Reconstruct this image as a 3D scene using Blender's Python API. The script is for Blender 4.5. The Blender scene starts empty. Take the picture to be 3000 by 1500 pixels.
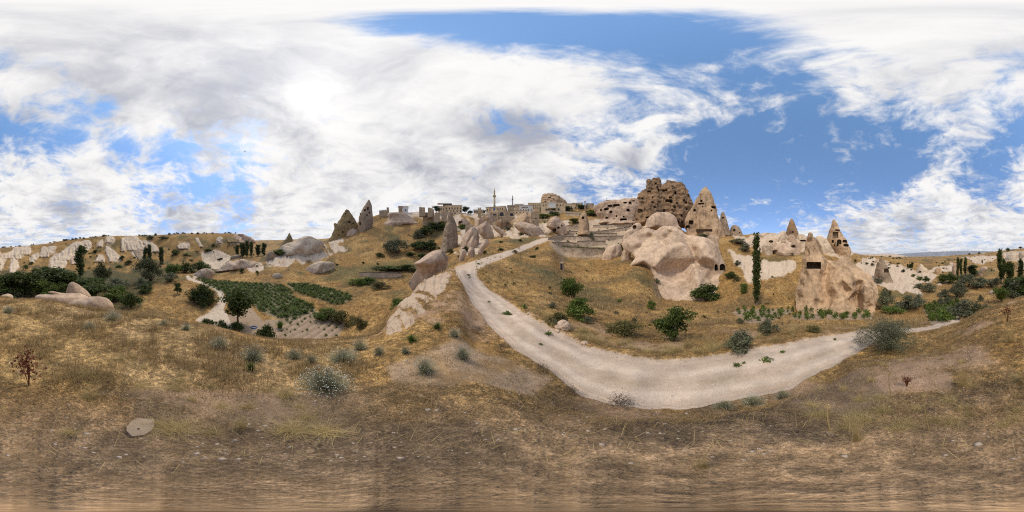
import bpy, bmesh, math, random
import numpy as np
from mathutils import Vector, Matrix
from mathutils.bvhtree import BVHTree

random.seed(7)
RNG = np.random.default_rng(11)
SC = bpy.context.scene
COL = SC.collection
R = math.radians
USE_HAZE = True
EYE = 2.0                      # eye height above the ground under the tripod

# ------------------------------------------------------------------ camera
cam_d = bpy.data.cameras.new('camera')
cam_d.type = 'PANO'
try:
    cam_d.panorama_type = 'EQUIRECTANGULAR'
except Exception:
    pass
try:
    cam_d.cycles.panorama_type = 'EQUIRECTANGULAR'
except Exception:
    pass
cam_d.clip_start = 0.02
cam_d.clip_end = 60000
cam = bpy.data.objects.new('camera', cam_d)
COL.objects.link(cam)
cam.location = (0, 0, EYE)
cam.rotation_euler = (R(90), 0, 0)
SC.camera = cam

# ------------------------------------------------------------------ world: sky with clouds
SUN_AZ, SUN_EL = -88.0, 56.0          # azimuth clockwise from +Y


def pdir(px, py):
    a = R((px / 3000 - .5) * 360); e = R((750 - py) * .12)
    return Vector((math.cos(e) * math.sin(a), math.cos(e) * math.cos(a), math.sin(e)))


world = bpy.data.worlds.new('World'); SC.world = world
world.use_nodes = True
WN = world.node_tree.nodes; WL = world.node_tree.links
WN.clear()


def wn(t, **kw):
    n = WN.new(t)
    for k, v in kw.items():
        setattr(n, k, v)
    return n


def wmath(op, a, b=None, c=None, clamp=False):
    n = WN.new('ShaderNodeMath'); n.operation = op; n.use_clamp = clamp
    for i, v in enumerate((a, b, c)):
        if v is None:
            continue
        if isinstance(v, (int, float)):
            n.inputs[i].default_value = v
        else:
            WL.new(v, n.inputs[i])
    return n.outputs[0]


sky = wn('ShaderNodeTexSky', sky_type='NISHITA')
sky.sun_disc = False
sky.sun_elevation = R(SUN_EL)
sky.sun_rotation = R(SUN_AZ)
sky.altitude = 1200
sky.air_density = 1.0; sky.dust_density = 0.6; sky.ozone_density = 2.5
geo = wn('ShaderNodeTexCoord')
DIR = geo.outputs['Generated']
sep = wn('ShaderNodeSeparateXYZ'); WL.new(DIR, sep.inputs[0])
zz = wmath('MAXIMUM', sep.outputs[2], 0.0)
den = wmath('ADD', zz, 0.16)
cmb = wn('ShaderNodeCombineXYZ')
WL.new(wmath('DIVIDE', sep.outputs[0], den), cmb.inputs[0])
WL.new(wmath('DIVIDE', sep.outputs[1], den), cmb.inputs[1])
PL = cmb.outputs[0]


def wnoise(vec, scale, detail, rough, dist=0.0, off=(0, 0, 0)):
    mp = wn('ShaderNodeMapping'); mp.inputs['Location'].default_value = off
    WL.new(vec, mp.inputs[0])
    n = wn('ShaderNodeTexNoise'); n.noise_dimensions = '3D'
    n.inputs['Scale'].default_value = scale; n.inputs['Detail'].default_value = detail
    n.inputs['Roughness'].default_value = rough; n.inputs['Distortion'].default_value = dist
    WL.new(mp.outputs[0], n.inputs['Vector'])
    return n.outputs['Fac']


def blobs(lst):
    tot = None
    for px, py, rad, amp in lst:
        d = pdir(px, py)
        dp = wn('ShaderNodeVectorMath', operation='DOT_PRODUCT')
        WL.new(DIR, dp.inputs[0]); dp.inputs[1].default_value = d
        k = 1.0 / (1 - math.cos(R(rad)))
        e = wmath('EXPONENT', wmath('MULTIPLY_ADD', dp.outputs['Value'], k, -k))
        tot = wmath('MULTIPLY', e, amp) if tot is None else wmath('MULTIPLY_ADD', e, amp, tot)
    return tot


BLUE = [(35, 384, 7, -.30), (204, 402, 6, -.34), (285, 329, 4, -.30), (204, 242, 3, -.28), (58, 157, 6, -.24),
        (524, 437, 6.5, -.36), (373, 437, 4.5, -.28), (590, 559, 6, -.38), (700, 560, 5, -.34),
        (1281, 90, 8, -.30), (1440, 70, 9, -.34), (1427, 344, 4, -.10), (1850, 80, 14, -.32), (2082, 134, 9, -.32), (2257, 130, 9, -.34),
        (1600, 80, 9, -.32), (2053, 408, 8, -.20), (2257, 437, 14, -.32), (2461, 408, 10, -.18), (2199, 553, 15, -.34),
        (2403, 571, 11, -.22), (2060, 512, 9, -.22), (2170, 250, 5, -.22), (2315, 245, 6, -.26), (2403, 303, 5, -.22),
        (2577, 157, 4, -.24), (2869, 128, 6, -.26), (2636, 443, 8, -.28), (2869, 483, 8, -.34), (2607, 315, 4, -.2), (2781, 326, 4, -.24),
        (2960, 420, 5, -.22), (2560, 540, 9, -.24), (2700, 500, 6, -.2), (2280, 640, 8, -.2), (700, 655, 7, -.14), (1800, 400, 5, -.14), (1720, 270, 4, -.12)]
WHITE = [(1820, 192, 10, .20), (2112, 204, 7, .18), (2490, 204, 10, .22), (2752, 233, 12, .26), (1675, 320, 12, .24),
         (815, 233, 30, .30), (1106, 262, 25, .30), (175, 290, 7, .12), (291, 495, 12, .26), (116, 553, 11, .26), (2781, 553, 8, .30),
         (2665, 635, 9, .26), (2850, 640, 9, .26), (1616, 495, 12, .28), (1849, 470, 6, .30), (300, 620, 10, .22), (1290, 560, 22, .24), (2450, 660, 5, .16),
         (420, 370, 5, .22), (80, 650, 10, .34), (330, 690, 10, .34), (560, 650, 9, .3), (820, 640, 14, .4), (1050, 560, 16, .4), (1300, 430, 15, .3), (1500, 600, 12, .4), (1500, 2, 5, .16), (1700, 40, 3, .14), (2000, 70, 3, .10), (2240, 95, 4, .16), (450, 110, 22, .30), (2700, 60, 14, .34), (0, 60, 10, .3), (2350, 690, 7, .25), (2550, 690, 8, .3), (2750, 700, 8, .3), (2950, 690, 8, .3), (1300, 180, 12, .22), (2000, 330, 7, .14)]
GREYS = [(150, 150, 16, .22), (480, 250, 14, .30), (700, 130, 12, .25), (350, 300, 8, .3), (900, 420, 10, .35), (1250, 480, 10, .35), (1000, 560, 8, .3), (700, 600, 10, .4), (2500, 670, 8, .4), (640, 330, 11, .75), (1456, 384, 8, .85), (1570, 390, 7, .75), (1849, 480, 6, .7), (200, 600, 8, .65), (1100, 450, 9, .30),
         (60, 330, 7, .45), (2665, 655, 7, .5), (520, 640, 9, .5), (1400, 560, 10, .4), (1650, 590, 8, .45), (2900, 600, 8, .3)]
warp = wn('ShaderNodeVectorMath', operation='MULTIPLY_ADD')
wt = wn('ShaderNodeTexNoise'); wt.inputs['Scale'].default_value = 1.3; wt.inputs['Detail'].default_value = 4
WL.new(PL, wt.inputs['Vector'])
WL.new(wt.outputs['Color'], warp.inputs[0]); warp.inputs[1].default_value = (.7, .7, .7); WL.new(PL, warp.inputs[2])
PW = warp.outputs[0]
n1 = wnoise(PW, 2.7, 10, .60, 0.1, (3.1, 1.7, 0))
n2 = wnoise(PW, 9.0, 8, .62, 0.0, (8.1, 2.7, 4))
n5 = wnoise(DIR, 4.2, 9, .62, 0.3, (2.2, 7.1, 3.3))
dens = wmath('ADD', wmath('MULTIPLY_ADD', n2, .95, wmath('MULTIPLY_ADD', n5, 1.2, wmath('MULTIPLY', n1, 1.35))), wmath('ADD', blobs(BLUE), blobs(WHITE)))
mr = wn('ShaderNodeMapRange', interpolation_type='SMOOTHSTEP')
WL.new(dens, mr.inputs['Value']); mr.inputs['From Min'].default_value = 1.50; mr.inputs['From Max'].default_value = 2.05
cmask = mr.outputs[0]
# cloud shade: thick parts grey, thin parts white, silver near the sun
n3 = wnoise(PW, 2.9, 7, .58, 0.0, (13.3, 5.7, 1))
n4 = wnoise(PW, 9.0, 6, .6, 0.0, (1.3, 9.7, 7))
gsh = wmath('ADD', wmath('MULTIPLY_ADD', n4, .5, wmath('MULTIPLY', n3, 1.9)), blobs(GREYS))
lowz = wn('ShaderNodeMapRange'); WL.new(sep.outputs[2], lowz.inputs['Value'])
lowz.inputs['From Min'].default_value = .0; lowz.inputs['From Max'].default_value = .35
lowz.inputs['To Min'].default_value = .18; lowz.inputs['To Max'].default_value = 0.0
gsh = wmath('ADD', gsh, lowz.outputs[0])
gr = wn('ShaderNodeMapRange', interpolation_type='SMOOTHSTEP')
WL.new(gsh, gr.inputs['Value']); gr.inputs['From Min'].default_value = 1.05; gr.inputs['From Max'].default_value = 2.1
ccol = wn('ShaderNodeMix', data_type='RGBA')
WL.new(gr.outputs[0], ccol.inputs[0])
ccol.inputs[6].default_value = (.88, .865, .85, 1); ccol.inputs[7].default_value = (.40, .415, .475, 1)
sunb = blobs([(790, 230, 20, .14)])
addc = wn('ShaderNodeMix', data_type='RGBA', blend_type='ADD'); addc.inputs[0].default_value = 1
WL.new(ccol.outputs[2], addc.inputs[6])
sg = wn('ShaderNodeCombineColor')
for i in range(3):
    WL.new(sunb, sg.inputs[i])
WL.new(sg.outputs[0], addc.inputs[7])
SKY_STR = 0.15
# sky radiance scaled so that the cloud colours can be given in final units
skym = wn('ShaderNodeMix', data_type='RGBA', blend_type='MULTIPLY'); skym.inputs[0].default_value = 1
WL.new(sky.outputs[0], skym.inputs[6]); skym.inputs[7].default_value = (1.45, 1.66, 1.62, 1)
lw = wn('ShaderNodeMapRange'); WL.new(sep.outputs[2], lw.inputs['Value'])
lw.inputs['From Min'].default_value = .0; lw.inputs['From Max'].default_value = .85; lw.inputs['To Min'].default_value = .0; lw.inputs['To Max'].default_value = 1.0
lc = wn('ShaderNodeCombineColor')
for i, lo_ in enumerate((.40, .34, .46)):
    WL.new(wmath('MULTIPLY_ADD', lw.outputs[0], 1 - lo_, lo_), lc.inputs[i])
skl = wn('ShaderNodeMix', data_type='RGBA', blend_type='MULTIPLY'); skl.inputs[0].default_value = 1
WL.new(skym.outputs[2], skl.inputs[6]); WL.new(lc.outputs[0], skl.inputs[7])
cls = wn('ShaderNodeMix', data_type='RGBA', blend_type='MULTIPLY'); cls.inputs[0].default_value = 1
WL.new(addc.outputs[2], cls.inputs[6]); cls.inputs[7].default_value = (1 / SKY_STR, 1 / SKY_STR, 1 / SKY_STR, 1)
fin = wn('ShaderNodeMix', data_type='RGBA')
WL.new(cmask, fin.inputs[0]); WL.new(skl.outputs[2], fin.inputs[6]); WL.new(cls.outputs[2], fin.inputs[7])
bg = wn('ShaderNodeBackground'); bg.inputs['Strength'].default_value = SKY_STR
WL.new(fin.outputs[2], bg.inputs['Color'])
world.cycles.sampling_method = 'MANUAL'; world.cycles.sample_map_resolution = 256
wo = wn('ShaderNodeOutputWorld'); WL.new(bg.outputs[0], wo.inputs['Surface'])

# ------------------------------------------------------------------ sun (veiled by cloud) and exposure
sd = bpy.data.lights.new('sun', 'SUN'); sd.energy = 2.1; sd.angle = R(7); sd.color = (1, .90, .76)
sun = bpy.data.objects.new('sun', sd); COL.objects.link(sun)
sv = Vector((math.cos(R(SUN_EL)) * math.sin(R(SUN_AZ)), math.cos(R(SUN_EL)) * math.cos(R(SUN_AZ)), math.sin(R(SUN_EL))))
sun.rotation_euler = sv.to_track_quat('Z', 'Y').to_euler(); sun.location = sv * 300
SC.view_settings.view_transform = 'Standard'; SC.view_settings.look = 'None'
SC.view_settings.exposure = 0.15; SC.view_settings.gamma = 1
SC.view_settings.use_curve_mapping = False
SC.render.engine = 'CYCLES'
SC.cycles.max_bounces = 6; SC.cycles.diffuse_bounces = 3; SC.cycles.glossy_bounces = 1
SC.cycles.transparent_max_bounces = 4; SC.cycles.volume_bounces = 0
SC.cycles.use_denoising = False; SC.cycles.filter_width = 1.15
SC.cycles.use_adaptive_sampling = True; SC.cycles.adaptive_threshold = .015

# ------------------------------------------------------------------ numpy noise
_perm = np.random.default_rng(5).permutation(256).astype(np.int64)
_perm = np.concatenate([_perm, _perm, _perm])
_g = np.random.default_rng(6).normal(size=(256, 3)); _g /= np.linalg.norm(_g, axis=1)[:, None]


def pn(p):
    """gradient noise, p (n,3) -> about -1..1"""
    i = np.floor(p).astype(np.int64); f = p - i; i &= 255
    u = f * f * f * (f * (f * 6 - 15) + 10)
    out = 0
    for dx in (0, 1):
        wx = u[:, 0] if dx else 1 - u[:, 0]
        a = _perm[(i[:, 0] + dx) & 255]
        for dy in (0, 1):
            wy = u[:, 1] if dy else 1 - u[:, 1]
            b = _perm[a + ((i[:, 1] + dy) & 255)]
            for dz in (0, 1):
                wz = u[:, 2] if dz else 1 - u[:, 2]
                h = _perm[b + ((i[:, 2] + dz) & 255)]
                g = _g[h]
                out = out + wx * wy * wz * ((f[:, 0] - dx) * g[:, 0] + (f[:, 1] - dy) * g[:, 1] + (f[:, 2] - dz) * g[:, 2])
    return out * 1.7


def fbm(p, octs=4, gain=.5):
    t = 0; a = 1.0; q = np.array(p, float); s = 0
    for k in range(octs):
        t = t + a * pn(q); s += a; a *= gain; q = q * 2.03 + 17.3
    return t / s


def ridged(p, octs=3):
    t = 0; a = 1.0; q = np.array(p, float); s = 0
    for k in range(octs):
        t = t + a * (1 - np.abs(pn(q)) * 1.6); s += a; a *= .5; q = q * 2.1 + 9.1
    return t / s


def sstep(a, b, x):
    t = np.clip((x - a) / (b - a), 0, 1)
    return t * t * (3 - 2 * t)


def pchip(x, y, xi):
    """monotone cubic through (x,y); y may have trailing columns"""
    x = np.asarray(x, float); y = np.asarray(y, float)
    h = np.diff(x); d = np.diff(y) / h
    m = np.zeros_like(y)
    w1 = 2 * h[1:] + h[:-1]; w2 = h[1:] + 2 * h[:-1]
    with np.errstate(divide='ignore', invalid='ignore'):
        mm = (w1 + w2) / (w1 / d[:-1] + w2 / d[1:])
    m[1:-1] = np.where(d[:-1] * d[1:] > 0, mm, 0)
    m[0] = d[0]; m[-1] = d[-1]
    k = np.clip(np.searchsorted(x, xi) - 1, 0, len(x) - 2)
    t = np.clip((xi - x[k]) / h[k], 0, 1)
    return ((1 + 2 * t) * (1 - t) ** 2 * y[k] + t * (1 - t) ** 2 * h[k] * m[k] + t * t * (3 - 2 * t) * y[k + 1] + t * t * (t - 1) * h[k] * m[k + 1])


def tane(py):
    return math.tan(R((750 - py) * .12))


# ------------------------------------------------------------------ mesh / object helpers
def mesh_arr(name, v, f, smooth=True, mats=()):
    """v (n,3), f (m,k) with -1 padding not allowed; k = 3 or 4 (or a list of such arrays)"""
    fs = f if isinstance(f, list) else [f]
    fs = [np.asarray(a, np.int32) for a in fs if len(a)]
    me = bpy.data.meshes.new(name)
    me.vertices.add(len(v)); me.vertices.foreach_set('co', np.asarray(v, np.float32).ravel())
    nl = sum(a.size for a in fs); npol = sum(len(a) for a in fs)
    me.loops.add(nl); me.polygons.add(npol)
    me.loops.foreach_set('vertex_index', np.concatenate([a.ravel() for a in fs]))
    st = []; o = 0
    for a in fs:
        st.append(o + np.arange(len(a)) * a.shape[1]); o += a.size
    me.polygons.foreach_set('loop_start', np.concatenate(st).astype(np.int32))
    me.polygons.foreach_set('use_smooth', np.full(npol, smooth))
    me.update(calc_edges=True)
    for m in mats:
        me.materials.append(m)
    return me


def ob(name, me, parent=None, loc=None):
    o = bpy.data.objects.new(name, me); COL.objects.link(o)
    if parent is not None:
        o.parent = parent
    if loc is not None:
        o.location = loc
    return o


def tag(o, label=None, cat=None, group=None, kind=None):
    if label: o['label'] = label
    if cat: o['category'] = cat
    if group: o['group'] = group
    if kind: o['kind'] = kind
    return o


def empty(name, loc, rz=0, label=None, cat=None, group=None):
    o = bpy.data.objects.new(name, None); COL.objects.link(o)
    o.empty_display_size = .1; o.location = loc; o.rotation_euler = (0, 0, rz)
    return tag(o, label, cat, group)


class MB:
    def __init__(s):
        s.v = []; s.q = []; s.t = []; s.n = 0

    def add(s, v, q=(), t=()):
        v = np.asarray(v, float).reshape(-1, 3)
        if len(q): s.q.append(np.asarray(q, int).reshape(-1, 4) + s.n)
        if len(t): s.t.append(np.asarray(t, int).reshape(-1, 3) + s.n)
        s.v.append(v); s.n += len(v)

    def box(s, x0, x1, y0, y1, z0, z1):
        v = [(x, y, z) for z in (z0, z1) for x, y in ((x0, y0), (x1, y0), (x1, y1), (x0, y1))]
        s.add(v, [(3, 2, 1, 0), (4, 5, 6, 7), (0, 1, 5, 4), (1, 2, 6, 5), (2, 3, 7, 6), (3, 0, 4, 7)])

    def tube(s, pts, rad, seg=6):
        pts = [Vector(p) for p in pts]
        if isinstance(rad, (int, float)): rad = [rad] * len(pts)
        vs = []
        for i, p in enumerate(pts):
            d = (pts[min(i + 1, len(pts) - 1)] - pts[max(i - 1, 0)]).normalized()
            a = d.orthogonal().normalized(); b = d.cross(a)
            for k in range(seg):
                t = 2 * math.pi * k / seg
                vs.append(p + (a * math.cos(t) + b * math.sin(t)) * rad[i])
        q = [(i * seg + k, i * seg + (k + 1) % seg, (i + 1) * seg + (k + 1) % seg, (i + 1) * seg + k) for i in range(len(pts) - 1) for k in range(seg)]
        n = len(pts)
        t = [(0, k + 1, k) for k in range(1, seg - 1)] + [((n - 1) * seg, (n - 1) * seg + k, (n - 1) * seg + k + 1) for k in range(1, seg - 1)]
        s.add(vs, q, t)

    def lathe(s, prof, seg=16, cx=0, cy=0):
        vs = [(cx + r * math.cos(2 * math.pi * k / seg), cy + r * math.sin(2 * math.pi * k / seg), z) for r, z in prof for k in range(seg)]
        n = len(prof)
        q = [(i * seg + k, i * seg + (k + 1) % seg, (i + 1) * seg + (k + 1) % seg, (i + 1) * seg + k) for i in range(n - 1) for k in range(seg)]
        t = [(0, k + 1, k) for k in range(1, seg - 1)] + [((n - 1) * seg, (n - 1) * seg + k, (n - 1) * seg + k + 1) for k in range(1, seg - 1)]
        s.add(vs, q, t)

    def arr(s):
        return np.concatenate(s.v), [np.concatenate(a) for a in (s.q, s.t) if a]

    def mesh(s, name, mat, smooth=False):
        v, f = s.arr()
        return mesh_arr(name, v, f, smooth, [mat] if mat else [])

    def build(s, name, mat, parent=None, smooth=False):
        return ob(name, s.mesh(name, mat, smooth), parent)


# ------------------------------------------------------------------ materials
class Mat:
    def __init__(s, name, rough=.9):
        s.m = bpy.data.materials.new(name); s.m.use_nodes = True
        s.N = s.m.node_tree.nodes; s.L = s.m.node_tree.links
        s.b = s.N['Principled BSDF']; s.b.inputs['Roughness'].default_value = rough
        s.b.inputs['Specular IOR Level'].default_value = .25

    def n(s, t, ins=None, **kw):
        x = s.N.new(t)
        for k, v in kw.items(): setattr(x, k, v)
        for k, v in (ins or {}).items():
            if hasattr(v, 'is_linked') or isinstance(v, bpy.types.NodeSocket): s.L.new(v, x.inputs[k])
            else: x.inputs[k].default_value = v
        return x

    def pos(s, scale=(1, 1, 1), obj=False):
        if obj:
            src = s.n('ShaderNodeTexCoord').outputs['Object']
        else:
            src = s.n('ShaderNodeNewGeometry').outputs['Position']
        mp = s.n('ShaderNodeMapping', {'Vector': src, 'Scale': scale})
        return mp.outputs[0]

    def noise(s, vec, scale, det=5, rough=.6, dist=0.0):
        return s.n('ShaderNodeTexNoise', {'Vector': vec, 'Scale': scale, 'Detail': det, 'Roughness': rough, 'Distortion': dist}).outputs['Fac']

    def ramp(s, fac, stops):
        r = s.n('ShaderNodeValToRGB', {'Fac': fac})
        el = r.color_ramp.elements
        while len(el) < len(stops): el.new(.5)
        for e, (p, c) in zip(el, stops):
            e.position = p; e.color = (*c, 1) if len(c) == 3 else c
        return r.outputs[0]

    def mix(s, fac, a, b, blend='MIX'):
        x = s.n('ShaderNodeMix', data_type='RGBA', blend_type=blend)
        for k, v in ((0, fac), (6, a), (7, b)):
            if isinstance(v, bpy.types.NodeSocket): s.L.new(v, x.inputs[k])
            elif isinstance(v, (int, float)): x.inputs[k].default_value = v
            else: x.inputs[k].default_value = (*v, 1)
        return x.outputs[2]

    def mr(s, v, a, b, c=0.0, d=1.0):
        return s.n('ShaderNodeMapRange', {'Value': v, 'From Min': a, 'From Max': b, 'To Min': c, 'To Max': d}, interpolation_type='SMOOTHSTEP').outputs[0]

    def bump(s, h, strength, dist):
        b = s.n('ShaderNodeBump', {'Height': h, 'Strength': strength, 'Distance': dist})
        return b

    def out(s, color, bump=None):
        if isinstance(color, bpy.types.NodeSocket): s.L.new(color, s.b.inputs['Base Color'])
        else: s.b.inputs['Base Color'].default_value = (*color, 1)
        if bump is not None: s.L.new(bump.outputs[0], s.b.inputs['Normal'])
        return s.m


def mat_plain(name, c, var=.25, scale=3, rough=.85, bump=.2):
    M = Mat(name, rough); p = M.pos()
    f = M.noise(p, scale, 5, .6)
    col = M.mix(f, tuple(x * (1 - var) for x in c), tuple(min(1, x * (1 + var)) for x in c))
    return M.out(col, M.bump(M.noise(p, scale * 6, 3), bump, .02) if bump else None)


def mat_ground():
    M = Mat('ground_cover', .95)
    a = M.n('ShaderNodeVertexColor', layer_name='Col').outputs['Color']
    g = M.n('ShaderNodeVertexColor', layer_name='Msk')
    gs = M.n('ShaderNodeSeparateColor', {'Color': g.outputs['Color']})
    grass, nearf, lod = gs.outputs[0], gs.outputs[1], gs.outputs[2]
    tr_ = g.outputs['Alpha']
    p = M.pos()
    nf = M.noise(p, 38, 4, .65); nm = M.noise(p, 7, 5, .68); nl = M.noise(p, 1.6, 5, .65); nx = M.noise(p, 130, 3, .6)
    # grass: straw against dark gaps, clumped
    k = M.mr(nm, .40, .66, .55, 1.42)
    k2 = M.mr(nl, .36, .64, .68, 1.28)
    kk = M.n('ShaderNodeMath', {0: k, 1: k2}, operation='MULTIPLY').outputs[0]
    k3 = M.mr(nf, .36, .66, .58, 1.45)
    k3 = M.n('ShaderNodeMix', {0: lod, 2: 1.0, 3: k3}, data_type='FLOAT').outputs[0]
    kk = M.n('ShaderNodeMath', {0: kk, 1: k3}, operation='MULTIPLY').outputs[0]
    kk = M.n('ShaderNodeMix', {0: M.n('ShaderNodeMath', {0: tr_, 1: .35}, operation='MULTIPLY').outputs[0], 2: kk, 3: 1.0}, data_type='FLOAT').outputs[0]
    kx = M.mr(nx, .35, .68, .72, 1.35)
    kx = M.n('ShaderNodeMix', {0: lod, 2: 1.0, 3: kx}, data_type='FLOAT').outputs[0]
    kk = M.n('ShaderNodeMath', {0: kk, 1: kx}, operation='MULTIPLY').outputs[0]
    # bare soil: weaker mottling
    s1 = M.mr(nl, .3, .7, .86, 1.12); s2 = M.mr(nf, .34, .68, .84, 1.14); s3 = M.mr(nx, .36, .7, .82, 1.2)
    ss = M.n('ShaderNodeMath', {0: s1, 1: s2}, operation='MULTIPLY').outputs[0]
    ss = M.n('ShaderNodeMath', {0: ss, 1: s3}, operation='MULTIPLY').outputs[0]
    ss = M.n('ShaderNodeMix', {0: lod, 2: s1, 3: ss}, data_type='FLOAT').outputs[0]
    f = M.n('ShaderNodeMix', {0: grass, 2: ss, 3: kk}, data_type='FLOAT').outputs[0]
    cc = M.n('ShaderNodeCombineColor', {0: f, 1: f, 2: f}).outputs[0]
    col = M.mix(1.0, a, cc, 'MULTIPLY')
    nq = M.noise(p, 420, 2, .6); sp_ = M.mr(nq, .58, .70)
    col = M.mix(M.n('ShaderNodeMath', {0: sp_, 1: M.n('ShaderNodeMath', {0: lod, 1: .38}, operation='MULTIPLY').outputs[0]}, operation='MULTIPLY').outputs[0], col, (.50, .38, .22))
    # pebbles and chips of tuff on bare soil
    v = M.n('ShaderNodeTexVoronoi', {'Vector': p, 'Scale': 26.0}, feature='F1')
    pe = M.mr(v.outputs['Distance'], .10, .17, 1.0, 0.0)
    sel = M.n('ShaderNodeSeparateColor', {'Color': v.outputs['Color']}).outputs[0]
    pe = M.n('ShaderNodeMath', {0: pe, 1: M.mr(sel, .6, .7)}, operation='MULTIPLY').outputs[0]
    pe = M.n('ShaderNodeMath', {0: pe, 1: nearf}, operation='MULTIPLY').outputs[0]
    col = M.mix(M.n('ShaderNodeMath', {0: pe, 1: .55}, operation='MULTIPLY').outputs[0], col, (.46, .37, .30))
    h = M.n('ShaderNodeMath', {0: nm, 1: nf}, operation='ADD').outputs[0]
    h = M.n('ShaderNodeMath', {0: h, 1: pe}, operation='ADD').outputs[0]
    b1 = M.bump(h, .5, .08)
    st1 = M.n('ShaderNodeMath', {0: lod, 1: M.n('ShaderNodeMath', {0: grass, 1: .28, 2: .14}, operation='MULTIPLY_ADD').outputs[0]}, operation='MULTIPLY').outputs[0]
    M.L.new(st1, b1.inputs['Strength'])
    b2 = M.bump(nl, .45, .5); M.L.new(b1.outputs[0], b2.inputs['Normal'])
    M.L.new(M.n('ShaderNodeMath', {0: grass, 1: .5, 2: .08}, operation='MULTIPLY_ADD').outputs[0], b2.inputs['Strength'])
    return M.out(col, b2)


def mat_rock(name, pale, dark, streak=.5, scale=1.0, stain=.45, bumpd=.25, pits=.3):
    M = Mat(name, .95)
    p = M.pos(); ps = M.pos((1, 1, .16))
    nl = M.noise(p, .16 * scale, 5, .62, .3); nm = M.noise(p, .9 * scale, 6, .66); st = M.noise(ps, .8 * scale, 6, .66)
    nf = M.noise(p, 2.6 * scale, 4, .65)
    f = M.n('ShaderNodeMath', {0: M.mr(nl, .42, .68), 1: stain}, operation='MULTIPLY').outputs[0]
    f2 = M.n('ShaderNodeMath', {0: M.mr(st, .50, .70), 1: streak}, operation='MULTIPLY').outputs[0]
    fs = M.n('ShaderNodeMath', {0: f, 1: f2}, operation='ADD', use_clamp=True).outputs[0]
    col = M.mix(fs, pale, dark)
    v = M.mr(nm, .3, .7, .80, 1.18); v2 = M.mr(nf, .3, .7, .86, 1.12)
    vv = M.n('ShaderNodeMath', {0: v, 1: v2}, operation='MULTIPLY').outputs[0]
    col = M.mix(1.0, col, M.n('ShaderNodeCombineColor', {0: vv, 1: vv, 2: vv}).outputs[0], 'MULTIPLY')
    vo = M.n('ShaderNodeTexVoronoi', {'Vector': p, 'Scale': 1.4 * scale}, feature='F1').outputs['Distance']
    pit = M.n('ShaderNodeMath', {0: M.mr(vo, 0, .35), 1: pits}, operation='MULTIPLY').outputs[0]
    h = M.n('ShaderNodeMath', {0: nm, 1: pit}, operation='ADD').outputs[0]
    return M.out(col, M.bump(h, .5, bumpd))


def mat_leaf(name, c1, c2, rough=.65, trans=.25):
    M = Mat(name, rough)
    ri = M.n('ShaderNodeNewGeometry').outputs['Random Per Island']
    oi = M.n('ShaderNodeObjectInfo').outputs['Random']
    col = M.mix(ri, c1, c2)
    k = M.n('ShaderNodeMapRange', {'Value': oi, 'To Min': .82, 'To Max': 1.2}).outputs[0]
    col = M.mix(1.0, col, M.n('ShaderNodeCombineColor', {0: k, 1: k, 2: k}).outputs[0], 'MULTIPLY')
    M.out(col)
    if trans:
        tr = M.n('ShaderNodeBsdfTranslucent', {'Color': col})
        mx = M.n('ShaderNodeMixShader', {0: trans, 1: M.b.outputs[0], 2: tr.outputs[0]})
        M.L.new(mx.outputs[0], M.N['Material Output'].inputs['Surface'])
    return M.m


def mat_masonry(name, c1, c2, mortar, bw=.5, bh=.25, rough=.95):
    M = Mat(name, rough)
    p = M.n('ShaderNodeTexCoord').outputs['Object']
    sp = M.n('ShaderNodeSeparateXYZ', {0: p})
    xy = M.n('ShaderNodeMath', {0: sp.outputs[0], 1: sp.outputs[1]}, operation='ADD').outputs[0]
    cb = M.n('ShaderNodeCombineXYZ', {0: xy, 1: sp.outputs[2]}).outputs[0]
    w = M.n('ShaderNodeTexNoise', {'Vector': p, 'Scale': 1.5}).outputs['Color']
    cb = M.n('ShaderNodeVectorMath', {0: w, 1: (.12, .12, .12), 2: cb}, operation='MULTIPLY_ADD').outputs[0]
    br = M.n('ShaderNodeTexBrick', {'Vector': cb, 'Color1': (*c1, 1), 'Color2': (*c2, 1), 'Mortar': (*mortar, 1), 'Scale': 1.0,
                                    'Mortar Size': .02, 'Brick Width': bw, 'Row Height': bh})
    n = M.noise(M.pos(), .8, 5, .65)
    v = M.mr(n, .3, .7, .72, 1.2)
    col = M.mix(1.0, br.outputs['Color'], M.n('ShaderNodeCombineColor', {0: v, 1: v, 2: v}).outputs[0], 'MULTIPLY')
    return M.out(col, M.bump(br.outputs['Fac'], -.6, .03))


GROUND = mat_ground()
TUFF = mat_rock('pale_tuff', (.58, .43, .31), (.27, .188, .125), .45, 1.0, .6)
TUFFW = mat_rock('white_tuff', (.60, .48, .355), (.36, .27, .19), .45, 1.0, .5)
TUFFP = mat_rock('pink_tuff', (.54, .395, .29), (.22, .155, .11), .55, 1.0, .6)
BROWN = mat_rock('brown_tuff', (.30, .19, .108), (.09, .062, .042), .70, .9, .65, .4, .6)
BROWNL = mat_rock('ochre_tuff', (.52, .36, .225), (.17, .118, .08), .7, .9, .55, .25, .2)
YELLOW = mat_rock('yellow_tuff', (.30, .21, .095), (.075, .057, .038), .65, .8, .6, .4, .5)
GREYR = mat_rock('grey_tuff', (.34, .255, .18), (.13, .098, .072), .6, .9, .5, .4, .5)
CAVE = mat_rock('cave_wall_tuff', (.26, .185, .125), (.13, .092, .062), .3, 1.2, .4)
STONE = mat_masonry('ashlar_stone', (.80, .60, .37), (.68, .50, .31), (.44, .33, .21), .6, .3)
STONED = mat_masonry('weathered_stone', (.50, .375, .25), (.40, .30, .20), (.23, .175, .12), .5, .25)
WALLST = mat_masonry('dry_stone', (.60, .47, .345), (.50, .385, .28), (.30, .23, .165), .42, .2)
WHITEW = mat_plain('white_plaster', (.68, .66, .61), .12, 1.5)
ROOFD = mat_plain('dark_roof', (.09, .075, .06), .3)
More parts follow.
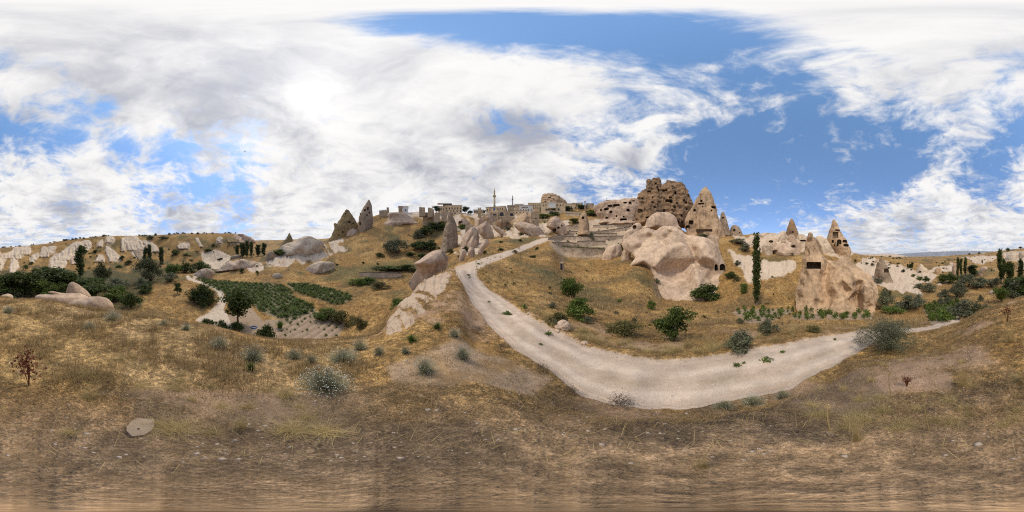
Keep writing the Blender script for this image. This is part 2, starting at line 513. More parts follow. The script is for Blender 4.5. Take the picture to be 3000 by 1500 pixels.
ROOFS = mat_plain('stone_roof', (.36, .29, .22), .25)
GLASS_OR_SHADE = mat_plain('dark_pane_or_shade', (.03, .035, .04), .2, 2, .25, 0)  # also colours the painted shade in open ruin arches and doorways
BLUEP = mat_plain('blue_paint', (.05, .16, .42), .15, 2, .5, 0)
REDC = mat_plain('red_canvas', (.40, .06, .045), .2, 2, .8, 0)
DARKM = mat_plain('dark_metal', (.05, .05, .05), .2, 2, .5, 0)
MINST = mat_plain('minaret_stone', (.47, .37, .24), .15, 1.0)
MINGR = mat_plain('grey_lead', (.20, .185, .165), .15, 1.0)
BARK = mat_plain('bark', (.13, .095, .065), .35, 8)
BARKG = mat_plain('pale_bark', (.22, .19, .155), .35, 8)
L_POP = mat_leaf('poplar_leaves', (.036, .056, .012), (.11, .145, .034))
L_DARK = mat_leaf('dark_green_leaves', (.028, .046, .010), (.095, .128, .028))
L_MID = mat_leaf('mid_green_leaves', (.052, .085, .014), (.15, .20, .04))
L_SILV = mat_leaf('silver_green_leaves', (.080, .088, .046), (.20, .205, .125))
L_OLIV = mat_leaf('olive_leaves', (.070, .066, .018), (.15, .135, .045))
L_GREY = mat_leaf('grey_willow_leaves', (.058, .068, .028), (.125, .135, .06))
L_DRY = mat_leaf('dry_straw', (.25, .168, .076), (.55, .41, .215), .8, .3)
L_DRYD = mat_leaf('dry_brown_grass', (.17, .112, .050), (.42, .285, .13), .8, .25)
L_STRAW = mat_leaf('pale_straw', (.34, .255, .11), (.56, .44, .21), .8, .3)
L_FLOW = mat_leaf('white_flowers', (.40, .41, .32), (.68, .67, .57), .8, .2)
L_FST = mat_leaf('tuft_stems', (.20, .205, .12), (.34, .33, .21), .8, .2)
L_RED = mat_leaf('rusty_seed_heads', (.085, .026, .014), (.16, .055, .03), .8, .1)
L_YEL = mat_leaf('yellow_flowers', (.45, .28, .02), (.6, .42, .05), .7, .2)
L_DUSK = mat_leaf('dead_brush', (.075, .055, .038), (.16, .12, .085), .9, .1)

# ------------------------------------------------------------------ terrain: profiles of distance and height by bearing
Z = 'z'
COLS = {
 0: [(3, Z, -2.15), (6, Z, -2.3), (10, 870), (14, Z, -4.2), (28, Z, -8.8), (55, Z, -9), (80, 800), (115, 772), (170, 727), (300, Z, 7), (1000, Z, 2)],
 100: [(3, Z, -2.15), (6, Z, -2.4), (9, 882), (13, Z, -4.5), (28, Z, -9), (60, Z, -9), (85, 797), (120, 760), (160, 717), (300, Z, 8), (1000, Z, 2)],
 200: [(3, Z, -2.15), (6, Z, -2.5), (8.5, 897), (12, Z, -4.6), (26, Z, -9.2), (60, Z, -9), (85, 795), (115, 750), (150, 704), (300, Z, 14), (1000, Z, 5)],
 330: [(3, Z, -2.15), (5, Z, -2.4), (7.5, 918), (11, Z, -4.6), (24, Z, -9.2), (55, Z, -9), (85, 795), (115, 745), (145, 691), (300, Z, 17), (1000, Z, 5)],
 430: [(3, Z, -2.2), (5, Z, -2.5), (7, 930), (10, Z, -4.2), (20, Z, -8.7), (26, 905), (55, 818), (80, 795), (115, 745), (150, 691), (300, Z, 18), (1000, Z, 5)],
 540: [(3, Z, -2.2), (5, Z, -2.5), (6.5, 945), (9, Z, -4.0), (18, Z, -8.8), (23, 925), (40, 845), (55, 806), (75, 800), (100, 775), (150, 685), (300, Z, 18), (1000, Z, 5)],
 620: [(3, Z, -2.3), (6, 958), (9, Z, -4.2), (17, Z, -9.3), (22, 945), (50, 830), (75, 795), (110, 768), (155, 684), (300, Z, 18), (1000, Z, 5)],
 690: [(3, Z, -2.3), (5.7, 972), (8.5, Z, -4.4), (16, Z, -9.3), (20, 960), (48, 830), (70, 785), (110, 752), (150, 684), (300, Z, 18), (1000, Z, 5)],
 735: [(3, Z, -2.35), (5.5, 985), (8.5, Z, -4.6), (16, Z, -9.4), (19, 970), (47, 830), (68, 778), (100, 752), (130, 730), (160, Z, 4), (350, 708), (1000, Z, 20)],
 800: [(3, Z, -2.35), (5.3, 998), (8.5, Z, -4.8), (16, Z, -9.5), (18, 980), (46, 832), (65, 775), (85, 745), (120, Z, 1), (160, Z, 5), (350, 707), (1000, Z, 20)],
 860: [(3, Z, -2.4), (5.2, 1010), (8.5, Z, -4.8), (15.5, Z, -9.5), (17.5, 988), (46, 832), (62, 785), (88, 735), (115, Z, 2), (170, Z, 12), (350, 707), (1000, Z, 20)],
 930: [(3, Z, -2.4), (5.2, 1013), (8.5, Z, -4.8), (15.5, Z, -9.5), (18, 985), (45, 835), (60, 800), (80, 740), (95, 715), (120, Z, 6), (200, Z, 20), (350, Z, 32), (1000, Z, 20)],
 1000: [(3, Z, -2.4), (5.3, 1010), (8.5, Z, -4.6), (16, Z, -9.0), (21, 960), (42, 842), (58, 800), (80, 740), (105, 700), (125, 687), (200, Z, 25), (350, Z, 32), (1000, Z, 20)],
 1050: [(3, Z, -2.4), (5.5, 1005), (8.5, Z, -4.6), (17, Z, -8.7), (23, 930), (40, 845), (56, 797), (85, 720), (110, 675), (125, 655), (150, Z, 31), (300, Z, 33), (1000, Z, 20)],
 1100: [(3, Z, -2.35), (6.5, 985), (10, Z, -5.2), (20, Z, -8.0), (26, 890), (40, 840), (54, 792), (85, 715), (115, 652), (128, 632), (150, Z, 35), (300, Z, 36), (1000, Z, 20)],
 1150: [(3, Z, -2.25), (6, 960), (11, 905), (15, Z, -5.8), (24, Z, -7.5), (38, 845), (54, 790), (85, 710), (115, 645), (132, 622), (160, Z, 38), (300, Z, 36), (1000, Z, 20)],
 1250: [(2.5, Z, -2.15), (5, 955), (10, 862), (16, 818), (20, Z, -4), (30, Z, -6.1), (40, 825), (55, 785), (85, 710), (115, 645), (140, 622), (170, Z, 40), (300, Z, 36), (1000, Z, 20)],
 1335: [(2, Z, -2.1), (4, 1000), (8, 880), (13, 815), (18, 787), (23, Z, -2.4), (32, 765), (55, 728), (90, 680), (120, 645), (140, 625), (170, Z, 40), (300, Z, 36), (1000, Z, 20)],
 1400: [(2, Z, -2.15), (3.5, 1050), (5.5, 985), (9, 900), (15, 835), (19, 790), (26, 763), (40, 740), (65, 705), (100, 668), (140, 628), (170, Z, 39), (300, Z, 36), (1000, Z, 20)],
 1480: [(1.5, Z, -2.1), (2.6, 1120), (5.5, 990), (9, 915), (14, 860), (22, 795), (32, 745), (50, 715), (80, 685), (110, 650), (140, 628), (170, Z, 39), (300, Z, 36), (1000, Z, 20)],
 1560: [(1.3, Z, -2.1), (2.2, 1170), (4, 1060), (7.5, 930), (13, 865), (22, 805), (34, 760), (48, 722), (60, 700), (95, 660), (125, 640), (150, 625), (200, Z, 44), (300, Z, 40), (1000, Z, 20)],
 1610: [(1.2, Z, -2.1), (2.1, 1183), (4, Z, -3.1), (6.8, 955), (11, 895), (18, 840), (30, 780), (44, 730), (56, 700), (70, 690), (95, 655), (130, 637), (160, 622), (200, Z, 46), (300, Z, 40), (1000, Z, 20)],
 1660: [(1.2, Z, -2.1), (2.15, 1190), (3.6, Z, -3.15), (6.2, 978), (9, 930), (15, 880), (27, 820), (42, 775), (50, 752), (60, 720), (80, 680), (100, 650), (130, 632), (170, 616), (220, Z, 48), (1000, Z, 20)],
 1740: [(1.2, Z, -2.1), (2.2, 1197), (3.6, Z, -3.2), (5.2, 1018), (8, 960), (14, 905), (26, 845), (42, 785), (50, 757), (62, 715), (80, 680), (95, 655), (130, 628), (160, 610), (220, Z, 48), (1000, Z, 20)],
 1830: [(1.2, Z, -2.1), (2.25, 1197), (3.6, Z, -3.2), (4.75, 1036), (6, 1010), (10, 950), (18, 893), (26, 846), (34, 800), (42, 766), (55, 732), (70, 700), (85, 662), (110, 628), (140, 604), (220, Z, 44), (1000, Z, 15)],
 1862: [(1.2, Z, -2.1), (2.25, 1198), (3.6, Z, -3.2), (4.7, 1040), (6, 1012), (11, 948), (17, 898), (24, 845), (31, 798), (40, Z, -1.5), (55, Z, 3), (70, 695), (85, 661), (110, Z, 26), (140, Z, 34), (220, Z, 34), (1000, Z, 12)],
 1908: [(1.2, Z, -2.1), (2.28, 1200), (3.6, Z, -3.25), (4.6, 1047), (5.9, 1018), (11.5, 949), (18.5, 898), (25, 860), (31, 824), (40, Z, -2), (55, Z, 3), (68, 688), (84, 660), (115, Z, 21), (200, Z, 22), (1000, Z, 8)],
 1950: [(1.2, Z, -2.1), (2.3, 1201), (3.6, Z, -3.25), (4.5, 1052), (5.8, 1022), (12, 950), (20, 902), (31, 876), (42, Z, -5), (52, Z, 1), (64, 680), (80, 658), (120, Z, 17), (200, Z, 15), (1000, Z, 5)],
 2060: [(1.2, Z, -2.1), (2.3, 1200), (3.6, Z, -3.25), (4.55, 1048), (6, 1015), (12, 950), (20, 903), (31, 876), (43, Z, -3.5), (56, Z, 5), (72, 697), (90, Z, 9), (150, Z, 8), (1000, Z, 0)],
 2150: [(1.4, Z, -2.15), (2.6, 1180), (5.1, 1027), (7, 990), (13, 940), (22, 900), (29, 860), (42, 770), (58, 720), (75, 690), (100, Z, 9.5), (200, Z, 7), (1000, Z, 0)],
 2250: [(1.5, Z, -2.15), (2.8, 1165), (5.4, 1015), (7, 985), (14, 940), (24, 897), (34, 830), (46, 760), (58, 735), (80, 684), (110, Z, 10), (200, Z, 6), (1000, Z, -3)],
 2330: [(1.7, Z, -2.15), (3, 1140), (5.7, 1000), (7.5, 970), (14, 940), (22, 912), (32, 845), (45, 770), (60, 737), (80, 692), (110, Z, 8.5), (200, Z, 5), (1000, Z, -3)],
 2420: [(2, Z, -2.3), (3.9, 1092), (6.9, 978), (9, 962), (15, 938), (21, 917), (34, Z, -7), (45, Z, -3), (58, 740), (78, 700), (110, Z, 7), (200, Z, 4), (1000, Z, -3)],
 2510: [(2.4, Z, -2.3), (3.8, Z, -2.9), (5.6, 1035), (7.8, 972), (12, Z, -5.6), (17, 932), (24, 905), (36, Z, -7), (48, 800), (60, 768), (90, 746), (140, Z, .6), (400, Z, -1), (1000, Z, -4)],
 2600: [(3, Z, -2.4), (5, 1040), (7, 995), (8.8, 967), (13, Z, -5.8), (20, 922), (27, 890), (38, 848), (55, 805), (75, 775), (105, 753), (150, Z, -1.2), (400, Z, -2), (1000, Z, -4)],
 2700: [(3, Z, -2.35), (5.5, 1020), (8.6, 972), (10, 960), (13, Z, -5.6), (20, 925), (27, 892), (40, 853), (58, 822), (75, 790), (100, 770), (160, 757), (400, Z, -1.5), (1000, Z, -4)],
 2800: [(3, Z, -2.3), (6, 985), (9, 955), (11, 938), (16, Z, -6.8), (24, 905), (40, 855), (60, 820), (85, 790), (130, 762), (200, 748), (500, Z, 0), (1000, Z, -3)],
 2870: [(3, Z, -2.2), (6, 950), (8, 915), (11, Z, -4.5), (22, Z, -7.8), (32, 875), (55, 828), (85, 792), (130, 762), (185, 742), (500, Z, 2), (1000, Z, -2)],
 2940: [(3, Z, -2.15), (6, Z, -2.35), (9, 888), (12, Z, -4), (24, Z, -8.2), (45, 838), (80, 797), (125, 765), (175, 734), (500, Z, 4), (1000, Z, 0)],
}
NAZ, NR = 1000, 430
RR = np.concatenate([[.05, .3], np.geomspace(.6, 600, NR - 22), np.geomspace(630, 9000, 20)])
NR = len(RR); LR = np.log(RR)


def colprof(pts):
    d = [.02, .9]; z = [-2.0, -2.02]
    for p in pts:
        d.append(p[0]); z.append(p[2] if p[1] == Z else p[0] * tane(p[1]))
    d.append(9500); z.append(-40)
    return pchip(np.log(d), np.array(z), LR)


cx = sorted(COLS)
prof = np.array([colprof(COLS[x]) for x in cx])
ext_x = np.array([cx[-2] - 3000, cx[-1] - 3000] + cx + [cx[0] + 3000, cx[1] + 3000], float)
ext_p = np.concatenate([prof[-2:], prof, prof[:2]])
AZPX = np.arange(NAZ) * 3.0
TZ = np.stack([pchip(ext_x, ext_p[:, j], AZPX) for j in range(NR)], 1)        # (NAZ,NR) height relative to the eye
# soften across bearing so that the profiles do not show as facets
for _ in range(5):
    TZ = .5 * TZ + .25 * (np.roll(TZ, 1, 0) + np.roll(TZ, -1, 0))
AZR = np.radians((AZPX / 3000 - .5) * 360)
GX = np.sin(AZR)[:, None] * RR[None]; GY = np.cos(AZR)[:, None] * RR[None]
PX2 = np.repeat(AZPX[:, None], NR, 1)


def in_poly(x, y, poly):
    c = np.zeros(x.shape, bool); n = len(poly)
    for i in range(n):
        x0, y0 = poly[i]; x1, y1 = poly[(i + 1) % n]
        if y0 == y1: continue
        hit = ((y0 > y) != (y1 > y)) & (x < (x1 - x0) * (y - y0) / (y1 - y0) + x0)
        c ^= hit
    return c


def PYg():
    return 750 - np.degrees(np.arctan(TZ / RR[None])) / .12


def soft(m, n=2):
    m = m.astype(float)
    for _ in range(n):
        m = .5 * m + .25 * (np.roll(m, 1, 0) + np.roll(m, -1, 0))
        e = np.pad(m, ((0, 0), (1, 1)), 'edge'); m = .5 * m + .25 * (e[:, 2:] + e[:, :-2])
    return m


PYT = PYg(); RG = np.repeat(RR[None], NAZ, 0)


WQ = np.stack([GX, GY, TZ * .6], 2).reshape(-1, 3)
WQ = WQ / np.clip(RG.reshape(-1, 1) * .09, .25, 12)          # wobble of outlines, finer near by
W1 = fbm(WQ, 4).reshape(NAZ, NR); W2 = fbm(WQ + 63.1, 4).reshape(NAZ, NR)


def region(poly, dmin, dmax, wob=5.0):
    poly = [(p[0], p[1]) for p in poly]
    return in_poly(PX2 + W1 * wob * 1.6, PYT + W2 * wob, poly) & (RG >= dmin) & (RG <= dmax)


PATH_POLY = [(1330, 790), (1345, 816), (1364, 844), (1376, 875), (1398, 906), (1426, 944), (1466, 984), (1502, 1017), (1623, 1092), (1704, 1160), (1805, 1188), (1906, 1196), (2047, 1193),
             (2091, 1180), (2323, 1138), (2353, 1112), (2454, 1067), (2515, 1030), (2560, 1000), (2640, 975), (2711, 968), (2815, 941), (2812, 934), (2700, 958), (2600, 963), (2495, 969), (2404, 984), (2323, 1000), (2151, 1027), (2047, 1046), (1956, 1051),
             (1855, 1041), (1719, 1011), (1690, 996), (1612, 959), (1566, 931), (1488, 881), (1435, 847), (1398, 810), (1395, 795), (1425, 775), (1470, 758), (1520, 737), (1560, 722), (1600, 706), (1640, 694), (1636, 689), (1590, 697),
             (1545, 714), (1500, 730), (1455, 744), (1410, 757), (1370, 768), (1340, 780)]
path_m = region(PATH_POLY, 1.5, 90, 3.5)
TRACK_POLY = [(570, 938), (610, 915), (635, 893), (648, 872), (640, 857), (620, 842), (595, 832), (570, 825), (550, 817), (545, 808), (556, 806), (562, 814), (580, 821), (612, 831), (640, 843), (657, 858), (662, 880), (655, 905), (668, 930), (680, 965), (640, 962)]
track_m = region(TRACK_POLY, 15, 70)
GARDEN_POLY = [(640, 905), (665, 930), (690, 890), (720, 885), (770, 940), (850, 935), (905, 905), (960, 925), (1012, 950), (990, 985), (900, 1005), (760, 1000), (690, 965), (640, 955)]
FIELD_POLY = [(570, 812), (620, 822), (700, 828), (830, 835), (850, 850), (860, 870), (905, 890), (930, 908), (860, 935), (800, 930), (750, 900), (720, 880), (655, 858), (610, 836)]
STRIP_POLY = [(840, 832), (880, 830), (960, 845), (1035, 868), (1010, 890), (980, 893), (930, 875), (870, 855)]
VINE1 = [(2146, 915), (2165, 905), (2310, 905), (2325, 912), (2290, 930), (2240, 948), (2185, 945)]
VINE2 = [(2312, 933), (2335, 916), (2560, 914), (2555, 932), (2500, 937), (2400, 938)]
VINE3 = [(2700, 908), (2740, 890), (2810, 884), (2812, 930), (2790, 945), (2730, 950), (2715, 925)]
garden_m = region(GARDEN_POLY, 14, 30); field_m = region(FIELD_POLY, 18, 60); strip_m = region(STRIP_POLY, 18, 60)
vine_m = region(VINE1, 10, 30) | region(VINE2, 10, 30) | region(VINE3, 10, 35)
TERRACE_POLY = [(1610, 700), (1700, 650), (1760, 640), (1870, 650), (1850, 690), (1800, 730), (1790, 755), (1650, 752), (1615, 725)]
terr_m = region(TERRACE_POLY, 44, 110)
TUFF_POLYS = [
    ([(2500, 769), (2530, 755), (2598, 765), (2663, 785), (2724, 790), (2756, 801), (2740, 822), (2724, 834), (2686, 836), (2710, 878), (2658, 846), (2644, 866), (2605, 843), (2565, 832), (2500, 813)], 25, 150),
    ([(2717, 787), (2790, 768), (2803, 790), (2770, 801)], 60, 150),
    ([(2819, 752), (2924, 746), (2921, 764), (2863, 773), (2835, 764)], 90, 220),
    ([(2942, 741), (2995, 735), (2998, 765), (2945, 768)], 90, 220),
    ([(2130, 733), (2200, 752), (2252, 760), (2334, 770), (2317, 795), (2268, 820), (2230, 818), (2198, 836), (2168, 795), (2152, 770)], 26, 60),
    ([(800, 746), (888, 732), (949, 709), (1010, 705), (1022, 725), (1010, 744), (963, 750), (912, 768), (800, 782)], 45, 110),
    ([(647, 790), (712, 762), (773, 767), (796, 746), (900, 732), (900, 762), (791, 786), (745, 797), (728, 790)], 45, 110),
    ([(561, 818), (605, 785), (628, 790), (591, 815)], 40, 90),
    ([(1130, 978), (1178, 860), (1270, 805), (1330, 783), (1338, 800), (1290, 850), (1262, 900), (1180, 968), (1140, 980)], 5, 22),
    ([(1740, 640), (1800, 640), (1860, 650), (1850, 670), (1740, 665)], 60, 120),
    ([(2130, 690), (2330, 680), (2500, 740), (2480, 760), (2330, 735), (2230, 735)], 55, 100),
    ([(1590, 660), (1660, 640), (1665, 690), (1640, 690), (1600, 680)], 50, 120),
    ([(1330, 640), (1480, 615), (1600, 640), (1600, 690), (1500, 700), (1440, 690), (1400, 740), (1340, 750), (1320, 690)], 38, 140),
    ([(1180, 610), (1330, 605), (1500, 605), (1500, 640), (1330, 650), (1200, 640)], 90, 150),
    ([(560, 742), (610, 735), (670, 750), (690, 775), (640, 785), (600, 770)], 60, 160),
]
tuff_m = np.zeros((NAZ, NR), bool)
for pl, a, b in TUFF_POLYS:
    tuff_m |= region(pl, a, b, 22.)
OUT = [
    ('1', [(690, 790, 545), (650, 815, 590), (640, 835, 650), (640, 800, 710)], 'cream rock fin reaching lowest on the far hillside'),
    ('1', [(1060, 1130, 362), (960, 1140, 395), (900, 1135, 440), (800, 1100, 490), (740, 950, 540), (700, 860, 590)], 'longest cream fluted rock rib under the scrubby skyline'),
    ('1', [(530, 570, 440), (520, 600, 480), (510, 620, 520), (500, 610, 555)], 'pointed cream rock tooth left of longest fluted rib'),
    ('1', [(620, 710, 435), (600, 700, 470), (560, 640, 510)], 'cream ledge joining tooth and fluted rib'),
    ('1', [(280, 370, 432), (270, 378, 480), (290, 375, 530)], 'square-topped pale rock under brown cap'),
    ('1', [(200, 290, 450), (150, 300, 500), (60, 290, 540), (20, 250, 580)], 'wide fan of pale rock ribs on the hillside'),
    ('1', [(165, 190, 575), (140, 215, 640), (120, 240, 700), (125, 200, 742)], 'drip-shaped pale rock below the fan of ribs'),
    ('1', [(430, 480, 530), (400, 495, 560), (388, 460, 600), (390, 430, 632)], 'hooked pale rock half buried in dry grass'),
    ('1', [(900, 960, 548), (888, 970, 590), (895, 965, 650)], 'squat pinkish boulder behind the solitary poplar'),
    ('1', [(1330, 1360, 436), (1335, 1420, 480), (1345, 1480, 540), (1370, 1520, 580), (1380, 1470, 612)], 'slanting white rock blade amid dry grass'),
    ('1', [(1235, 1290, 560), (1215, 1315, 590), (1205, 1310, 625)], 'low white rock lump left of the slanting blade'),
    ('1', [(1270, 1295, 352), (1240, 1300, 390), (1225, 1290, 435)], 'small leaning white rock leaf near skyline'),
    ('1', [(1360, 1420, 312), (1335, 1430, 345), (1340, 1410, 380)], 'cluster of white knobs just under the skyline'),
    ('1', [(1525, 1560, 330), (1525, 1600, 380), (1525, 1590, 430), (1530, 1570, 482)], 'narrow white rock strip dropping from skyline'),
    ('1', [(1600, 1720, 312), (1590, 1760, 360), (1600, 1790, 410), (1620, 1820, 470)], 'broad grey-white rock face below the skyline scrub'),
    ('1', [(1680, 1720, 410), (1665, 1760, 460), (1690, 1790, 520), (1740, 1815, 585)], 'grey ribbed rock slide beside twin poplars'),
    ('1', [(1800, 1900, 380), (1830, 1960, 430), (1880, 2000, 490)], 'white sloping rock sheet above the right twin poplar'),
    ('1', [(0, 60, 540), (-20, 70, 580), (-30, 30, 640), (-20, 20, 720)], 'pale rock streak at far end of hillside'),
    ('2', [(930, 1030, 490), (880, 1120, 530), (870, 1170, 570), (860, 1140, 620), (870, 1060, 680)], 'bulging white rock at the foot of the hill'),
    ('2', [(1000, 1060, 660), (960, 1080, 690), (940, 1050, 715)], 'narrow white rock tongue by valley bushes'),
    ('2', [(560, 620, 405), (510, 660, 430), (530, 640, 460)], 'flat cream bare patch on the middle hillside'),
    ('2', [(740, 780, 330), (750, 800, 380), (790, 840, 430)], 'thin cream gully rock on the middle hillside'),
    ('2', [(1250, 1340, 282), (1240, 1400, 310), (1260, 1460, 350), (1300, 1480, 380)], 'pinkish grey cliff at the hill end'),
    ('2', [(1160, 1240, 325), (1140, 1300, 350), (1150, 1310, 380)], 'yellowish bare cliff beside pinkish hill end'),
    ('2', [(1030, 1070, 318), (1020, 1090, 345), (1020, 1070, 360)], 'little white scar high on the middle hillside'),
    ('2', [(1000, 1030, 345), (1010, 1060, 370), (1030, 1070, 388)], 'slanted white scar next to the higher scar'),
]
CRO = {'1': (0, 620, 4.294), '2': (400, 620, 4.294)}
out_m = np.zeros((NAZ, NR), bool)
for c_, L_, lab_ in OUT:
    o_ = CRO[c_]
    pts = [(o_[0] + r_[0] / o_[2] - 3, o_[1] + r_[2] / o_[2]) for r_ in L_] + [(o_[0] + r_[1] / o_[2] + 3, o_[1] + r_[2] / o_[2] + 2) for r_ in L_[::-1]]
    out_m |= region(pts, 40, 185, 9.)
tuff_m |= out_m
P3 = np.stack([GX, GY, TZ * .6], 2).reshape(-1, 3)


def N2(scale, octs=4, off=0.0):
    return fbm(P3 / scale + off, octs).reshape(NAZ, NR)


nz_big = N2(28, 3); nz_mid = N2(6, 4, 31.); nz_small = N2(1.3, 3, 77.); nz_tiny = N2(.32, 2, 5.)
pth = soft(path_m, 2); trk = soft(track_m, 1); soilm = soft(garden_m | field_m | strip_m | vine_m, 1); trc = soft(terr_m, 3)
tuf = np.clip(soft(tuff_m, 3) + (N2(9, 4, 3.) * .9 + nz_mid * .5) * soft(tuff_m, 8) * 1.2, 0, 1)
tuf = tuf * (1 - .85 * sstep(.02, .30, fbm(np.stack([np.where(RG > 24, PX2 / 30. + RG / 26., PX2 / 26. + RG * .55) + W1 * .8, RG / 60. - PX2 / 90., TZ * 0], 2).reshape(-1, 3) + 7.7, 4).reshape(NAZ, NR)) * np.where(RG > 24, 1.0, .8) * np.where(PX2 > 1950, .25, np.where(PX2 < 560, .35, 1.0)))
# vine rows / flat plots / path are calmer than the wild ground
calm = np.clip(1 - pth * .9 - trk * .9 - soilm * .85, 0, 1)
amp_far = sstep(10, 60, RG)
dz = calm * (.13 * sstep(9, 16, RG) * sstep(130, 60, RG) * (1 - .7 * tuf) * N2(1.9, 3, 411.) + amp_far * (.55 * nz_big + .42 * nz_mid) + sstep(2, 9, RG) * (1 - amp_far * .3) * .16 * N2(3.2, 3, 12.) + .05 * sstep(.6, 3, RG) * nz_small + .012 * sstep(.3, 1, RG) * nz_tiny)
# rills in bare tuff running downslope (radial stripes around each slope follow bearing)
rill = ridged(np.stack([PX2 / 16. + nz_mid * 1.2, RG / 30., np.zeros_like(RG)], 2).reshape(-1, 3), 3).reshape(NAZ, NR)
dz += tuf * (rill - .6) * np.clip(RG * .026, 0, 2.2) * calm
TZ0 = TZ.copy()
rt_ = soft(path_m, 14)
TZ = TZ + dz - pth * .06 - trk * .05 - .035 * path_m * (sstep(.10, .0, np.abs(rt_ - .62)) + sstep(.06, .0, np.abs(rt_ - .93))) + .02 * path_m * nz_small
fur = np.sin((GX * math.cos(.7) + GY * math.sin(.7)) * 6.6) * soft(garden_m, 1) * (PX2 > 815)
TZ = TZ + fur * .07
# banked edge of the path on its valley side
edge = soft(path_m, 5) - soft(path_m, 1)
TZ += np.clip(edge, 0, 1) * .35 * np.clip(nz_small + .4, 0, 1) * (RG < 14)
TZ[:, :2] = -2.0


def slope():
    dr = np.gradient(TZ, axis=1) / np.gradient(RR)[None]
    da = np.gradient(TZ, axis=0) / (np.radians(.36) * RG)
    return np.sqrt(dr ** 2 + da ** 2)


SL = slope()


def C3(r, g, b):
    return np.array([r, g, b], float)


def lerp(a, b, t):
    return a * (1 - t[..., None]) + b * t[..., None]


col = np.broadcast_to(C3(.325, .186, .062), (NAZ, NR, 3)).copy()
col = lerp(col, C3(.445, .274, .10), sstep(-.15, .35, nz_mid))
col = lerp(col, C3(.19, .122, .052), sstep(.02, .38, N2(7, 5, 91.)) * .9)
col = lerp(col, C3(.105, .100, .042), sstep(.08, .34, N2(13, 5, 55.)) * .75 * sstep(12, 24, RG))
grass = np.ones((NAZ, NR))
# foreground soil: pinkish bare earth, darker towards the trampled litter round the viewpoint
bare = sstep(.02, .30, N2(2.6, 4, 141.) + .12 * nz_small + .18 * (sstep(4.5, 1.2, RG)) - .05)
nearw = sstep(14, 6, RG)
bare_r = bare * nearw
col = lerp(col, C3(.39, .255, .165), bare_r * .9); grass = grass * (1 - bare_r * .75)
dk = sstep(4.2, 1.6, RG) * sstep(.12, .5, RG) * sstep(-.18, .22, N2(.9, 5, 200.))
col = lerp(col, C3(.29, .20, .135), sstep(2.4, .9, RG) * .7)
col = lerp(col, C3(.115, .082, .055), dk * .72)
# pale spur in front, between viewpoint and path
spur = soft(region([(1130, 1075), (1230, 1040), (1330, 985), (1400, 990), (1500, 1060), (1620, 1110), (1560, 1160), (1400, 1120), (1250, 1130), (1150, 1120)], 2, 9), 5)
col = lerp(col, C3(.46, .335, .24), spur * .75 * sstep(-.3, .25, nz_small)); grass *= 1 - .7 * spur
bp = soft(region([(2560, 1110), (2620, 1065), (2720, 1055), (2790, 1100), (2790, 1170), (2700, 1190), (2600, 1170)], 2, 6), 5)
col = lerp(col, C3(.38, .25, .17), bp * .85 * sstep(-.4, .1, nz_small)); grass *= 1 - .8 * bp
# left grass shoulder: golden
gold = soft(region([(0, 1190), (0, 880), (360, 910), (700, 985), (1000, 1020), (1100, 1080), (900, 1180), (700, 1200), (400, 1230), (200, 1190)], 2, 13), 8)
col = lerp(col, C3(.42, .278, .116), gold * .7); grass = np.maximum(grass, gold)
# bare tuff, path, plots
bankc = sstep(.9, 1.5, SL) * (RG > 20)
col = lerp(col, C3(.48, .40, .32), bankc * .35)
col = lerp(col, np.where((RG > 24)[..., None], C3(.55, .435, .325), C3(.47, .355, .26)), sstep(.30, .62, tuf)); grass *= 1 - sstep(.30, .62, tuf)
tst = fbm(np.stack([PX2 / 9. + W1 * 1.2, RG / 22., TZ0 * .15], 2).reshape(-1, 3) + 2.2, 4).reshape(NAZ, NR)
col = lerp(col, C3(.43, .33, .245), sstep(.30, .62, tuf) * sstep(.0, .4, tst) * .7)
col = lerp(col, C3(.50, .40, .30), trc * .75); grass *= 1 - trc * .6
col = lerp(col, C3(.33, .24, .165), sstep(.3, .7, soilm)); grass *= 1 - sstep(.3, .7, soilm)
def _res(pl, n):
    pl = np.array(pl, float); sl = np.concatenate([[0], np.cumsum(np.hypot(*np.diff(pl, axis=0).T))]); t_ = np.linspace(0, sl[-1], n)
    return np.stack([np.interp(t_, sl, pl[:, 0]), np.interp(t_, sl, pl[:, 1])], 1)


_ne = _res(PATH_POLY[:18], 260); _fe = _res(PATH_POLY[25:40][::-1], 260)
rut = np.zeros((NAZ, NR)); mid = np.zeros((NAZ, NR)); _sel = np.where(soft(path_m, 2) > .05)
_q = np.stack([PX2[_sel], PYT[_sel]], 1)
for _f in (.27, .70, .49):
    _pl = _ne * (1 - _f) + _fe * _f; _w = np.hypot(*(_fe - _ne).T)
    _d = np.hypot(_q[:, None, 0] - _pl[None, :, 0], _q[:, None, 1] - _pl[None, :, 1]); _k = _d.argmin(1); _d = _d[np.arange(len(_k)), _k] / np.maximum(_w[_k], 12)
    (mid if _f == .49 else rut)[_sel] += sstep(.11, .03, _d + .05 * nz_small[_sel])
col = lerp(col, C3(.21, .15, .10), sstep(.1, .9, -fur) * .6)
edgep = sstep(.30 , .62, pth + .30 * nz_small * sstep(1.5, 4, RG) + .10 * N2(.7, 3, 71.))
col = lerp(col, lerp(np.broadcast_to(C3(.52, .41, .32), col.shape), C3(.45, .345, .262), sstep(0, .5, nz_mid)), edgep); grass *= 1 - edgep
col = lerp(col, C3(.63, .51, .405), np.clip(rut, 0, 1) * edgep * .8)
col = lerp(col, C3(.40, .31, .22), np.clip(mid, 0, 1) * edgep * .8 * sstep(-.1, .3, nz_small + .4 * N2(.5, 3, 88.)))
col = lerp(col, C3(.42, .31, .23), edgep * sstep(.1, .5, N2(.9, 4, 501.)) * .45)
col = lerp(col, C3(.54, .44, .34), sstep(.25, .65, trk)); grass *= 1 - sstep(.25, .65, trk)
bnk = sstep(.06, .3, soft(path_m, 6) - pth) * (RG < 14)
